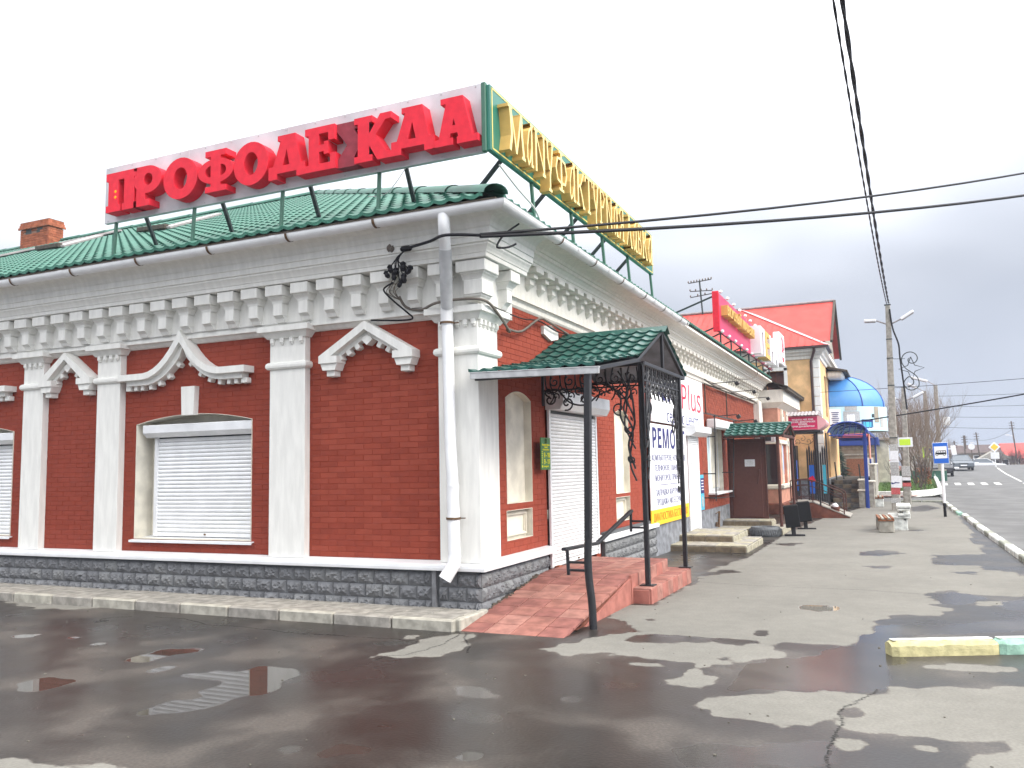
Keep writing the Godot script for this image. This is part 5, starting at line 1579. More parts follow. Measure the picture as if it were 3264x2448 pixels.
			for k in 4:
				var f := B.new()
				f.lathe([Vector2(0, -0.04), Vector2(0.018, 0), Vector2(0, 0.05)], Transform3D(Basis(Vector3.BACK, 0.4 * k), s0 - uy * (0.2 + k * 0.27) + w * 0.06), 6)
				obj("leaf_bud", f, M.black_iron, p)
	# bundle of thin rods on the middle post
	for k in 5:
		var dx: float = [-0.05, 0.05, 0.0, 0.07, -0.07][k]
		add.call([Vector3(1.37 + dx * 0.6, 2.9, -1.86 + dx), Vector3(1.37 + dx * 0.75, 1.9, -1.86 + dx * 1.1), Vector3(1.37 + dx * 0.35, 1.15 + 0.12 * k, -1.86 + dx * 0.6)], 0.011)
	# scrolls on the wall under the frieze rail
	for k in 3:
		var c := Vector3(0.12 + k * 0.24, 2.53 - 0.06 * (k % 2), -1.88)
		add.call(spiral(c, ux, uy if k % 2 == 0 else -uy, 0.014, 0.095, 0.4, 8.2), 0.009)
	add.call(smooth([Vector3(0.04, 2.62, -1.88), Vector3(0.22, 2.66, -1.88), Vector3(0.40, 2.48, -1.88), Vector3(0.62, 2.44, -1.88), Vector3(0.80, 2.56, -1.88), Vector3(1.0, 2.62, -1.88)]), 0.009)
	# handrail between the posts
	var h := thing("handrail", "black steel handrail along the pink ramp fixed to two porch posts", "handrail")
	b = B.new()
	for e in [[Vector3(1.03, 0.79, 0.14), Vector3(1.05, 0.76, -0.9)], [Vector3(1.05, 0.76, -0.9), Vector3(1.19, 1.08, -1.86)]]: b.sqtube(e[0], e[1], 0.05, 0.035)
	obj("rail", b, M.black_iron, h)
	for e in [[Vector3(1.07, 0.79, 0.14), Vector3(1.08, 0.53, 0.14), 0.03], [Vector3(1.08, 0.66, 0.14), Vector3(1.30, 0.66, 0.14), 0.025], [Vector3(1.08, 0.58, 0.14), Vector3(1.30, 0.58, 0.14), 0.025], [Vector3(1.18, 1.08, -1.86), Vector3(1.175, 0.82, -1.86), 0.03], [Vector3(1.18, 0.95, -1.86), Vector3(1.36, 0.95, -1.86), 0.025], [Vector3(1.18, 0.87, -1.86), Vector3(1.36, 0.87, -1.86), 0.025]]:
		b = B.new(); b.sqtube(e[0], e[1], e[2]); obj("bar", b, M.black_iron, h)

# ---------------------------------------------------------------- things along the street front

func street_front() -> void:
	# upper shop banner
	var s := thing("shop_banner", "white shop board with red and blue lettering high on the street wall", "sign")
	var b := B.new()
	b.boxx(Vector3(0.03, 3.05, -9.80), Vector3(0.03, 1.14, 4.9), Transform3D(), 0.003)
	obj("board", b, M.print_white, s)
	letter("lettering", "РОБОТ", 0.40, sans_b, M.print_blue, s, yaw_x(Vector3(0.047, 3.13, -8.75)), 1.0, 0.004, 1.75)
	letter("lettering", "Plus", 0.55, sans, M.print_red, s, yaw_x(Vector3(0.047, 3.13, -10.95)), 1.0, 0.004, 2.0)
	letter("lettering", "сервис центр", 0.26, sans, M.print_blue, s, yaw_x(Vector3(0.047, 2.64, -10.1)), 1.0, 0.004, 3.1)
	# lower banner
	s = thing("shop_banner", "tall white banner listing repairs with a yellow strip at its foot", "sign")
	b = B.new()
	b.boxx(Vector3(0.03, 1.53, -8.70), Vector3(0.02, 1.82, 3.18), Transform3D(), 0.003)
	obj("board", b, M.print_white, s)
	b = B.new(); b.boxx(Vector3(0.031, 0.64, -8.70), Vector3(0.022, 0.30, 3.184), Transform3D(), 0.003); obj("yellow_strip", b, M.print_yellow, s)
	var rows := [["РЕМОНТ", 2.16, 0.40, 2.75, "b"], ["КОМПЬЮТЕРОВ, НОУТБУКОВ,", 1.78, 0.12, 2.85, ""], ["ТЕЛЕФОНОВ, ПЛАНШЕТОВ,", 1.58, 0.12, 2.5, ""], ["МОНИТОРОВ, ПРИНТЕРОВ", 1.385, 0.12, 2.45, ""], ["ЗАПРАВКА КАРТРИДЖЕЙ", 1.10, 0.12, 2.4, ""], ["ПРОДАЖА АКСЕССУАРОВ", 0.92, 0.12, 2.4, ""]]
	for q in rows:
		letter("lettering", q[0], q[2], sans_b if q[4] else sans, M.print_blue, s, yaw_x(Vector3(0.042, q[1], -8.70)), 1.0, 0.004, q[3])
	letter("lettering", "ДИАГНОСТИКА БЕСПЛАТНО", 0.15, sans, M.print_orange, s, yaw_x(Vector3(0.044, 0.64, -8.70)), 1.0, 0.004, 2.9)
	b = B.new(); b.boxx(Vector3(0.042, 1.25, -8.7), Vector3(0.004, 0.012, 2.1)); obj("rule", b, M.print_blue, s)
	# second roller door
	var door := Node3D.new(); door.name = "door"; building.add_child(door, true)
	shutter(door, yaw_x(Vector3(0.0, 0, -11.08)), 1.16, 0.10, 2.28, 0.045, 0.22, 0.30, 1.75, 0.4)
	# small poster
	b = B.new(); b.boxx(Vector3(0.0, 0.96, -11.95), Vector3(0.02, 0.84, 0.40), Transform3D(), 0.002)
	var po := obj("poster", b, M.cyan); tag(po, "small blue poster on the red wall between roller door and barred window", "poster")
	b = B.new(); b.boxx(Vector3(0.011, 1.12, -11.95), Vector3(0.006, 0.36, 0.36)); obj("print", b, M.print_blue, po)
	for k in 4:
		b = B.new(); b.boxx(Vector3(0.015, 1.24 - 0.07 * k, -11.95), Vector3(0.004, 0.025, 0.26 - 0.04 * (k % 2))); obj("print", b, M.print_white, po)
	b = B.new(); b.prism(ell(-0.02, 0.74, 0.09, 0.14), yaw_x(Vector3(0.011, 0, -11.95)), 0.005); obj("print", b, M.paper_grey, po)
	# barred window
	var w := Node3D.new(); w.name = "window"; building.add_child(w, true)
	b = B.new(); b.boxx(Vector3(-0.22, 1.75, -14.07), Vector3(0.02, 1.7, 2.05)); obj("pane", b, M.sky_print, w)
	for e in [[1.75, 1.70, -13.10, 0.09], [1.75, 1.70, -15.05, 0.09], [1.75, 1.7, -14.0, 0.08], [2.56, 0.09, -14.07, 2.05], [0.94, 0.09, -14.07, 2.05]]:
		b = B.new(); b.boxx(Vector3(-0.19, e[0], e[2]), Vector3(0.06, e[1], e[3]), Transform3D(), 0.008); obj("frame", b, M.white_metal, w)
	b = B.new(); b.boxx(Vector3(-0.185, 1.75, -14.53), Vector3(0.03, 1.5, 0.95), Transform3D(), 0.003); obj("blind", b, M.cream, w)
	for z in [-13.06, -15.09]:
		b = B.new(); b.boxx(Vector3(-0.16, 1.75, z), Vector3(0.22, 1.7, 0.012)); obj("reveal", b, M.cream, w)
	b = B.new(); b.boxx(Vector3(0.03, 0.885, -14.07), Vector3(0.30, 0.05, 2.15), Transform3D(), 0.008); obj("window_sill", b, M.white_metal, w)
	b = B.new(); b.prism(pv([0, 2.52, 0.18, 2.52, 0.25, 2.60, 0.25, 2.76, 0, 2.76]), Transform3D(Basis(Vector3(0, 0, 1), Vector3(0, 1, 0), Vector3(-1, 0, 0)), Vector3(0, 0, 0)) * Transform3D(), 0.01)
	b = B.new(); b.boxx(Vector3(0.10, 2.66, -14.3), Vector3(0.26, 0.22, 2.7), Transform3D(), 0.02); obj("shutter_box", b, M.white_metal, w)
	var gr := thing("window_grille", "thin iron frame standing off the wall in front of the barred window", "grille")
	for e in [[Vector3(0.3, 2.82, -12.35), Vector3(0.3, 0.75, -12.10)], [Vector3(0.3, 2.80, -15.1), Vector3(0.3, 0.72, -14.5)], [Vector3(0.3, 0.82, -11.9), Vector3(0.3, 0.76, -14.7)], [Vector3(0.0, 2.3, -12.3), Vector3(0.3, 2.3, -12.3)], [Vector3(0.0, 1.4, -12.2), Vector3(0.3, 1.4, -12.2)], [Vector3(0.0, 0.82, -12.2), Vector3(0.3, 0.82, -12.2)], [Vector3(0.0, 1.4, -14.7), Vector3(0.3, 1.4, -14.7)], [Vector3(0, 0.8, -14.6), Vector3(0.3, 0.8, -14.6)], [Vector3(0, 2.3, -15.0), Vector3(0.3, 2.3, -15.0)], [Vector3(0.0, 2.90, -12.3), Vector3(0.3, 2.82, -15.2)]]:
		b = B.new(); b.sqtube(e[0], e[1], 0.025); obj("bar", b, M.black_iron, gr)
	# empty frame of an old sign with lamp arms
	var fr := thing("empty_signboard", "empty rusty sign frame with lamp arms on the bare brick wall", "sign frame")
	for e in [[Vector3(0.04, 3.64, -12.6), Vector3(0.04, 3.70, -21.4)], [Vector3(0.04, 2.90, -12.6), Vector3(0.04, 2.92, -21.4)], [Vector3(0.04, 3.64, -12.6), Vector3(0.04, 2.90, -12.6)], [Vector3(0.04, 3.66, -15.6), Vector3(0.04, 2.91, -15.6)], [Vector3(0.04, 3.70, -21.4), Vector3(0.04, 2.92, -21.4)]]:
		b = B.new(); b.sqtube(e[0], e[1], 0.03); obj("bar", b, M.dark_wood, fr)
	for z in [-13.6, -16.6, -19.6]:
		for y in [3.72, 2.86]:
			b = B.new(); b.tube([Vector3(0.02, y, z), Vector3(0.62, y + 0.03, z - 0.1)], 0.012, 5); obj("arm", b, M.black_iron, fr)
			b = B.new(); b.boxx(Vector3(0.66, y - 0.02, z - 0.1), Vector3(0.10, 0.09, 0.14), Transform3D(Basis(Vector3.BACK, 0.5), Vector3(0.66, y - 0.02, z - 0.1)) * Transform3D(Basis(), Vector3(-0.66, -y + 0.02, -z + 0.1)) * Transform3D(Basis(), Vector3.ZERO), 0.01); obj("lamp", b, M.black_iron, fr)
	b = B.new(); b.tube(smooth([Vector3(0.05, 3.74, -12.6), Vector3(0.08, 3.66, -14.0), Vector3(0.06, 3.72, -15.5), Vector3(0.09, 3.66, -17.5), Vector3(0.06, 3.74, -19.0), Vector3(0.07, 3.68, -21.3)]), 0.022, 5); obj("cable", b, M.grey_cable, fr)
	# tiled steps before the second roller door
	var st := thing("doorstep", "two sandy tiled steps before the narrow roller door", "steps")
	var stp := func(root: Node, x1: float, z0: float, z1: float, y0: float, y1: float, front: Material, side: Material) -> void:
		var q := B.new(); q.boxx(Vector3((x1 - 0.1) / 2, (y0 + y1) / 2 - 0.01, (z0 + z1) / 2), Vector3(x1 + 0.1, y1 - y0 - 0.02, z0 - z1)); obj("core", q, M.slab_a, root)
		var nz := int(round((z0 - z1) / 0.30)); var nx := int(round(x1 / 0.30))
		for k in nz:
			var z := lerpf(z0, z1, (k + 0.5) / nz)
			q = B.new(); q.boxx(Vector3(x1 + 0.008, (y0 + y1) / 2 - 0.01, z), Vector3(0.02, y1 - y0 - 0.025, (z0 - z1) / nz - 0.01), Transform3D(), 0.004); obj("riser_tile", q, side, root)
			for i in nx:
				q = B.new(); q.boxx(Vector3((i + 0.5) * x1 / nx, y1 - 0.006, z), Vector3(x1 / nx - 0.008, 0.024, (z0 - z1) / nz - 0.008), Transform3D(), 0.004); obj("tread_tile", q, [M.sand_tile, M.slab][rng.randi() % 2], root)
		for i in nx:
			q = B.new(); q.boxx(Vector3((i + 0.5) * x1 / nx, (y0 + y1) / 2 - 0.01, z0 + 0.008), Vector3(x1 / nx - 0.01, y1 - y0 - 0.025, 0.02), Transform3D(), 0.004); obj("riser_tile", q, front, root)
	stp.call(st, 1.50, -8.62, -10.85, -0.14, 0.02, M.brown_tile, M.sand_tile)
	stp.call(st, 1.11, -9.42, -11.30, 0.0, 0.15, M.brown_tile, M.sand_tile)
	# brown door under a small green roof
	var v := thing("doorway", "brown steel door under a small green tiled canopy on brown posts", "doorway")
	b = B.new(); b.boxx(Vector3(0.58, 1.22, -15.25), Vector3(0.92, 2.16, 0.05), Transform3D(), 0.008)
	var leaf := obj("door", b, M.brown_door, v)
	b = B.new(); b.boxx(Vector3(0.56, 1.19, -15.215), Vector3(0.80, 2.02, 0.02), Transform3D(), 0.006); obj("panel", b, M.brown_door, leaf)
	b = B.new(); b.tube(smooth([Vector3(0.90, 1.45, -15.2), Vector3(0.92, 1.42, -15.12), Vector3(0.86, 1.12, -15.12), Vector3(0.84, 1.09, -15.2)]), 0.016, 6); obj("handle", b, M.brown_iron, leaf)
	b = B.new(); b.boxx(Vector3(0.66, 1.64, -15.2), Vector3(0.27, 0.19, 0.006), Transform3D(), 0.002); tag(obj("notice", b, M.paper), "white sheet of paper taped to the brown steel door", "notice")
	for k in 6:
		b = B.new(); b.boxx(Vector3(0.66, 1.70 - k * 0.022, -15.1955), Vector3(0.20 - 0.03 * (k % 3), 0.006, 0.003)); obj("print", b, M.paper_grey, get_node("notice"))
	for e in [[Vector3(0.10, 0.1, -15.25), Vector3(0.10, 2.36, -15.25), 0.07], [Vector3(1.06, 0.1, -15.25), Vector3(1.06, 2.36, -15.25), 0.06], [Vector3(0.07, 2.36, -15.25), Vector3(1.1, 2.36, -15.25), 0.07]]:
		b = B.new(); b.sqtube(e[0], e[1], e[2]); obj("frame", b, M.brown_iron, v)
	for y in [0.55, 1.95]:
		b = B.new(); b.tube([Vector3(1.05, y - 0.06, -15.2), Vector3(1.05, y + 0.06, -15.2)], 0.016, 6); obj("hinge", b, M.brown_iron, v)
	for q in [[Vector3(1.52, -0.02, -14.3), Vector3(1.52, 2.30, -14.3)], [Vector3(1.72, 0.0, -15.6), Vector3(1.72, 2.30, -15.6)]]:
		b = B.new(); b.tube([q[0], q[1]], 0.042, 10); obj("post", b, M.brown_iron, v)
	b = B.new()
	tiles(b, Vector3(0.18, 2.36, -14.15), Vector3.RIGHT, Vector3(0, 0.30, -0.75).normalized(), 1.50, 0.81, func(_t): return 0.0, func(t): return 1.50 + 0.12 * t, 0.19, 0.2, 0.03, 0.025, 8)
	obj("roof_slope", b, M.dark_green_roof, v)
	b = B.new()
	b.quad(Vector3(1.85, 2.36, -15.7), Vector3(0.1, 2.36, -15.7), Vector3(0.1, 2.67, -14.9), Vector3(1.80, 2.67, -14.9))
	obj("roof_slope", b, M.dark_green_roof, v)
	b = B.new(); b.tube([Vector3(0.18, 2.67, -14.9), Vector3(1.82, 2.67, -14.9)], 0.05, 8); obj("ridge_cap", b, M.dark_green_roof, v)
	for e in [[Vector3(0.15, 2.33, -14.2), Vector3(1.66, 2.33, -14.2), 0.06], [Vector3(1.66, 2.33, -14.2), Vector3(1.76, 2.30, -15.7), 0.07], [Vector3(1.66, 2.36, -14.2), Vector3(1.78, 2.63, -14.9), 0.05], [Vector3(1.78, 2.63, -14.9), Vector3(1.80, 2.34, -15.7), 0.05]]:
		b = B.new(); b.sqtube(e[0], e[1], e[2]); obj("beam", b, M.brown_iron, v)
	for k in 3:
		b = B.new(); b.tube(spiral(Vector3(1.73, 2.42 + 0.05 * (1.0 if k == 1 else 0.0), -14.6 - 0.3 * k), Vector3(0.1, 0, -1).normalized(), Vector3.UP, 0.01, 0.08, 0, 7.5), 0.007, 4); obj("scroll", b, M.brown_iron, v)
		b = B.new(); b.tube(spiral(Vector3(0.35 + 0.13 * k, 2.18, -14.35), Vector3.RIGHT, Vector3.DOWN, 0.01, 0.07, 0, 7.5), 0.006, 4); obj("scroll", b, M.brown_iron, v)
	st = thing("doorstep", "two brown tiled steps below the brown steel door", "steps")
	stp.call(st, 1.62, -13.45, -15.25, -0.18, -0.01, M.brown_tile, M.sand_tile)
	stp.call(st, 1.25, -14.45, -15.25, -0.02, 0.13, M.brown_tile, M.sand_tile)
	# air conditioner on the end pier
	b = B.new(); b.boxx(Vector3(0.35, 2.55, -21.3), Vector3(0.55, 0.45, 0.3), Transform3D(), 0.02)
	var ac := obj("air_conditioner", b, M.white_metal); tag(ac, "white air conditioner unit on the wall above the green canopy", "air conditioner")
	b = B.new(); b.boxx(Vector3(0.33, 2.55, -21.14), Vector3(0.36, 0.36, 0.02), Transform3D(), 0.005); obj("fan_grille", b, M.dark_steel, ac)
	# red sign on the roof edge
	var rs := thing("rooftop_sign", "pink-red rooftop signboard with white letters and small bulbs along its edge", "sign")
	b = B.new(); b.boxx(Vector3(0.42, 5.44, -17.8), Vector3(0.06, 1.0, 10.3), Transform3D(), 0.004); obj("board", b, M.magenta, rs)
	b = B.new(); b.boxx(Vector3(0.40, 5.44, -12.62), Vector3(0.16, 1.02, 0.08), Transform3D(), 0.006); obj("end_post", b, M.sign_red, rs)
	letter("letters", "ВКУСНЫЙ МАГАЗИН", 0.26, sans_b, M.sign_yellow, rs, yaw_x(Vector3(0.53, 5.52, -15.35)), 1.0, 0.18, 4.6)
	var x := 0.0
	for q in [["П", 0], ["Е", 1], ["Н", 0], ["А", 0]]:
		letter("letter", q[0], 0.86, sans_b, M.sign_yellow if q[1] else M.print_white, rs, yaw_x(Vector3(0.60, 5.38, -18.35 - x)), 1.0, 0.32, 1.0)
		x += 1.12
	b = B.new(); b.boxx(Vector3(0.72, 5.68, -22.95), Vector3(0.25, 1.15, 1.25), Transform3D(), 0.03); var bx := obj("light_box", b, M.print_white, rs)
	letter("lettering", "24", 0.55, sans_b, M.print_red, bx, yaw_x(Vector3(0.85, 5.82, -22.95)), 0.8)
	letter("lettering", "часа", 0.22, sans_b, M.print_red, bx, yaw_x(Vector3(0.85, 5.33, -22.95)), 0.8)
	for k in 11:
		for y in [4.94, 5.95]:
			b = B.new(); b.lathe([Vector2(0.0, 0.09), Vector2(0.04, 0.07), Vector2(0.05, 0.03), Vector2(0.02, 0.0)], Transform3D(Basis(), Vector3(0.5, y - 0.03, -12.8 - k * 0.98)), 8); obj("bulb", b, M.print_white, rs)
	for k in 7:
		b = B.new(); b.sqtube(Vector3(0.40, 4.95, -13.1 - k * 1.55), Vector3(0.40, 4.58, -13.1 - k * 1.55), 0.04); obj("post", b, M.dark_steel, rs)
		b = B.new(); b.sqtube(Vector3(0.40, 4.95, -13.1 - k * 1.55), Vector3(-0.1, 4.75, -13.1 - k * 1.55), 0.035); obj("strut", b, M.dark_steel, rs)
	for y in [5.85, 5.05]:
		b = B.new(); b.sqtube(Vector3(0.38, y, -12.65), Vector3(-1.0, y - 0.45, -12.75), 0.04); obj("strut", b, M.dark_steel, rs)

# ---------------------------------------------------------------- pink shop beyond

func pink_building() -> void:
	var p := thing("pink_shop", "low pink rendered shop with cream cornice between red shop and orange house", "building")
	var b := B.new()
	b.solid([rect(-0.6, -0.4, 0.62, 3.95)], [rect(0.06, 0.86, 0.56, 2.28)], [0.3], Transform3D(Basis(), Vector3(0, 0, -22.6)), 0.25)
	b.solid([rect(22.6, -0.4, 28.0, 3.95)], [rect(22.95, 0.86, 24.4, 2.28), rect(25.4, 0.86, 26.5, 2.28)], [23.6, 25.9], yaw_x(Vector3(0.37, 0, 0)), 0.25)
	obj("wall", b, M.pink_wall, p)
	b = B.new(); b.mold([Vector2(0, -0.3), Vector2(0.05, -0.3), Vector2(0.05, 0.18), Vector2(0, 0.22)], [Vector2(-0.5, -22.35), Vector2(0.62, -22.35), Vector2(0.62, -28.0)]); obj("plinth", b, M.brown_plinth, p)
	b = B.new(); b.mold([Vector2(0, 0.70), Vector2(0.06, 0.70), Vector2(0.10, 0.74), Vector2(0.12, 0.84), Vector2(0, 0.87)], [Vector2(-0.2, -22.35), Vector2(0.62, -22.35), Vector2(0.62, -26.6)]); obj("sill_band", b, M.cream, p)
	b = B.new(); b.mold([Vector2(0, 2.30), Vector2(0.05, 2.30), Vector2(0.05, 2.42), Vector2(0, 2.44)], [Vector2(-0.2, -22.35), Vector2(0.62, -22.35), Vector2(0.62, -26.6)]); obj("lintel_band", b, M.cream, p)
	b = B.new(); b.mold([Vector2(0, 3.55), Vector2(0.06, 3.60), Vector2(0.20, 3.72), Vector2(0.25, 3.74), Vector2(0.25, 4.18), Vector2(0, 4.20)], [Vector2(-0.7, -22.35), Vector2(0.62, -22.35), Vector2(0.62, -28.0)]); obj("cornice", b, M.street_plaster, p)
	b = B.new()
	tiles(b, Vector3(1.05, 4.22, -21.9), Vector3(0, 0, -1), Vector3(-3.0, 1.2, 0).normalized(), 6.1, 3.0, func(_t): return 0.0, func(_t): return 6.1, 0.15, 0.5, 0.04, 0.01, 4)
	b.mold([Vector2(0.30, 4.12), Vector2(0.42, 4.15), Vector2(0.42, 4.22), Vector2(0.1, 4.30)], [Vector2(0.62, -22.0), Vector2(0.62, -28.0)])
	obj("roof", b, M.dark_wood, p)
	b = B.new(); b.boxx(Vector3(0.30, 1.57, -22.45), Vector3(0.54, 1.46, 0.02)); var wn := obj("window", b, M.dark_glass, p)
	b = B.new(); b.sqtube(Vector3(0.07, 0.86, -22.4), Vector3(0.07, 2.28, -22.4), 0.05); obj("frame", b, M.cream, wn)
	b = B.new(); b.boxx(Vector3(0.52, 1.57, -23.67), Vector3(0.02, 1.44, 1.46)); wn = obj("window", b, M.poster_skin, p)
	tag(wn, "shop window covered by a poster with a bottle under blue sky")
	b = B.new(); b.boxx(Vector3(0.533, 1.72, -23.67), Vector3(0.004, 1.05, 1.25)); obj("print", b, M.poster_sky, wn)
	b = B.new(); b.boxx(Vector3(0.533, 1.05, -23.67), Vector3(0.004, 0.30, 1.25)); obj("print", b, M.cream, wn)
	b = B.new(); b.prism(pv([-0.14, 0.95, 0.14, 0.95, 0.14, 1.35, 0.05, 1.6, 0.05, 1.95, -0.05, 1.95, -0.05, 1.6, -0.14, 1.35]), yaw_x(Vector3(0.536, 0, -23.3)), 0.005); obj("print", b, M.poster_orange, wn)
	b = B.new(); b.prism(ell(0, 1.15, 0.13, 0.22), yaw_x(Vector3(0.536, 0, -24.0)), 0.005); obj("print", b, M.concrete, wn)
	b = B.new(); b.boxx(Vector3(0.50, 1.57, -25.95), Vector3(0.02, 1.44, 1.12)); wn = obj("window", b, M.dark_glass, p)
	for k in 5:
		b = B.new(); b.boxx(Vector3(0.515, 2.12 - k * 0.27, -26.1), Vector3(0.006, 0.24, 0.7)); obj("print", b, [M.poster_orange, M.poster_green, M.pale_pink, M.poster_red, M.poster_orange][k], wn)
	for z in [-22.85, -24.5, -25.3, -26.6]:
		b = B.new(); b.boxx(Vector3(0.635, 1.57, z), Vector3(0.05, 1.5, 0.12), Transform3D(), 0.008); obj("window_trim", b, M.cream, p)
	b = B.new(); b.prism(ell(-0.02, 3.05, 0.28, 0.5), yaw_x(Vector3(0.60, 0, -23.4)), 0.08)
	for k in 2: b.tube(spiral(Vector3(0.69, 3.2 - 0.35 * k, -23.4), Vector3(0, 0, -1), Vector3.UP, 0.02, 0.16, 0, 8), 0.025, 5)
	obj("stucco_ornament", b, M.cream, p)
	b = B.new(); b.boxx(Vector3(0.64, 2.9, -24.9), Vector3(0.06, 1.3, 0.35), Transform3D(), 0.01); obj("pilaster", b, M.cream, p)
	b = B.new(); b.boxx(Vector3(0.66, 1.15, -27.3), Vector3(0.12, 2.3, 1.0), Transform3D(), 0.01); var dr := obj("door", b, M.black_board, p)
	b = B.new(); b.boxx(Vector3(0.73, 1.1, -26.9), Vector3(0.01, 1.2, 0.3)); obj("poster", b, M.sign_blue, dr)
	# kiosk-like sign box on black posts
	var k := thing("sign_box", "magenta sign box with white lettering and tin roof on black posts", "sign")
	b = B.new(); b.boxx(Vector3(1.66, 2.88, -20.7), Vector3(0.88, 0.46, 1.4), Transform3D(), 0.01); var box := obj("box", b, M.magenta, k)
	b = B.new()
	var pr := PackedVector2Array([Vector2(0, -0.23)])
	for i in 9: pr.append(Vector2(0.24 * sin(PI * i / 8.0) + 0.03, -0.23 + 0.46 * i / 8.0))
	pr.append(Vector2(0, 0.23))
	b.prism(pr, Transform3D(Basis(Vector3.RIGHT, Vector3.UP, Vector3.BACK), Vector3(2.10, 2.88, -21.4)), 1.4)
	obj("rounded_end", b, M.pale_pink, k)
	for e in [[3.085, 0.88, 0.02], [2.675, 0.88, 0.02]]:
		b = B.new(); b.boxx(Vector3(1.66, e[0], -19.99), Vector3(0.84, 0.012, 0.01)); obj("edge_line", b, M.pale_pink, box)
	var tx := ["ПРОДУКТЫ, ЧАЙ, КОФЕ,", "ДЕТСКОЕ, ДИАБЕТИЧЕСКОЕ", "ПИТАНИЕ,", "КОРМА ДЛЯ ЖИВОТНЫХ"]
	for i in 4: letter("lettering", tx[i], 0.05, sans_b, M.print_white, box, Transform3D(Basis(), Vector3(1.66, 2.99 - i * 0.073, -19.995)), 1.0, 0.004, [0.66, 0.76, 0.28, 0.70][i])
	b = B.new()
	tiles(b, Vector3(1.17, 3.12, -19.92), Vector3.RIGHT, Vector3(0, 0.16, -0.8).normalized(), 0.98, 0.82, func(_t): return 0.0, func(_t): return 0.98, 0.11, 2.0, 0.02, 0.0, 6)
	b.quad(Vector3(2.15, 3.12, -21.5), Vector3(1.17, 3.12, -21.5), Vector3(1.17, 3.29, -20.72), Vector3(2.15, 3.29, -20.72))
	b.flipt(Vector3(2.14, 3.12, -19.95), Vector3(2.14, 3.12, -21.5), Vector3(2.14, 3.29, -20.72), Vector3.RIGHT)
	obj("roof", b, M.tin, k)
	b = B.new(); b.boxx(Vector3(1.68, 2.60, -20.7), Vector3(0.98, 0.08, 1.45), Transform3D(), 0.01); obj("frame", b, M.black_iron, k)
	for q in [Vector3(2.06, 0.25, -20.05), Vector3(2.24, 0.1, -21.35), Vector3(1.2, 0.3, -21.35)]:
		b = B.new(); b.sqtube(q, Vector3(q.x, 2.58, q.z), 0.05); obj("post", b, M.black_iron, k)
	for i in 5:
		b = B.new(); b.tube(spiral(Vector3(1.28 + 0.17 * i, 2.38 - 0.09 * (i % 2), -20.05), Vector3.RIGHT, Vector3.DOWN if i % 2 else Vector3.UP, 0.01, 0.10, 0.4 * i, 7 + 0.4 * i), 0.007, 4); obj("scroll", b, M.black_iron, k)
	b = B.new(); b.tube(smooth([Vector3(1.2, 1.9, -20.05), Vector3(1.3, 2.15, -20.05), Vector3(1.5, 2.25, -20.05), Vector3(1.8, 2.2, -20.05), Vector3(2.0, 2.35, -20.05)]), 0.008, 4); obj("scroll", b, M.black_iron, k)
	# iron gate with pickets beside it
	var g := thing("iron_gate", "black iron gate with spiked pickets and small posters under the sign box", "gate")
	for i in 9:
		b = B.new()
		var xx := 1.60 + i * 0.07
		b.sqtube(Vector3(xx, 0.3, -21.6), Vector3(xx, 2.0 + 0.12 * sin(i * 1.9), -21.6), 0.055)
		b.lathe([Vector2(0.03, 0), Vector2(0.0, 0.12)], Transform3D(Basis(), Vector3(xx, 2.0 + 0.12 * sin(i * 1.9), -21.6)), 6)
		obj("picket", b, M.black_iron, g)
	b = B.new(); b.boxx(Vector3(1.72, 1.05, -21.56), Vector3(0.16, 0.95, 0.015)); obj("poster", b, M.sign_blue, g)
	b = B.new(); b.boxx(Vector3(1.72, 1.05, -21.552), Vector3(0.17, 0.18, 0.01), Transform3D(Basis(Vector3.BACK, 0.5), Vector3(1.72, 1.05, -21.552)) * Transform3D(Basis(), Vector3(-1.72, -1.05, 21.552))); obj("poster", b, M.print_red, g)
	b = B.new(); b.boxx(Vector3(2.12, 1.05, -21.56), Vector3(0.10, 0.95, 0.015)); obj("poster", b, M.cyan, g)
	# landing, ramp and railing
	var r := thing("ramp", "brown concrete landing and ramp in front of the pink shop", "ramp")
	b = B.new(); b.prism(pv([1.08, -0.3, 1.80, -0.3, 2.88, -0.3, 2.88, -0.15, 1.80, 0.32, 1.08, 0.32]), Transform3D(Basis(), Vector3(0, 0, -22.2)), 1.7); obj("body", b, M.brown_plinth, r)
	b = B.new(); b.prism(pv([1.06, 0.322, 1.80, 0.322, 2.90, -0.148, 2.90, -0.12, 1.81, 0.352, 1.06, 0.352]), Transform3D(Basis(), Vector3(0, 0, -22.2)), 1.72); obj("paving", b, M.slab, r)
	var h := thing("railing", "brown iron railing with curved tops along the ramp of the pink shop", "railing")
	for z in [-20.55, -22.0]:
		b = B.new(); b.tube(smooth([Vector3(1.12, 1.03, z), Vector3(1.78, 1.03, z), Vector3(2.55, 0.70, z), Vector3(2.70, 0.60, z), Vector3(2.72, 0.45, z), Vector3(2.72, -0.15, z)]), 0.022, 6); obj("rail", b, M.brown_iron, h)
		b = B.new(); b.tube(smooth([Vector3(1.12, 0.84, z), Vector3(1.78, 0.84, z), Vector3(2.70, 0.42, z)]), 0.015, 6); obj("rail", b, M.brown_iron, h)
		b = B.new(); b.tube(smooth([Vector3(1.12, 0.44, z), Vector3(1.78, 0.44, z), Vector3(2.70, 0.02, z)]), 0.015, 6); obj("rail", b, M.brown_iron, h)
		for xx in [1.12, 1.30, 1.79]:
			b = B.new(); b.tube([Vector3(xx, 0.0 if xx > 1.7 else 0.34, z), Vector3(xx, 1.03, z)], 0.02, 6); obj("post", b, M.brown_iron, h)
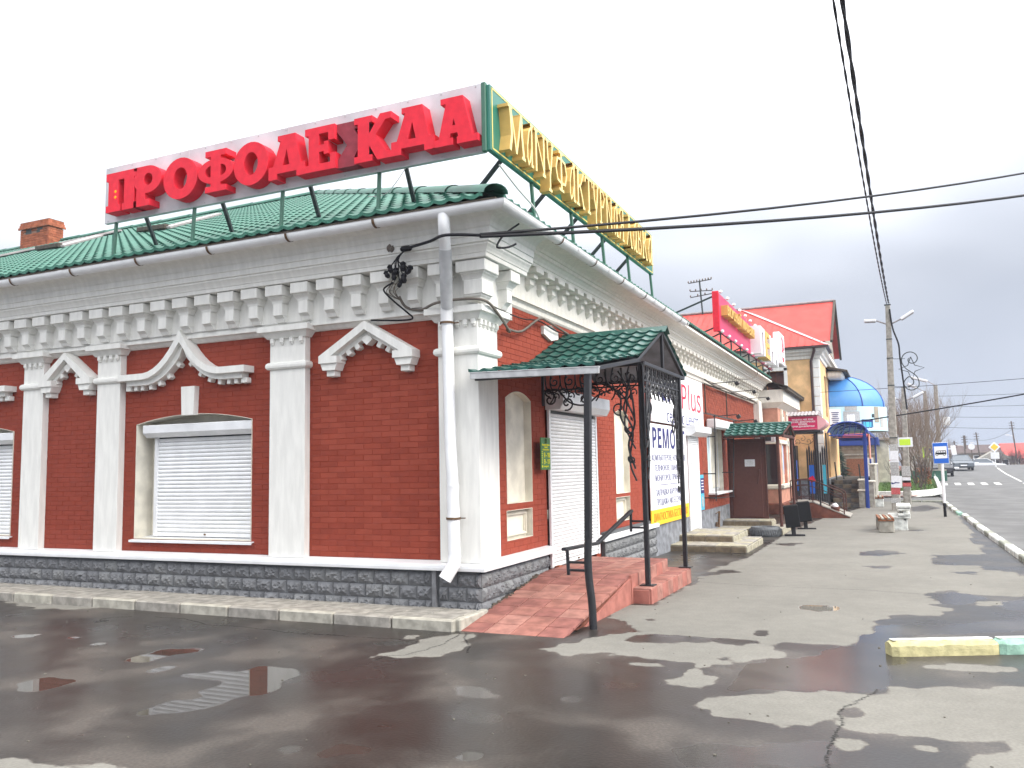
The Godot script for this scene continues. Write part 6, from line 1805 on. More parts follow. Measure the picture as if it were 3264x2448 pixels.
		for i in 8:
			b = B.new(); b.tube(spiral(Vector3(1.36 + 0.055 * i, 0.52 + 0.12 * (i % 3), z), Vector3.RIGHT, Vector3.UP, 0.008, 0.045, 0, 6.5, 12), 0.006, 4); obj("scroll", b, M.brown_iron, h)
	b = B.new(); b.lathe([Vector2(0, 0), Vector2(0.10, 0), Vector2(0.14, 0.28), Vector2(0.12, 0.28), Vector2(0.09, 0.05)], Transform3D(Basis(), Vector3(2.45, -0.1, -20.7)), 14)
	var pt := obj("flower_pot", b, M.brown_plinth); tag(pt, "brown flower pot with a white bag standing at the foot of the ramp", "pot")
	b = B.new(); b.grid(8, 6, func(u: float, w: float): return Vector3(2.45, 0.2, -20.7) + Vector3(cos(TAU * u) * sin(PI * w), -cos(PI * w), sin(TAU * u) * sin(PI * w)) * (0.10 + 0.02 * sin(9 * u) * sin(7 * w))); obj("bag", b, M.paper, pt)

# ---------------------------------------------------------------- orange two-storey house, stairs, blue awning

func orange_building() -> void:
	var o := thing("orange_house", "two-storey orange rendered house with white quoins and red sheet roof", "building")
	var b := B.new()
	b.solid([rect(-9.0, -0.5, 1.70, 6.15)], [rect(-0.40, 3.9, 0.30, 5.42)], [0.0], Transform3D(Basis(), Vector3(0, 0, -28.3)), 0.3)
	b.solid([rect(28.3, -0.5, 39.0, 6.15)], [rect(30.6, 3.6, 31.8, 5.4), rect(30.2, 0.95, 31.6, 2.9)], [31.0], yaw_x(Vector3(1.40, 0, 0)), 0.3)
	b.boxx(Vector3(-3.7, 2.8, -38.85), Vector3(10.4, 6.6, 0.3)); b.boxx(Vector3(-8.85, 2.8, -33.5), Vector3(0.3, 6.6, 10.4))
	obj("wall", b, M.orange_wall, o)
	b = B.new(); b.boxx(Vector3(-0.05, 4.66, -28.2), Vector3(0.7, 1.52, 0.04)); b.boxx(Vector3(1.5, 4.5, -31.2), Vector3(0.04, 1.8, 1.2)); b.boxx(Vector3(1.5, 1.9, -30.9), Vector3(0.04, 2.0, 1.4))
	var w := obj("window", b, M.brown_door, o)
	for e in [[-0.47, 4.66, 0.14, 1.8], [0.37, 4.66, 0.14, 1.8], [-0.05, 5.54, 0.98, 0.22]]:
		b = B.new(); b.boxx(Vector3(e[0], e[1], -27.97), Vector3(e[2], e[3], 0.08), Transform3D(), 0.01); obj("surround", b, M.white_plaster, w)
	b = B.new(); b.boxx(Vector3(-0.05, 4.66, -28.16), Vector3(0.04, 1.5, 0.04)); obj("mullion", b, M.brown_plinth, w)
	for k in 15:
		b = B.new()
		var y := 0.2 + k * 0.39
		b.boxx(Vector3(1.58, y, -28.12), Vector3(0.27, 0.375, 0.30), Transform3D(), 0.014)
		obj("quoin", b, M.white_plaster, o)
	b = B.new(); b.mold([Vector2(0, -0.4), Vector2(0.08, -0.4), Vector2(0.08, 0.86), Vector2(0, 0.92)], [Vector2(-9.0, -28.0), Vector2(1.70, -28.0), Vector2(1.70, -39.0)]); obj("plinth", b, M.grey_render, o)
	b = B.new(); b.mold([Vector2(0, 5.85), Vector2(0.05, 5.87), Vector2(0.07, 5.98), Vector2(0.14, 6.02), Vector2(0.18, 6.10), Vector2(0.28, 6.15), Vector2(0.30, 6.28), Vector2(0, 6.30)], [Vector2(-9.0, -28.0), Vector2(1.70, -28.0), Vector2(1.70, -39.0)]); obj("cornice", b, M.street_plaster, o)
	b = B.new(); b.mold([Vector2(0.30, 6.26), Vector2(0.42, 6.27), Vector2(0.42, 6.36), Vector2(0.30, 6.36)], [Vector2(-9.0, -28.0), Vector2(1.70, -28.0), Vector2(1.70, -30.0)]); obj("gutter", b, M.brown_pipe, o)
	b = B.new(); b.tube([Vector3(1.56, 6.3, -27.62), Vector3(1.56, 6.15, -27.66), Vector3(1.40, 5.75, -27.92), Vector3(1.38, 0.3, -27.92)], 0.055, 8); obj("downpipe", b, M.brown_pipe, o)
	# roof: hipped front slope and a cross gable with its ridge towards the street
	b = B.new()
	var a0 := Vector3(-9.5, 6.36, -27.6); var a1 := Vector3(2.08, 6.36, -27.6); var j := Vector3(-1.87, 8.86, -32.0)
	b.quad(a0, a1, j, Vector3(-9.5, 8.86, -32.0))
	for k in 38:
		var x := lerpf(-9.2, 1.8, k / 37.0)
		var t := clampf((2.08 - x) / 3.95, 0.0, 1.0)
		b.boxx(Vector3(0, 0.012, -2.52 * t), Vector3(0.03, 0.024, 5.04 * t), Transform3D(Basis(Vector3.RIGHT, 0.517), Vector3(x, 6.365, -27.62)))
	obj("roof_slope", b, M.red_roof, o)
	b = B.new()
	b.quad(a1 + Vector3(-0.12, 0.03, 0), a1 + Vector3(0.12, -0.02, -0.1), j + Vector3(0.14, 0.02, -0.1), j + Vector3(-0.12, 0.05, 0)); obj("valley_flashing", b, M.pale_pink, o)
	b = B.new()
	b.quad(Vector3(-1.9, 6.63, -28.55), Vector3(2.16, 6.63, -28.55), Vector3(2.22, 8.88, -32.0), Vector3(-1.9, 8.88, -32.0))
	b.quad(Vector3(2.16, 6.63, -35.5), Vector3(-9.5, 6.63, -35.5), Vector3(-9.5, 8.88, -32.0), Vector3(2.22, 8.88, -32.0))
	obj("roof_slope", b, M.red_roof, o)
	b = B.new(); b.flipt(Vector3(1.92, 6.5, -28.7), Vector3(1.92, 6.5, -35.3), Vector3(1.92, 8.80, -32.0), Vector3.RIGHT)
	b.flipt(Vector3(1.60, 6.3, -28.7), Vector3(1.60, 6.3, -35.3), Vector3(1.60, 8.80, -32.0), Vector3.LEFT); obj("gable", b, M.concrete, o)
	b = B.new(); b.sqtube(Vector3(2.20, 6.60, -28.5), Vector3(2.24, 8.90, -32.0), 0.10, 0.12); b.sqtube(Vector3(2.24, 8.90, -32.0), Vector3(2.20, 6.60, -35.5), 0.10, 0.12); obj("verge_board", b, M.dark_wood, o)
	b = B.new(); b.tube([Vector3(-9.5, 8.90, -32.0), Vector3(2.22, 8.92, -32.0)], 0.07, 6); obj("ridge_cap", b, M.tin, o)
	b = B.new(); b.boxx(Vector3(2.05, 5.55, -33.6), Vector3(0.7, 0.30, 3.2), Transform3D(), 0.08); obj("bay_cornice", b, M.street_plaster, o)
	b = B.new(); b.boxx(Vector3(2.15, 5.77, -33.6), Vector3(0.95, 0.10, 3.5), Transform3D(Basis(Vector3.BACK, -0.25), Vector3(2.15, 5.77, -33.6)) * Transform3D(Basis(), Vector3(-2.15, -5.77, 33.6)), 0.02); obj("bay_roof", b, M.dark_wood, o)
	for k in 4:
		b = B.new(); b.boxx(Vector3(1.705, 2.9 - k * 0.35 - 0.1, -29.2), Vector3(0.02, 0.2, 0.25)); obj("plate", b, M.print_blue, o)
	# rack of insulators on the roof
	var an := thing("insulator_rack", "old telephone rack with three insulator bars on the red roof ridge", "mast")
	b = B.new(); b.tube([Vector3(-3.64, 8.75, -31.5), Vector3(-3.73, 10.4, -31.5)], 0.04, 6); obj("mast", b, M.dark_steel, an)
	for q in [[-4.27, 10.32, -3.17, 10.41, 9], [-4.20, 9.92, -3.14, 9.87, 5], [-4.19, 9.62, -3.14, 9.72, 4]]:
		b = B.new(); b.sqtube(Vector3(q[0], q[1], -31.5), Vector3(q[2], q[3], -31.5), 0.04); obj("crossbar", b, M.dark_steel, an)
		for k in q[4]:
			var u: float = k / (q[4] - 1.0)
			b = B.new(); b.lathe([Vector2(0.03, 0), Vector2(0.035, 0.06), Vector2(0.0, 0.11)], Transform3D(Basis(), Vector3(lerpf(q[0], q[2], u), lerpf(q[1], q[3], u) + 0.02, -31.5)), 6); obj("insulator", b, M.grey_cable, an)
	# dome awning with a printed drum below
	var aw := thing("dome_awning", "blue quarter-dome awning above a pale printed drum on the orange house", "awning")
	var c := Vector3(1.72, 4.13, -35.0)
	var rr := 2.4
	for k in 5:
		var p0 := PI * k / 5.0; var p1 := PI * (k + 1) / 5.0
		b = B.new()
		b.grid(6, 10, func(u: float, v: float):
			var ph := lerpf(p0, p1, u) - PI / 2
			var th := PI / 2 * v
			var sagf := 1.0 - 0.025 * sin(PI * u) * cos(th)
			return c + Vector3(cos(th) * cos(ph) * rr * sagf, sin(th) * 1.62 * sagf, -cos(th) * sin(ph) * rr * sagf))
		obj("canvas_panel", b, M.blue_awning, aw)
	for k in 6:
		var ph := PI * k / 5.0 - PI / 2
		var pts := []
		for i in 11:
			var th := PI / 2 * i / 10.0
			pts.append(c + Vector3(cos(th) * cos(ph) * rr, sin(th) * 1.62, -cos(th) * sin(ph) * rr) * 1.0)
		b = B.new(); b.tube(pts, 0.03, 5); obj("rib", b, M.blue_steel, aw)
	b = B.new()
	b.grid(32, 1, func(u: float, v: float):
		var ph := PI * u - PI / 2
		return c + Vector3(cos(ph) * rr, -0.02 - 1.12 * (1 - v), -sin(ph) * rr))
	obj("printed_drum", b, M.sky_print, aw)
	var on := func(ph: float, y: float, r2: float) -> Transform3D:
		return Transform3D(Basis(Vector3.UP, PI / 2 + ph), c + Vector3(cos(ph) * r2, y, -sin(ph) * r2))
	var panel := func(ph: float, y: float, w2: float, h2: float, m: Material) -> void:
		var q := B.new()
		q.grid(6, 1, func(u: float, v: float): 
			var a := ph + (u - 0.5) * w2 / rr
			return c + Vector3(cos(a) * (rr + 0.012), y + (v - 0.5) * h2, -sin(a) * (rr + 0.012)))
		obj("print", q, m, aw)
	panel.call(-1.17, -0.62, 0.75, 0.75, M.paper_grey); panel.call(-1.19, -0.60, 0.36, 0.42, M.white_metal); panel.call(-1.18, -0.12, 0.55, 0.2, M.paper_grey)
	panel.call(-0.86, -0.82, 0.62, 0.40, M.print_blue); panel.call(-0.86, -0.86, 0.5, 0.24, M.cyan)
	panel.call(-0.62, -0.40, 0.30, 0.72, M.far_wall); panel.call(-0.72, -0.45, 0.14, 0.16, M.dark_steel); panel.call(-0.45, -0.75, 0.30, 0.5, M.paper_grey); panel.call(-0.6, -1.02, 1.1, 0.08, M.print_white)
	b = B.new(); b.boxx(Vector3(1.95, 3.5, -32.55), Vector3(0.5, 1.0, 0.05), Transform3D(Basis(Vector3.UP, 0.3), Vector3(1.95, 3.5, -32.55)) * Transform3D(Basis(), Vector3(-1.95, -3.5, 32.55))); var pn := obj("text_panel", b, M.print_white, aw)
	for k in 8:
		b = B.new(); b.boxx(Vector3(1.95, 3.85 - k * 0.09, -32.51), Vector3(0.34 - 0.05 * (k % 3), 0.03, 0.01), Transform3D(Basis(Vector3.UP, 0.3), Vector3(1.95, 3.5, -32.55)) * Transform3D(Basis(), Vector3(-1.95, -3.5, 32.55))); obj("print", b, M.print_blue, pn)
	# blue barrel canopy over the stairs
	var cv := thing("stair_canopy", "blue steel barrel canopy on blue posts over the grey stairs", "canopy")
	b = B.new()
	b.grid(12, 1, func(u: float, v: float):
		var a := lerpf(PI * 0.98, PI * 0.10, u)
		return Vector3(2.72 + 0.68 * cos(a), 2.72 + 0.42 * sin(a), lerpf(-26.0, -35.2, v)))
	var sk := obj("roof_sheet", b, M.blue_awning, cv)
	for z in [-26.0, -28.3, -30.6, -32.9, -35.2]:
		var pts := []
		for i in 13:
			var a := lerpf(PI * 0.98, PI * 0.10, i / 12.0)
			pts.append(Vector3(2.72 + 0.70 * cos(a), 2.70 + 0.42 * sin(a), z))
		b = B.new(); b.tube(pts, 0.035, 6); obj("arch_rib", b, M.blue_steel, cv)
		b = B.new(); b.sqtube(Vector3(2.05, 2.62, z), Vector3(3.38, 2.62, z), 0.05); obj("tie_bar", b, M.blue_steel, cv)
	for k in 6:
		b = B.new(); b.sqtube(Vector3(2.15 + k * 0.2, 2.62, -26.0), Vector3(2.25 + k * 0.2, 2.70 + 0.40 * sin(PI * (0.9 - 0.14 * k)), -26.0), 0.025); obj("lattice_bar", b, M.blue_steel, cv)
	b = B.new(); b.sqtube(Vector3(3.38, 2.74, -26.0), Vector3(3.48, 2.74, -35.2), 0.12); obj("beam", b, M.blue_steel, cv)
	for q in [Vector3(3.30, -0.16, -26.2), Vector3(3.24, -0.16, -26.4), Vector3(3.50, -0.08, -35.0), Vector3(3.35, 0.9, -30.6)]:
		b = B.new(); b.sqtube(q, Vector3(q.x + 0.03, 2.72, q.z), 0.075); obj("post", b, M.blue_steel, cv)
	b = B.new(); b.boxx(Vector3(3.42, 2.2, -28.0), Vector3(0.05, 1.0, 0.8), Transform3D(), 0.01); obj("side_board", b, M.poster_skin, cv)
	var st := thing("stairs", "grey stone stairs with cream parapet below the blue canopy", "stairs")
	for k in 6:
		b = B.new(); b.boxx(Vector3(2.48, -0.16 + 0.0855 + k * 0.171, -27.0 - k * 0.36 - 1.5), Vector3(0.98, 0.171, 3.0), Transform3D(), 0.012); obj("step", b, M.stair_stone, st)
		for i in 3:
			b = B.new(); b.boxx(Vector3(2.15 + i * 0.33, -0.075 + k * 0.171, -26.995 - k * 0.36), Vector3(0.318, 0.15, 0.02), Transform3D(), 0.004); obj("riser_stone", b, [M.stair_stone, M.brown_tile][(i + k) % 2], st)
	b = B.new(); b.boxx(Vector3(2.48, 0.40, -33.5), Vector3(1.5, 0.93, 7.0)); obj("landing", b, M.stair_stone, st)
	for e in [[3.06, 0.15, -27.2, 0.22, 0.62, 0.6], [3.06, 0.35, -28.2, 0.22, 1.0, 1.4], [3.42, 0.3, -27.3, 0.2, 1.0, 0.9], [3.45, 0.65, -31.5, 0.2, 1.6, 6.0]]:
		b = B.new(); b.boxx(Vector3(e[0], e[1], e[2]), Vector3(e[3], e[4], e[5]), Transform3D(), 0.015); obj("parapet", b, M.concrete, st)
		b = B.new(); b.boxx(Vector3(e[0], e[1] + e[4] / 2 + 0.03, e[2]), Vector3(e[3] + 0.08, 0.06, e[5] + 0.08), Transform3D(), 0.012); obj("coping", b, M.cream, st)
	for q in [[2.06, 0.85, -29.2], [2.3, 0.85, -30.0], [3.0, 0.75, -28.6]]:
		b = B.new(); b.tube([Vector3(q[0], q[1], q[2]), Vector3(q[0] - 0.04, q[1] + 0.75, q[2])], 0.03, 6); obj("rail_post", b, M.dark_steel, st)

# ---------------------------------------------------------------- street furniture, kerbs, cars

func lamp_pole(called: String, label: String, base: Vector3, top: Vector3, w0: float, w1: float, arms: Array, group := "") -> Node3D:
	var p := thing(called, label, "lamp post", base, 0.0, group)
	var d := top - base
	var b := B.new()
	var n := 6
	for i in n:
		var a := d * (float(i) / n); var c := d * (float(i + 1) / n)
		var wa := lerpf(w0, w1, float(i) / n) / 2; var wb := lerpf(w0, w1, float(i + 1) / n) / 2
		var q := [Vector3(-1, 0, 1), Vector3(1, 0, 1), Vector3(1, 0, -1), Vector3(-1, 0, -1)]
		for k in 4:
			var u: Vector3 = q[k]; var v: Vector3 = q[(k + 1) % 4]
			# chamfered corners
			var u1 := u.lerp(v, 0.12); var v1 := v.lerp(u, 0.12); var w := v.lerp(q[(k + 2) % 4], 0.12)
			b.quad(a + u1 * wa, a + v1 * wa, c + v1 * wb, c + u1 * wb)
			b.quad(a + v1 * wa, a + w * wa, c + w * wb, c + v1 * wb)
	b.quad(d + Vector3(-1, 0, 1) * w1 / 2, d + Vector3(1, 0, 1) * w1 / 2, d + Vector3(1, 0, -1) * w1 / 2, d + Vector3(-1, 0, -1) * w1 / 2)
	obj("shaft", b, M.pole_grey, p)
	for e in arms:
		# [start height offset from top, arm end, lamp end]
		var s := d + Vector3(0, e[0], 0)
		b = B.new(); b.tube([s, d + e[1]], 0.028, 6); obj("arm", b, M.tin, p)
		var x: Vector3 = (e[2] - e[1])
		var l := x.length(); x = x / l
		var z := Vector3(0, 0, 1); var y := z.cross(x).normalized()
		if y.y < 0: y = -y; z = -z
		b = B.new(); b.boxx(Vector3(l / 2, 0, 0), Vector3(l, 0.09 * w1 / 0.16, 0.22 * w1 / 0.16), Transform3D(Basis(x, y, x.cross(y)), d + e[1]), 0.015); var hd := obj("lamp_head", b, M.white_metal, p)
		b = B.new(); b.boxx(Vector3(l / 2, -0.055 * w1 / 0.16, 0), Vector3(l * 0.9, 0.02, 0.18 * w1 / 0.16), Transform3D(Basis(x, y, x.cross(y)), d + e[1])); obj("lens", b, M.tin, hd)
	return p

func car(label: String, at: Vector3, turn: float, paint: Material, called := "parked_car") -> Node3D:
	# nose towards +z, origin on the ground in the middle
	var c := thing(called, label, "car", at, turn)
	var b := B.new()
	var side := pv([-2.1, 0.25, 2.1, 0.25, 2.2, 0.40, 2.18, 0.68, 1.95, 0.80, 0.95, 0.93, -1.55, 0.98, -2.15, 0.90, -2.2, 0.55])
	var t := Transform3D(Basis(Vector3(0, 0, 1), Vector3(0, 1, 0), Vector3(-1, 0, 0)), Vector3(0.80, 0, 0))
	b.prism(side, t, 1.60)
	var inner := Geometry2D.offset_polygon(side, -0.07)[0]
	b.prism(inner, t.translated_local(Vector3(0, 0, -0.06)), 1.72)
	obj("body", b, paint, c)
	b = B.new()
	var lo := [Vector3(-0.74, 0.93, 1.05), Vector3(0.74, 0.93, 1.05), Vector3(0.74, 0.96, -1.75), Vector3(-0.74, 0.96, -1.75)]
	var hi := [Vector3(-0.56, 1.42, 0.25), Vector3(0.56, 1.42, 0.25), Vector3(0.56, 1.42, -1.05), Vector3(-0.56, 1.42, -1.05)]
	for k in 4: b.flipq(lo[k], lo[(k + 1) % 4], hi[(k + 1) % 4], hi[k], (lo[k] + lo[(k + 1) % 4]) * Vector3(1, 0, 1))
	obj("windows", b, M.car_glass, c)
	b = B.new()
	b.boxx(Vector3(0, 1.435, -0.4), Vector3(1.14, 0.05, 1.34), Transform3D(), 0.02)
	for k in 4: b.sqtube(lo[k], hi[k], 0.06)
	obj("roof", b, paint, c)
	for s in [-1, 1]:
		b = B.new(); b.boxx(Vector3(s * 0.58, 0.66, 2.09), Vector3(0.34, 0.15, 0.14), Transform3D(Basis(Vector3.UP, s * 0.25), Vector3.ZERO), 0.03); obj("headlight", b, M.lamp_lens, c)
		b = B.new(); b.boxx(Vector3(s * 0.92, 0.98, 0.75), Vector3(0.18, 0.12, 0.10), Transform3D(), 0.03); obj("mirror", b, paint, c)
		for z in [-1.35, 1.35]:
			b = B.new(); b.lathe([Vector2(0, -0.1), Vector2(0.28, -0.1), Vector2(0.32, -0.06), Vector2(0.32, 0.06), Vector2(0.28, 0.1), Vector2(0, 0.1)], Transform3D(Basis(Vector3(0, 1, 0), Vector3(1, 0, 0), Vector3(0, 0, 1)), Vector3(s * 0.76, 0.32, z)), 16)
			var w := obj("wheel", b, M.rubber, c)
			b = B.new(); b.lathe([Vector2(0, 0.105), Vector2(0.18, 0.10), Vector2(0.2, 0.09)], Transform3D(Basis(Vector3(0, 1, 0), Vector3(s, 0, 0), Vector3(0, 0, 1)), Vector3(s * 0.76, 0.32, z)), 12); obj("rim", b, M.steel, w)
	b = B.new(); b.boxx(Vector3(0, 0.62, 2.16), Vector3(0.8, 0.10, 0.06), Transform3D(), 0.01); b.boxx(Vector3(0, 0.34, 2.15), Vector3(1.3, 0.12, 0.08), Transform3D(), 0.01); obj("grille", b, M.rubber, c)
	b = B.new(); b.boxx(Vector3(0, 0.48, 2.20), Vector3(0.52, 0.11, 0.02)); obj("number_plate", b, M.print_white, c)
	return c

func bench_ends(root: Node, at: Vector3, turn: float, len: float, end_m: Material, w: float, h: float) -> void:
	var t := Transform3D(Basis(Vector3.UP, turn), at)
	for z in [0.1, len - 0.1]:
		var b := B.new(); b.boxx(Vector3(0, h / 2, -z), Vector3(w, h, 0.18 if z > 0.2 else 0.20), t, 0.02); obj("end_block", b, end_m, root)
	for k in 5:
		var b := B.new(); b.boxx(Vector3(lerpf(-w / 2 + 0.03, w / 2 - 0.03, k / 4.0), h + 0.022, -len / 2 + 0.02), Vector3(0.055, 0.04, len + 0.06), t, 0.006); obj("slat", b, [M.wood_slat, M.kerb_pale][k % 2], root)
	var b2 := B.new(); b2.boxx(Vector3(0, h - 0.02, 0.012), Vector3(w + 0.02, 0.05, 0.04), t, 0.006); obj("front_board", b2, M.wood_slat, root)

func street_things() -> void:
	var b: B
	# painted stub of kerb in the foreground
	var k := thing("painted_kerb", "loose kerb stones painted worn yellow and green beside the puddle", "kerb")
	var dir := Vector3(0.83, 0, -0.37).normalized()
	var out := Vector3(-dir.z, 0, dir.x)
	var e := [[0.0, 0.90, M.kerb_yellow], [0.905, 1.72, M.kerb_green], [1.73, 2.6, M.kerb_white]]
	for q in e:
		b = B.new()
		var nn := 16
		var r := RandomNumberGenerator.new(); r.seed = int(q[0] * 100)
		var prev := []
		for i in nn + 1:
			var a: float = lerpf(q[0], q[1], float(i) / nn)
			var o := Vector3(4.08, 0, 0.45) + dir * a
			var j := func(s: float) -> float: return r.randf_range(-s, s)
			var en := 0.02 if (i == 0 or i == nn) else 0.0
			var ring := [o + out * (0.085 - en) + Vector3(0, -0.05, 0), o + out * (0.085 - en + j.call(0.004)) + Vector3(0, 0.085 + j.call(0.006), 0), o + out * (0.062 - en + j.call(0.004)) + Vector3(0, 0.118 - en + j.call(0.004), 0), o + Vector3(0, 0.126 - en + j.call(0.003), 0), o - out * (0.062 - en) + Vector3(0, 0.12 - en + j.call(0.004), 0), o - out * (0.085 - en) + Vector3(0, 0.09, 0), o - out * (0.085 - en) + Vector3(0, -0.05, 0)]
			if i > 0:
				for m in 6: b.flipq(prev[m], ring[m], ring[m + 1], prev[m + 1], (ring[m] + ring[m + 1]) / 2 - o - Vector3(0, 0.05, 0))
			if i == 0 or i == nn:
				for m in 5: b.flipt(ring[0], ring[m + 1], ring[m + 2] if m < 5 else ring[6], -dir if i == 0 else dir)
			prev = ring
		var ks := obj("kerb_stone", b, q[2], k)
		b = B.new()
		b.boxx(Vector3((q[0] + q[1]) / 2, 0.1255, -0.005), Vector3(q[1] - q[0] - 0.05, 0.006, 0.075), Transform3D(Basis(dir, Vector3.UP, out), Vector3(4.08, 0, 0.45)), 0.002)
		obj("worn_top", b, M.kerb_white, ks)
	# kerb along the carriageway
	var kb := thing("street_kerb", "long line of concrete kerb stones with worn white paint along the road", "kerb")
	for i in 34:
		var z := -21.55 + i * 1.0
		if z > 8.0: break
		b = B.new(); b.boxx(Vector3(6.17, gy(z + 0.5) - 0.03, z + 0.5), Vector3(0.16, 0.26, 0.985), Transform3D(Basis(Vector3.BACK, rng.randf_range(-0.02, 0.02)), Vector3(6.17, gy(z + 0.5), z + 0.5)) * Transform3D(Basis(), -Vector3(6.17, gy(z + 0.5), z + 0.5)), 0.02)
		obj("kerb_stone", b, [M.kerb_white, M.kerb_old, M.kerb_white][i % 3], kb)
	for i in 8:
		var z := -22.7 - i * 1.0
		b = B.new(); b.boxx(Vector3(6.10 - 0.01 * i, gy(z) - 0.04, z), Vector3(0.16, 0.26, 0.98), Transform3D(), 0.02)
		obj("kerb_stone", b, M.kerb_green if i == 0 else ([M.kerb_white, M.kerb_old][i % 2]), kb)
	for i in 2:
		b = B.new(); b.boxx(Vector3(5.65 - i * 0.85, gy(-30.4) - 0.03, -30.4 - 0.12 * i), Vector3(0.82, 0.22, 0.16), Transform3D(), 0.02); obj("kerb_stone", b, M.kerb_old, kb)
	# white kerb round the grass island
	var wk := thing("white_kerb", "whitewashed kerb curving round the grass island", "kerb")
	var pts := [Vector3(3.4, 0, -36.4), Vector3(4.9, 0, -36.5), Vector3(5.9, 0, -38.2), Vector3(6.38, 0, -40.3), Vector3(6.55, 0, -46.0), Vector3(6.75, 0, -53.0), Vector3(6.95, 0, -62.0)]
	for i in pts.size() - 1:
		var a: Vector3 = pts[i]; var c: Vector3 = pts[i + 1]
		var n := int(ceil(a.distance_to(c)))
		for j in n:
			var p0 := a.lerp(c, float(j) / n); var p1 := a.lerp(c, (j + 0.97) / n)
			p0.y = gy(p0.z) + 0.05; p1.y = gy(p1.z) + 0.05
			b = B.new(); b.sqtube(p0, p1, 0.20, 0.32); obj("kerb_stone", b, M.kerb_white, wk)
	# tyre used as a planter
	b = B.new()
	var pr := []
	for i in 21:
		var a := TAU * i / 20.0
		pr.append(Vector2(0.285 + 0.085 * cos(a) * (1.0 if absf(cos(a)) < 0.8 else 0.93), 0.115 + 0.115 * clampf(sin(a) * 1.25, -1, 1)))
	pr.reverse()
	b.lathe(pr, Transform3D(Basis(), Vector3.ZERO), 32)
	var ty := thing("tyre_planter", "old whitewashed tyre lying beside the brown steps", "tyre", Vector3(1.27, -0.15, -13.10))
	obj("tyre", b, M.tyre_paint, ty)
	for i in 40:
		b = B.new(); var a := TAU * i / 40.0
		b.boxx(Vector3(0.371, 0.115, 0), Vector3(0.012, 0.15, 0.03), Transform3D(Basis(Vector3.UP, a) * Basis(Vector3.RIGHT, 0.3), Vector3.ZERO), 0.003); obj("tread_block", b, M.tyre_paint, ty)
	b = B.new(); b.lathe([Vector2(0, 0.16), Vector2(0.22, 0.15), Vector2(0.24, 0.05)], Transform3D(), 16); obj("soil", b, M.base_earth, ty)
	# litter bins
	for q in [[Vector3(1.90, -0.14, -13.15), "nearer black steel litter bin leaning on its stand by the tyre"], [Vector3(1.95, -0.17, -15.7), "farther black steel litter bin in front of the brown ramp"]]:
		var bn := thing("litter_bin", q[1], "litter bin", q[0], 0.12, "black litter bins on the pavement")
		b = B.new(); b.boxx(Vector3(0, 0.47, 0), Vector3(0.34, 0.52, 0.30), Transform3D(Basis(Vector3.BACK, 0.10), Vector3(0, 0.47, 0)) * Transform3D(Basis(), Vector3(0, -0.47, 0)), 0.01); var bk := obj("bucket", b, M.black_board, bn)
		b = B.new(); b.boxx(Vector3(0, 0.735, 0), Vector3(0.30, 0.01, 0.26), Transform3D(Basis(Vector3.BACK, 0.10), Vector3(0, 0.47, 0)) * Transform3D(Basis(), Vector3(0, -0.47, 0))); obj("rim", b, M.rubber, bk)
		b = B.new(); b.sqtube(Vector3(0.03, 0.0, 0), Vector3(0.02, 0.3, 0), 0.10); obj("stand", b, M.black_iron, bn)
		b = B.new(); b.boxx(Vector3(0.05, 0.02, 0), Vector3(0.48, 0.04, 0.10), Transform3D(), 0.008); obj("foot", b, M.black_iron, bn)
	# benches
	var be := thing("bench", "low bench with stained concrete ends and wooden slats seen end-on", "bench")
	bench_ends(be, Vector3(3.98, -0.16, -14.70), 0.06, 1.4, M.concrete, 0.36, 0.33)
	be = thing("bench", "whitewashed bench with slatted back just behind the low bench", "bench")
	for i in 4:
		b = B.new(); b.boxx(Vector3(4.40, 0.36 + 0.055 * (i % 2) - 0.10 * i + 0.06, -16.4), Vector3(0.30 if i > 0 else 0.34, 0.085, 1.5), Transform3D(Basis(Vector3.BACK, 0.0), Vector3.ZERO), 0.01); obj("slat", b, M.kerb_white, be)
	b = B.new(); b.boxx(Vector3(4.22, 0.16, -16.45), Vector3(0.42, 0.06, 1.6), Transform3D(), 0.01); obj("seat", b, M.kerb_white, be)
	for z in [-15.75, -17.1]:
		b = B.new(); b.boxx(Vector3(4.28, -0.02, z), Vector3(0.40, 0.34, 0.14), Transform3D(), 0.02); obj("leg", b, M.kerb_white, be)
		b = B.new(); b.boxx(Vector3(4.42, 0.25, z), Vector3(0.08, 0.36, 0.14), Transform3D(), 0.015); obj("back_post", b, M.kerb_white, be)
	be = thing("bench", "white bench with wooden slats against the blue canopy post", "bench")
	bench_ends(be, Vector3(3.64, -0.15, -27.05), 0.02, 1.3, M.kerb_white, 0.36, 0.36)
	# main lamp post with notices and festive frame
	var p := lamp_pole("lamp_post", "tall concrete lamp post with two lamps, posters round its foot and wire decoration", Vector3(4.245, -0.16, -25.03), Vector3(4.39, 7.29, -25.03), 0.30, 0.165, [[-0.72, Vector3(-0.42, -0.52, 0.0), Vector3(-0.83, -0.50, 0)], [-0.72, Vector3(0.40, -0.54, 0), Vector3(0.83, -0.28, 0)]])
	for q in [[0.72, 0.30, 0.004, "paper_red"], [1.42, 0.55, 0.003, "paper_grey"], [1.92, 0.42, 0.005, "paper"], [2.25, 0.22, 0.004, "paper_grey"], [0.35, 0.18, 0.004, "paper_grey"]]:
		b = B.new(); var wq: float = lerpf(0.30, 0.165, q[0] / 7.45) + 0.006 + q[2]
		b.boxx(Vector3(0.145 * q[0] / 7.45, q[0], 0), Vector3(wq, q[1], wq), Transform3D(), 0.004); obj("notice", b, M[q[3]], p)
	var nt := [[0.98, M.paper], [1.75, M.paper_grey], [1.30, M.paper], [1.58, M.paper], [2.10, M.paper_grey]]
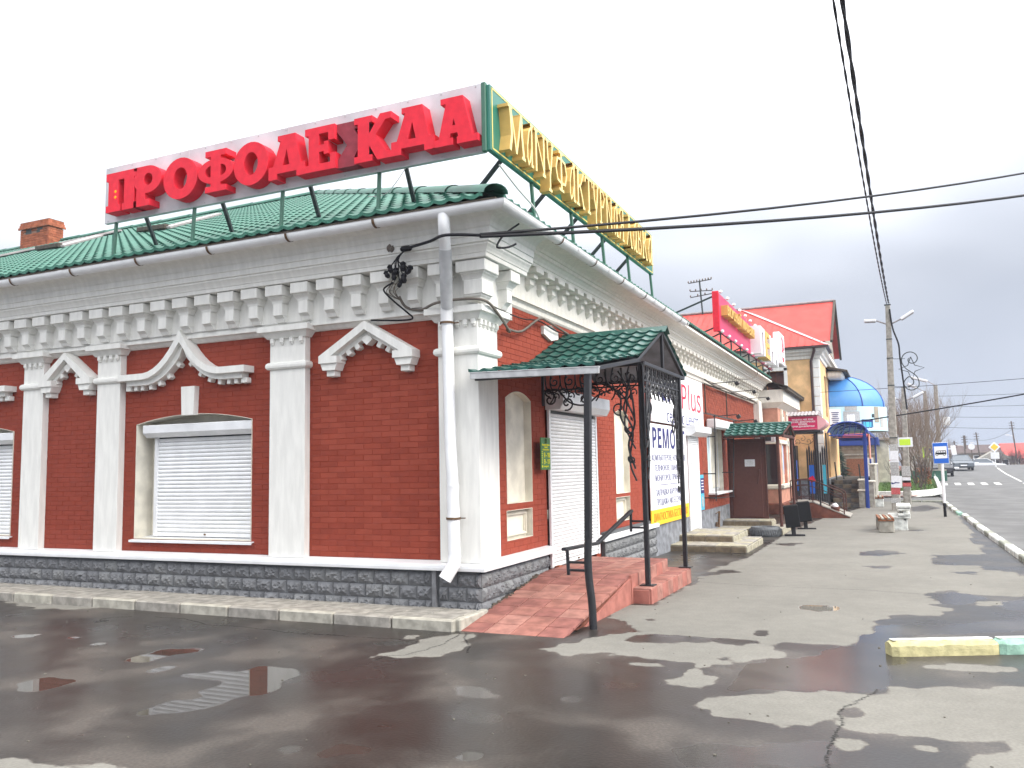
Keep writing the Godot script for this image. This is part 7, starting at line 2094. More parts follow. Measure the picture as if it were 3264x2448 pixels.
	b = B.new(); b.boxx(Vector3(0.02, 1.02, 0.165), Vector3(0.36, 0.42, 0.008), Transform3D(Basis(Vector3.BACK, -0.04), Vector3.ZERO), 0.002); var np := obj("notice", b, M.paper, p)
	b = B.new(); b.prism(pv([-0.14, 0.98, -0.10, 0.95, 0.02, 0.99, 0.12, 0.98, 0.15, 1.01, 0.06, 1.02, 0.0, 1.03, -0.06, 1.0, -0.12, 1.03]), Transform3D(Basis(), Vector3(0.02, -0.02, 0.168)), 0.005); obj("print", b, M.print_blue, np)
	for i in 6:
		b = B.new(); b.boxx(Vector3(0.02, 1.30 + i * 0.10, 0.150), Vector3(0.22 - 0.03 * (i % 2), 0.012, 0.004)); obj("print", b, M.tin, p)
	b = B.new(); b.boxx(Vector3(0.43, 2.43, 0.0), Vector3(0.48, 0.34, 0.02), Transform3D(), 0.004); var yp := obj("street_plate", b, M.paper, p)
	b = B.new(); b.boxx(Vector3(0.42, 2.43, 0.013), Vector3(0.36, 0.22, 0.008), Transform3D(), 0.003); obj("yellow_field", b, M.lime, yp)
	for h in [2.6, 4.5, 5.5, 6.2]:
		b = B.new(); var wh: float = lerpf(0.30, 0.165, h / 7.45) + 0.02
		b.boxx(Vector3(0.145 * h / 7.45, h, 0), Vector3(wh, 0.035, wh), Transform3D(), 0.004); obj("band", b, M.dark_steel, p)
	var dz := 0.05
	for q in [spiral(Vector3(0.80, 5.42, dz), Vector3.RIGHT, Vector3.UP, 0.33, 0.08, 3.6, -3.6, 28), smooth([Vector3(0.50, 5.28, dz), Vector3(0.62, 5.08, dz), Vector3(0.95, 4.78, dz), Vector3(1.00, 4.45, dz), Vector3(0.80, 4.30, dz), Vector3(0.60, 4.36, dz), Vector3(0.52, 4.58, dz), Vector3(0.68, 4.78, dz), Vector3(0.82, 4.68, dz), Vector3(0.82, 4.52, dz), Vector3(0.64, 4.42, dz)])]:
		b = B.new(); b.tube(q, 0.018, 5); obj("decoration_wire", b, M.dark_steel, p)
	var star := []
	for i in 9:
		var a := PI / 2 + TAU * i / 8.0
		star.append(Vector3(0.79 + cos(a) * (0.42 if i % 2 == 0 else 0.16), 5.08 + sin(a) * (0.42 if i % 2 == 0 else 0.16), dz))
	b = B.new(); b.tube(star, 0.016, 5); obj("decoration_wire", b, M.dark_steel, p)
	for h in [5.47, 4.45]:
		b = B.new(); b.tube([Vector3(0.15, h, dz), Vector3(0.6, h - 0.02, dz)], 0.01, 4); obj("bracket", b, M.dark_steel, p)
	b = B.new(); b.tube(smooth([Vector3(0.20, 7.3, 0.12), Vector3(0.26, 6.6, 0.12), Vector3(0.42, 6.0, 0.1), Vector3(0.44, 5.5, 0.1), Vector3(0.50, 4.6, 0.1), Vector3(0.56, 3.6, 0.1)]), 0.03, 5); obj("feed_cable", b, M.black_cable, p)
	b = B.new(); b.boxx(Vector3(0.14, 7.48, 0), Vector3(0.22, 0.05, 0.05)); obj("cross_arm", b, M.dark_steel, p)
	# second, shorter lamp post
	p = lamp_pole("lamp_post", "shorter lamp post behind the tall one with a paper notice low down", Vector3(4.67, -0.13, -29.25), Vector3(4.80, 4.57, -29.25), 0.30, 0.16, [[-0.55, Vector3(-0.30, -0.45, 0), Vector3(-0.52, -0.33, 0)], [-0.55, Vector3(0.32, -0.43, 0), Vector3(0.72, -0.22, 0)]])
	for q in [[0.95, 0.22, "paper"], [0.82, 0.25, "paper_red"], [1.3, 0.4, "paper_grey"]]:
		b = B.new(); b.boxx(Vector3(0.02, q[0], 0), Vector3(0.31, q[1], 0.31), Transform3D(), 0.005); obj("notice", b, M[q[2]], p)
	# bus stop sign
	var s := thing("bus_stop_sign", "blue bus stop sign on a white pole with black foot", "sign", Vector3(5.63, -0.17, -21.49))
	b = B.new(); b.tube([Vector3(0, 0.42, 0), Vector3(0.02, 2.3, 0)], 0.042, 12); obj("pole", b, M.print_white, s)
	b = B.new(); b.tube([Vector3(0, -0.05, 0), Vector3(0, 0.43, 0)], 0.044, 12); obj("pole_foot", b, M.black_board, s)
	b = B.new(); b.boxx(Vector3(0.03, 2.0, 0.055), Vector3(0.44, 0.66, 0.02), Transform3D(Basis(Vector3.BACK, 0.02), Vector3.ZERO), 0.006); var bd := obj("plate", b, M.print_white, s)
	b = B.new(); b.boxx(Vector3(0.03, 2.0, 0.067), Vector3(0.425, 0.645, 0.006), Transform3D(Basis(Vector3.BACK, 0.02), Vector3.ZERO), 0.002); obj("blue_field", b, M.sign_blue, bd)
	b = B.new(); b.boxx(Vector3(0.03, 2.02, 0.072), Vector3(0.36, 0.38, 0.006), Transform3D(Basis(Vector3.BACK, 0.02), Vector3.ZERO), 0.001); obj("white_field", b, M.print_white, bd)
	b = B.new()
	b.solid([pv([-0.155, -0.06, -0.15, 0.0, -0.11, 0.065, 0.145, 0.07, 0.155, 0.05, 0.155, -0.06])], [rect(-0.115, 0.005, -0.075, 0.05), rect(-0.065, 0.005, -0.01, 0.05), rect(0.005, 0.005, 0.06, 0.05), rect(0.075, 0.005, 0.135, 0.05)], [-0.09, -0.04, 0.03, 0.10], Transform3D(Basis(Vector3.BACK, 0.02), Vector3(-0.01, 2.01, 0.0745)), 0.004)
	for x in [-0.11, 0.10]: b.prism(ell(x, -0.065, 0.034, 0.034, 14), Transform3D(Basis(), Vector3(-0.01, 2.01, 0.0785)), 0.003)
	obj("bus_symbol", b, M.black_board, bd)
	b = B.new()
	for x in [-0.11, 0.10]: b.prism(ell(x, -0.065, 0.02, 0.02, 12), Transform3D(Basis(), Vector3(-0.01, 2.01, 0.0805)), 0.003)
	obj("wheel_symbol", b, M.print_white, bd)
	# pedestrian crossing sign
	s = thing("crossing_sign", "square pedestrian crossing sign with bright green border by the island", "sign", Vector3(6.40, gy(-58.0), -58.0))
	b = B.new(); b.tube([Vector3(0.15, 0, 0), Vector3(0.15, 0.6, 0)], 0.05, 8); obj("pole_foot", b, M.black_board, s)
	b = B.new(); b.tube([Vector3(0.15, 0.6, 0), Vector3(0.15, 2.2, 0)], 0.045, 8); obj("pole", b, M.white_metal, s)
	b = B.new(); b.boxx(Vector3(0.20, 1.86, 0.06), Vector3(0.78, 0.78, 0.02), Transform3D(), 0.01); bd = obj("plate", b, M.lime, s)
	b = B.new(); b.boxx(Vector3(0.20, 1.86, 0.075), Vector3(0.56, 0.56, 0.01)); obj("blue_field", b, M.print_blue, bd)
	b = B.new(); b.prism(pv([-0.22, -0.2, 0.22, -0.2, 0, 0.22]), Transform3D(Basis(), Vector3(0.20, 1.84, 0.082)), 0.005); obj("white_triangle", b, M.print_white, bd)
	b = B.new(); b.tube([Vector3(0.14, 1.68, 0.09), Vector3(0.2, 1.82, 0.09), Vector3(0.27, 1.68, 0.09)], 0.015, 4); b.tube([Vector3(0.2, 1.82, 0.09), Vector3(0.2, 1.93, 0.09)], 0.02, 4); obj("walker_symbol", b, M.black_board, bd)
	# main road sign
	s = thing("priority_sign", "yellow diamond road sign above a small white plate at the crest", "sign", Vector3(13.6, gy(-88.0), -88.0))
	b = B.new(); b.tube([Vector3(0, -0.2, 0), Vector3(0, 2.1, 0)], 0.05, 8); obj("pole", b, M.white_metal, s)
	b = B.new(); b.boxx(Vector3.ZERO, Vector3(0.75, 0.75, 0.03), Transform3D(Basis(Vector3.BACK, PI / 4), Vector3(0, 1.9, 0.06)), 0.01); obj("plate", b, M.print_white, s)
	b = B.new(); b.boxx(Vector3.ZERO, Vector3(0.50, 0.50, 0.02), Transform3D(Basis(Vector3.BACK, PI / 4), Vector3(0, 1.9, 0.08)), 0.004); obj("yellow_field", b, M.print_yellow, s)
	b = B.new(); b.boxx(Vector3(0, 1.05, 0.06), Vector3(0.75, 0.65, 0.03), Transform3D(), 0.01); obj("plate", b, M.white_metal, s)
	s = thing("round_sign", "small round white road sign on a wooden pole at the crest", "sign", Vector3(11.9, gy(-92.0), -92.0))
	b = B.new(); b.lathe([Vector2(0, 0.03), Vector2(0.32, 0.03), Vector2(0.32, 0)], Transform3D(Basis(Vector3(1, 0, 0), Vector3(0, 0, 1), Vector3(0, -1, 0)), Vector3(0, 2.0, 0.05)), 16); obj("plate", b, M.white_metal, s)
	b = B.new(); b.tube([Vector3(0, -0.2, 0), Vector3(0, 2.3, 0)], 0.05, 6); obj("pole", b, M.bark, s)
	# cars
	car("dark grey car parked at the kerb behind the bus stop sign", Vector3(7.75, gy(-66.0) - 0.1, -67.3), -0.05, M.car_dark)
	car("blue-grey car coming over the crest of the road", Vector3(10.1, gy(-80.0) - 0.08, -81.0), 0.03, M.car_grey, "moving_car")
	car("white car half hidden beyond the crest, left one", Vector3(10.0, 0.12, -103.0), PI / 2, M.car_white)
	car("white car half hidden beyond the crest, right one", Vector3(14.0, 0.12, -104.0), PI / 2 + 0.1, M.car_white)
	# rubble along the foot of the plinth
	var rn := RandomNumberGenerator.new(); rn.seed = 99
	b = B.new()
	for i in 350:
		var x := rn.randf_range(-9.0, 5.9); var z := rn.randf_range(0.85, 7.0) if rn.randf() < 0.7 else rn.randf_range(-6.0, 0.8)
		if z < 1.0 and x < 1.6: continue
		var r := rn.randf_range(0.003, 0.009)
		b.boxx(Vector3.ZERO, Vector3(r * 2, r, r * 1.5), Transform3D(Basis(Vector3.UP, rn.randf() * 6), Vector3(x, gy(z) + r * 0.3, z)))
	tag(obj("grit", b, M.base_earth), "loose grit scattered over the wet asphalt", "grit", "", "stuff")
	b = B.new()
	for i in 60:
		var z := rn.randf_range(-1.5, -0.05); var rr := rn.randf_range(0.01, 0.035)
		b.boxx(Vector3.ZERO, Vector3(rr * 2, rr, rr * 1.4), Transform3D(Basis(Vector3.UP, rn.randf() * 6) * Basis(Vector3.RIGHT, rn.randf()), Vector3(0.045 + rn.randf() * 0.03, clampf((0.68 - z) / 2.3, 0, 1) * 0.315 - 0.01, z)))
	tag(obj("rubble", b, M.bark), "broken render and dirt between plinth and pink ramp", "rubble", "", "stuff")
	# tap stub on the grey plinth
	b = B.new(); b.tube([Vector3(0.05, 0.02, -13.6), Vector3(0.07, 0.42, -13.65)], 0.03, 6); b.tube([Vector3(0.04, 0.05, -13.35), Vector3(0.05, 0.16, -13.35)], 0.03, 6); b.tube([Vector3(0.05, 0.38, -13.3), Vector3(0.06, 0.40, -13.6)], 0.012, 5)
	tag(obj("standpipe", b, M.rust), "rusty pipe stub against the grey plinth under the barred window", "pipe")

# ---------------------------------------------------------------- far end of the street

func twigs(b: B, p: Vector3, d: Vector3, l: float, r: float, depth: int, rn: RandomNumberGenerator, spread: float, lift: float) -> void:
	var pts := [p]
	var q := p; var dd := d
	for i in 3:
		dd = (dd + Vector3(rn.randf_range(-1, 1), rn.randf_range(-0.6, 1.0) + lift, rn.randf_range(-1, 1)) * 0.16).normalized()
		q = q + dd * l / 3.0
		pts.append(q)
	b.tube(pts, r, 3 if depth < 3 else 5, false, r * 0.6)
	if depth <= 0: return
	var n := 3 if depth > 1 else 4
	for i in n:
		var a: Vector3 = pts[1 + (i % 3)]
		var nd := (dd + Vector3(rn.randf_range(-1, 1), rn.randf_range(-0.4, 0.9) + lift, rn.randf_range(-1, 1)) * spread).normalized()
		twigs(b, a, nd, l * rn.randf_range(0.55, 0.8), r * 0.55, depth - 1, rn, spread, lift)

func bare_tree(called: String, label: String, at: Vector3, h: float, stems: int, depth: int, seed_: int, m: Material, spread := 0.75, lift := 0.25, group := "") -> void:
	var rn := RandomNumberGenerator.new(); rn.seed = seed_
	var t := thing(called, label, "tree" if called != "shrub" else "shrub", at, 0.0, group)
	var tr := B.new(); var cr := B.new()
	for i in stems:
		var a := TAU * i / stems + rn.randf()
		var d := Vector3(cos(a) * 0.25, 1, sin(a) * 0.25).normalized()
		var base := Vector3(cos(a), 0, sin(a)) * 0.12 * stems * 0.5
		var top := base + d * h * 0.32
		tr.tube([base, base.lerp(top, 0.5) + Vector3(rn.randf_range(-0.05, 0.05), 0, 0), top], 0.035 * h / 3.0, 6, false, 0.02 * h / 3.0)
		for k in 4:
			var nd := (d + Vector3(rn.randf_range(-1, 1), rn.randf_range(0, 0.6), rn.randf_range(-1, 1)) * spread).normalized()
			twigs(cr, base.lerp(top, 0.45 + 0.18 * k), nd, h * 0.34, 0.016 * h / 3.0, depth, rn, spread, lift)
	obj("trunk", tr, M.bark, t)
	obj("crown", cr, m, t)

func spruce(at: Vector3, h: float, label: String, seed_: int) -> void:
	var rn := RandomNumberGenerator.new(); rn.seed = seed_
	var t := thing("spruce", label, "tree", at)
	var b := B.new(); b.tube([Vector3.ZERO, Vector3(0, h, 0)], 0.06, 6, true, 0.01); obj("trunk", b, M.bark, t)
	b = B.new()
	for i in 420:
		var u := rn.randf(); var y := h * (0.12 + 0.86 * u)
		var r := (1 - u) * h * 0.34
		var a := rn.randf() * TAU
		var d := Vector3(cos(a), 0, sin(a))
		var e := d * r + Vector3(0, y - 0.25 * r, 0)
		var s := Vector3(-d.z, 0, d.x) * r * 0.22
		for k in 3:
			var f := 0.3 + 0.3 * k
			var c := Vector3(0, y, 0).lerp(e, f)
			b.tri(c + s * (1.2 - f) , Vector3(0, y, 0).lerp(e, f + 0.4) - Vector3(0, 0.05, 0), c - s * (1.2 - f))
	obj("crown", b, M.spruce, t)

func far_house(label: String, at: Vector3, w: float, d: float, h: float, rise: float, wall: Material, roof: Material, along := true) -> void:
	var o := thing("house", label, "house", at)
	var b := B.new(); b.boxx(Vector3(0, h / 2 - 1, 0), Vector3(w, h + 2, d)); obj("wall", b, wall, o)
	b = B.new()
	var e := 0.35
	if along:
		b.prism(pv([-d / 2 - e, h - 0.15, d / 2 + e, h - 0.15, 0, h + rise]), Transform3D(Basis(Vector3(0, 0, 1), Vector3(0, 1, 0), Vector3(-1, 0, 0)), Vector3(w / 2 + e, 0, 0)), w + 2 * e)
	else:
		b.prism(pv([-w / 2 - e, h - 0.15, w / 2 + e, h - 0.15, 0, h + rise]), Transform3D(Basis(), Vector3(0, 0, -d / 2 - e)), d + 2 * e)
	obj("roof", b, roof, o)
	for k in 3:
		b = B.new(); b.boxx(Vector3(lerpf(-w * 0.3, w * 0.3, k / 2.0), h * 0.55, d / 2 + 0.03), Vector3(0.9, 1.1, 0.08), Transform3D(), 0.01); var wn := obj("window", b, M.white_metal, o)
		b = B.new(); b.boxx(Vector3(lerpf(-w * 0.3, w * 0.3, k / 2.0), h * 0.55, d / 2 + 0.08), Vector3(0.7, 0.9, 0.02)); obj("pane", b, M.dark_glass, wn)

func wood_pole(label: String, at: Vector3, h: float, lean: float, lamp := 0) -> void:
	var p := thing("utility_pole", label, "pole", at, 0.0, "wooden poles along the far road")
	var b := B.new(); b.tube([Vector3(0, -1.0, 0), Vector3(lean, h, 0)], 0.13, 6, true, 0.09); obj("shaft", b, M.bark, p)
	for k in 3:
		b = B.new(); b.sqtube(Vector3(lean * 0.95 - 0.35, h - 0.25 - 0.35 * k, 0), Vector3(lean * 0.95 + 0.35, h - 0.25 - 0.35 * k, 0), 0.08); obj("cross_arm", b, M.bark, p)
	if lamp:
		b = B.new(); b.tube([Vector3(lean * 0.7, h * 0.66, 0), Vector3(lean * 0.7 - 0.6, h * 0.70, 0)], 0.04, 5); b.boxx(Vector3(lean * 0.7 - 0.75, h * 0.70, 0), Vector3(0.4, 0.14, 0.2)); obj("lamp", b, M.white_metal, p)

func distance_things() -> void:
	var b: B
	# building with dark blue fascia behind the canopy
	var o := thing("beige_shop", "beige single-storey shop with dark blue fascia seen under the blue canopy", "building")
	b = B.new(); b.boxx(Vector3(0.2, 1.0, -49.0), Vector3(6.4, 3.2, 8.0)); obj("wall", b, M.far_wall, o)
	b = B.new(); b.boxx(Vector3(0.2, 2.74, -48.9), Vector3(6.7, 0.46, 8.4), Transform3D(), 0.02); obj("fascia", b, M.blue_steel, o)
	b = B.new(); b.boxx(Vector3(0.2, 2.40, -44.98), Vector3(6.5, 0.22, 0.10), Transform3D(), 0.02); b.boxx(Vector3(0.2, 1.98, -44.98), Vector3(6.42, 0.10, 0.10), Transform3D(), 0.02); obj("moulding", b, M.kerb_pale, o)
	b = B.new(); b.quad(Vector3(-3.2, 2.95, -44.9), Vector3(3.2, 2.95, -44.9), Vector3(2.6, 3.9, -47.5), Vector3(-3.2, 3.9, -47.5)); b.flipt(Vector3(3.2, 2.95, -44.9), Vector3(3.2, 2.95, -50.0), Vector3(2.6, 3.9, -47.5), Vector3.RIGHT); obj("roof", b, M.red_roof, o)
	b = B.new(); b.boxx(Vector3(2.25, 1.05, -44.96), Vector3(1.0, 1.4, 0.06)); obj("panel", b, M.wood_slat, o)
	b = B.new(); b.boxx(Vector3(3.0, 1.05, -44.95), Vector3(0.45, 1.5, 0.06)); obj("door", b, M.white_metal, o)
	o = thing("porch_house", "cream house front with rusty red railing beyond the blue posts", "building")
	b = B.new(); b.boxx(Vector3(3.6, 1.2, -54.0), Vector3(0.9, 3.4, 8.0)); obj("wall", b, M.cream, o)
	b = B.new(); b.boxx(Vector3(3.6, 2.95, -54.0), Vector3(1.2, 0.2, 8.3), Transform3D(), 0.04); obj("cornice", b, M.far_wall, o)
	b = B.new(); b.boxx(Vector3(4.15, 0.35, -52.0), Vector3(0.9, 0.9, 3.0), Transform3D(), 0.02); obj("stoop", b, M.brown_plinth, o)
	for k in 5:
		b = B.new(); b.sqtube(Vector3(4.55 - 0.2 * k, 0.8, -50.5), Vector3(4.55 - 0.2 * k, 1.6, -50.5), 0.05); obj("baluster", b, M.paper_red, o)
	b = B.new(); b.sqtube(Vector3(3.7, 1.6, -50.5), Vector3(4.6, 1.6, -50.5), 0.06); obj("rail", b, M.paper_red, o)
	var hd := thing("dark_fence", "low dark green fence panel behind the lamp posts", "fence")
	for k in 4:
		b = B.new(); b.boxx(Vector3(4.95 + k * 0.75, 0.42, -56.0), Vector3(0.72, 0.85, 0.06), Transform3D(), 0.01); obj("panel", b, M.green_steel, hd)
	b = B.new(); b.boxx(Vector3(6.0, 0.88, -56.0), Vector3(3.1, 0.08, 0.12), Transform3D(), 0.01); obj("top_rail", b, M.concrete, hd)
	b = B.new(); b.grid(16, 8, func(u: float, v: float): return Vector3(2.3, 0.15, -41.5) + Vector3(cos(TAU * u) * sin(PI * v) * 1.1, -cos(PI * v) * 0.62 + 0.05 * sin(9 * u) * sin(5 * v), sin(TAU * u) * sin(PI * v) * 1.0)); tag(obj("soil_mound", b, M.base_earth), "mound of dry brown earth behind the stairs", "mound")
	spruce(Vector3(1.45, 0.0, -42.5), 3.0, "small dark spruce standing behind the stairs", 5)
	# bare willows and shrubs on the island
	bare_tree("bare_willow", "bare many-stemmed willow nearest the second lamp post", Vector3(5.3, gy(-43.0), -43.0), 5.2, 4, 4, 31, M.twig, 0.7, 0.35, "bare trees on the grass island")
	bare_tree("bare_willow", "bare willow in the middle of the grass island", Vector3(5.6, gy(-48.0), -48.0), 5.6, 4, 4, 32, M.twig, 0.7, 0.35, "bare trees on the grass island")
	bare_tree("bare_willow", "bare willow at the back of the island beside the crossing sign", Vector3(6.3, gy(-55.0), -55.0), 5.6, 4, 4, 33, M.twig, 0.8, 0.3, "bare trees on the grass island")
	bare_tree("bare_willow", "bare tree seen between the blue canopy and the tall lamp post", Vector3(3.7, gy(-60.0), -61.0), 5.6, 3, 4, 34, M.twig, 0.8, 0.3, "bare trees on the grass island")
	bare_tree("shrub", "dark leafless shrub at the left edge of the grass", Vector3(5.05, gy(-39.5), -39.5), 2.0, 9, 2, 35, M.dark_twig, 0.45, 0.5)
	b = B.new()
	var rn := RandomNumberGenerator.new(); rn.seed = 61
	for i in 90:
		var c := Vector3(5.85 + rn.randf_range(-0.35, 0.35), gy(-46.0) + 0.1 + rn.randf() * 0.9, -46.0 + rn.randf_range(-0.4, 0.4))
		for k in 5:
			var d := Vector3(rn.randf_range(-1, 1), rn.randf_range(-0.3, 1), rn.randf_range(-1, 1)).normalized() * 0.14
			b.tri(c, c + d, c + d.rotated(Vector3.UP, 0.6) * 0.9)
	tag(obj("orange_shrub", b, M.rusty_leaf), "small rusty orange shrub beside the dark shrub", "shrub")
	b = B.new()
	for i in 5000:
		var z := rn.randf_range(-61.0, -36.8)
		var xr := lerpf(4.95, 6.35, clampf((-36.6 - z) / 3.7, 0, 1)) + maxf(0.0, -40.3 - z) * 0.027 - 0.15
		var x := rn.randf_range(3.6, xr)
		var q := Vector3(x, gy(z) + 0.08, z); var h := rn.randf_range(0.04, 0.10); var w := Vector3(rn.randf_range(-1, 1), 0, rn.randf_range(-1, 1)).normalized() * 0.012
		b.tri(q - w, q + w, q + Vector3(rn.randf_range(-0.04, 0.04), h, rn.randf_range(-0.04, 0.04)))
	tag(obj("grass_blades", b, M.grass), "short spring grass on the island", "grass", "", "stuff")
	# taller street lamps on the far side of the island
	lamp_pole("street_lamp", "far concrete lamp post with single lamp arm, left of the pair above the trees", Vector3(6.66, gy(-61.0), -61.0), Vector3(6.72, 6.7, -61.0), 0.30, 0.24, [[-0.05, Vector3(-0.5, 0.25, 0), Vector3(-1.1, 0.62, 0)]], "street lamps past the crossing")
	lamp_pole("street_lamp", "far concrete lamp post with curved lamp arm, right of the pair above the trees", Vector3(7.36, gy(-61.0), -60.0), Vector3(7.42, 6.98, -60.0), 0.30, 0.26, [[0.0, Vector3(-0.5, 0.35, 0), Vector3(-1.6, 0.72, 0)]], "street lamps past the crossing")
	b = B.new(); b.boxx(Vector3(7.95, 4.35, -60.0), Vector3(0.5, 0.6, 0.25), Transform3D(), 0.03); tag(obj("junction_box", b, M.white_metal), "white box fixed to the far lamp post beside the trees", "box")
	# crest of the road: houses, hedge, poles
	far_house("long low house with dark brown roof at the crest, behind the wooden poles", Vector3(15.4, 0.3, -134.0), 6.2, 8.0, 2.2, 1.1, M.far_wall, M.far_roof)
	far_house("house with brown roof left of the wooden poles at the crest", Vector3(9.8, 0.3, -138.0), 6.0, 8.0, 2.3, 1.1, M.far_wall, M.far_roof)
	far_house("small grey gabled shed in front of the brown roof", Vector3(17.0, 0.0, -124.0), 3.6, 4.0, 1.6, 1.1, M.concrete, M.concrete, false)
	far_house("house with bright red roof at the right end of the crest", Vector3(23.5, 0.2, -133.0), 9.0, 8.0, 1.8, 1.7, M.far_wall, M.red_roof)
	far_house("pink gabled shed with red roof beside the dark hedge", Vector3(22.0, 0.0, -122.0), 3.8, 5.0, 1.6, 1.3, M.pink_wall, M.red_roof, true)
	for q in [[Vector3(17.6, 0.1, -115.0), "dark leafless hedge bush, left half below the gabled shed", 41], [Vector3(19.3, 0.1, -116.0), "dark leafless hedge bush, right half beside the pink shed", 42]]:
		bare_tree("shrub", q[1], q[0], 2.9, 12, 2, q[2], M.dark_twig, 0.8, 0.2, "hedge bushes at the crest")
	for q in [[Vector3(8.3, 0.3, -112.0), 51], [Vector3(6.2, 0.3, -118.0), 52], [Vector3(11.5, 0.2, -128.0), 53], [Vector3(13.0, 0.2, -146.0), 54], [Vector3(27.0, 0.2, -140.0), 55]]:
		bare_tree("bare_tree", ["", "bare far tree behind the crossing sign", "bare far tree left of the crossing sign", "bare far tree behind the oncoming car", "bare far tree rising behind the brown roof", "bare far tree over the red roof"][q[1] - 50], q[0], 4.6, 3, 3, q[1], M.twig, 0.8, 0.3, "bare trees beyond the crest")
	wood_pole("wooden utility pole at the crest, leftmost of five", Vector3(12.5, 0.5, -126.0), 3.6, -0.1, 1)
	wood_pole("wooden utility pole at the crest with a lamp, second from left", Vector3(13.9, 0.4, -128.0), 4.5, -0.15, 1)
	wood_pole("thin wooden utility pole close behind the second one", Vector3(14.3, 0.4, -132.0), 4.6, -0.1)
	wood_pole("wooden utility pole in the middle of the crest", Vector3(15.8, 0.4, -128.0), 4.9, -0.45, 1)
	wood_pole("tallest wooden utility pole at the crest, far right", Vector3(20.3, 0.4, -128.0), 6.3, -0.5, 1)
	b = B.new(); b.boxx(Vector3(11.45, 2.35, -112.0), Vector3(0.55, 1.9, 0.1), Transform3D(Basis(Vector3.BACK, 0.1), Vector3(11.45, 2.35, -112.0)) * Transform3D(Basis(), Vector3(-11.45, -2.35, 112.0)), 0.02); tag(obj("banner_sign", b, M.print_white), "narrow upright white banner beyond the parked cars", "sign")

# ---------------------------------------------------------------- wires

func wire(label: String, called: String, pts: Array, r: float, m: Material, group := "") -> MeshInstance3D:
	var b := B.new(); b.tube(pts, r, 5)
	var o := obj(called, b, m)
	tag(o, label, "cable", group)
	return o

func twisted(a: Vector3, c: Vector3, s: float, r: float, turns: float) -> B:
	# two strands wound round each other
	var b := B.new()
	var n := int(turns * 12)
	var d := (c - a).normalized()
	var u := d.cross(Vector3.UP).normalized(); var w := u.cross(d)
	for k in 2:
		var pts := []
		for i in n + 1:
			var t := float(i) / n
			var an := TAU * turns * t + PI * k
			pts.append(a.lerp(c, t) + Vector3(0, -4 * s * t * (1 - t), 0) + (u * cos(an) + w * sin(an)) * r * 0.75)
		b.tube(pts, r, 4, false)
	return b

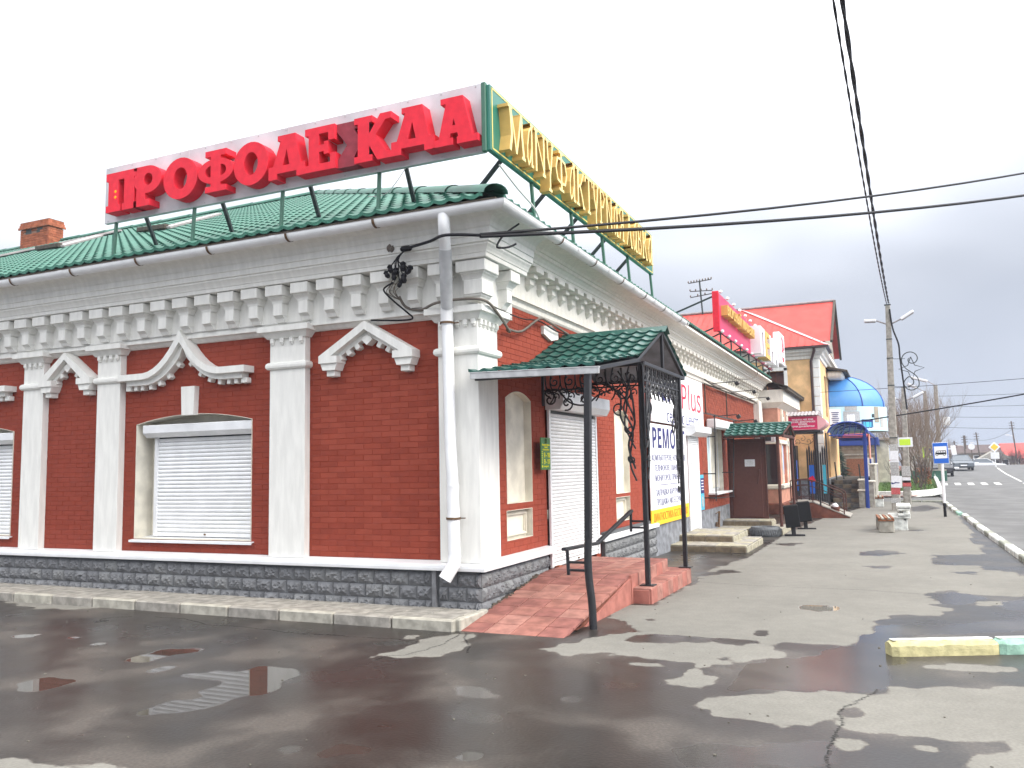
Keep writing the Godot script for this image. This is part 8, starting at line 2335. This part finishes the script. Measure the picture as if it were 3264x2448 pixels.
func cables() -> void:
	var b: B
	var top := Vector3(4.39, 7.35, -24.95)
	var o := obj("overhead_cable", twisted(top + Vector3(-0.03, 0, 0), Vector3(3.80, 7.62, 1.0), 0.5, 0.011, 22.0), M.black_cable)
	tag(o, "thinner twisted cable running from the tall lamp post overhead", "cable")
	o = obj("overhead_cable", twisted(top + Vector3(0.04, 0.02, 0), Vector3(3.905, 7.62, 1.0), 0.5, 0.019, 12.0), M.black_cable)
	tag(o, "thicker twisted cable running from the tall lamp post overhead", "cable")
	# service cables from the corner of the shop towards the right
	var hook := Vector3(-0.70, 4.16, 0.36)
	wire("upper black service cable from the corner of the shop to the right", "service_cable", sag(Vector3(0.35, 4.12, 0.6), Vector3(10.6, 8.43, -13.5), 0.25), 0.017, M.black_cable)
	wire("lower black service cable from the corner of the shop to the right", "service_cable", sag(Vector3(0.35, 4.10, 0.6), Vector3(10.6, 7.80, -13.5), 0.25), 0.022, M.black_cable)
	wire("black cable end anchored to the cornice beside the downpipe", "service_cable", smooth([hook, Vector3(-0.3, 4.14, 0.55), Vector3(0.0, 4.13, 0.72), Vector3(0.36, 4.11, 0.60)]), 0.018, M.black_cable)
	wire("black cable loop hanging from the gutter at the corner", "cable_loop", smooth([Vector3(0.55, 4.36, 0.02), Vector3(0.46, 4.20, 0.22), Vector3(0.42, 4.07, 0.32), Vector3(0.45, 4.02, 0.36), Vector3(0.52, 4.04, 0.26), Vector3(0.56, 4.10, 0.14)]), 0.012, M.black_cable)
	var cl := thing("cable_splice", "bunch of black taped cable joints hanging on the white cornice", "cable joints")
	b = B.new(); b.boxx(Vector3(-0.72, 4.16, 0.35), Vector3(0.14, 0.06, 0.07), Transform3D(), 0.02); obj("clamp", b, M.black_cable, cl)
	b = B.new(); b.lathe([Vector2(0.0, -0.05), Vector2(0.045, -0.03), Vector2(0.035, 0.0), Vector2(0.05, 0.02), Vector2(0.02, 0.05)], Transform3D(Basis(Vector3.BACK, 1.2), Vector3(-0.94, 4.20, 0.32)), 8); obj("insulator", b, M.grey_cable, cl)
	var kn := [Vector3(-0.95, 3.96, 0.32), Vector3(-1.0, 3.90, 0.32), Vector3(-0.78, 3.97, 0.32), Vector3(-0.70, 3.92, 0.32), Vector3(-0.77, 3.83, 0.32), Vector3(-0.82, 3.77, 0.32), Vector3(-0.89, 3.86, 0.34), Vector3(-0.87, 3.92, 0.33)]
	var rn := RandomNumberGenerator.new(); rn.seed = 3
	for q in kn:
		b = B.new()
		var s := rn.randf_range(0.85, 1.15)
		b.lathe([Vector2(0.0, -0.045 * s), Vector2(0.022 * s, -0.05 * s), Vector2(0.034 * s, -0.02 * s), Vector2(0.026 * s, 0.01 * s), Vector2(0.034 * s, 0.03 * s), Vector2(0.012, 0.05 * s)], Transform3D(Basis(Vector3.BACK, rn.randf_range(-0.8, 0.8)), q), 7)
		obj("joint", b, M.black_cable, cl)
		b = B.new(); b.tube(smooth([Vector3(-0.74, 4.14, 0.35), Vector3(-0.84 + rn.randf_range(-0.03, 0.03), 4.05, 0.36), Vector3(lerpf(-0.84, q.x, 0.7), lerpf(4.05, q.y, 0.6), 0.34), q]), 0.007, 4); obj("wire", b, M.black_cable, cl)
	for q in kn.slice(2, 8):
		b = B.new(); b.tube(smooth([q, Vector3(-0.9 + rn.randf_range(-0.12, 0.08), 3.78, 0.28), Vector3(-1.0 + rn.randf_range(-0.06, 0.1), 3.70, 0.24), Vector3(-0.93, 3.62, 0.14)]), 0.005, 4); obj("wire", b, M.grey_cable, cl)
	wire("thick black cable from the joints down to the pointed hood", "cable", smooth([Vector3(-0.93, 3.80, 0.3), Vector3(-1.08, 3.74, 0.26), Vector3(-1.0, 3.62, 0.2), Vector3(-0.86, 3.48, 0.12), Vector3(-0.82, 3.41, 0.05), Vector3(-1.0, 3.405, 0.03), Vector3(-1.4, 3.44, 0.05)]), 0.011, M.black_cable)
	wire("grey cable along the top of the corner pier and round it to the street", "cable", smooth([Vector3(-0.93, 3.66, 0.16), Vector3(-0.90, 3.55, 0.06), Vector3(-0.70, 3.50, 0.05), Vector3(-0.42, 3.53, 0.19), Vector3(-0.1, 3.55, 0.15), Vector3(0.14, 3.52, 0.10), Vector3(0.14, 3.45, -0.2), Vector3(0.10, 3.28, -0.66), Vector3(0.02, 3.33, -0.78), Vector3(0.02, 3.36, -1.2), Vector3(0.04, 3.60, -1.75), Vector3(0.03, 3.62, -2.1), Vector3(0.03, 3.55, -2.9)]), 0.017, M.grey_cable)
	wire("thin dark cable from the corner pier to the porch ridge", "cable", smooth([Vector3(0.14, 3.5, 0.0), Vector3(0.09, 3.50, -0.5), Vector3(0.04, 3.52, -1.2), Vector3(0.03, 3.58, -1.8), Vector3(0.03, 3.53, -2.4), Vector3(0.03, 3.55, -3.0)]), 0.009, M.black_cable)
	wire("thin pale cable lying along the frieze above the capitals", "cable", smooth([Vector3(-13.0, 3.53, 0.035), Vector3(-8.1, 3.545, 0.035), Vector3(-6.2, 3.515, 0.035), Vector3(-4.3, 3.535, 0.035), Vector3(-2.6, 3.525, 0.035), Vector3(-2.35, 3.53, 0.035), Vector3(-2.33, 3.44, 0.03)]), 0.007, M.white_cable)
	wire("white cable hanging from the corner of the rooftop signs", "cable", smooth([Vector3(0.36, 5.05, 0.1), Vector3(0.45, 4.85, -0.2), Vector3(0.5, 4.72, -0.55), Vector3(0.5, 4.6, -0.75)]), 0.012, M.white_cable)
	wire("thin wire under the right end of the red-lettered sign", "cable", smooth([Vector3(-0.75, 5.13, 0.3), Vector3(-0.9, 4.98, 0.28), Vector3(-1.1, 4.9, 0.2), Vector3(-1.4, 4.95, 0.1)]), 0.005, M.white_cable)
	wire("grey cable looping from the rooftop to the street cornice", "cable", smooth([Vector3(0.5, 4.6, -18.3), Vector3(0.55, 4.35, -18.4), Vector3(0.45, 4.15, -17.4), Vector3(0.25, 4.05, -16.0)]), 0.016, M.grey_cable)
	# lower cables crossing the street
	wire("low black cable from the orange house past the lamp post to the right", "street_cable", sag(Vector3(2.1, 3.02, -26.3), Vector3(14.0, 4.75, -25.0), 0.12), 0.024, M.black_cable)
	wire("thin black cable from the orange house across the street", "street_cable", sag(Vector3(1.7, 4.45, -27.9), Vector3(16.0, 4.9, -28.0), 0.1), 0.010, M.black_cable)
	for k in 4:
		wire("thin far wire strung between the street lamps, number %d from the top".replace("%d", ["one", "two", "three", "four"][k]), "street_cable", sag(Vector3(7.4, 6.2 - k * 0.75, -60.0), Vector3(34.0, 8.0 - k * 1.2, -66.0), 0.6), 0.014, M.dark_steel, "far wires")
	wire("slack wire between the wooden poles at the crest", "street_cable", sag(Vector3(13.7, 4.6, -128.0), Vector3(19.9, 5.6, -128.0), 0.9), 0.02, M.dark_steel)
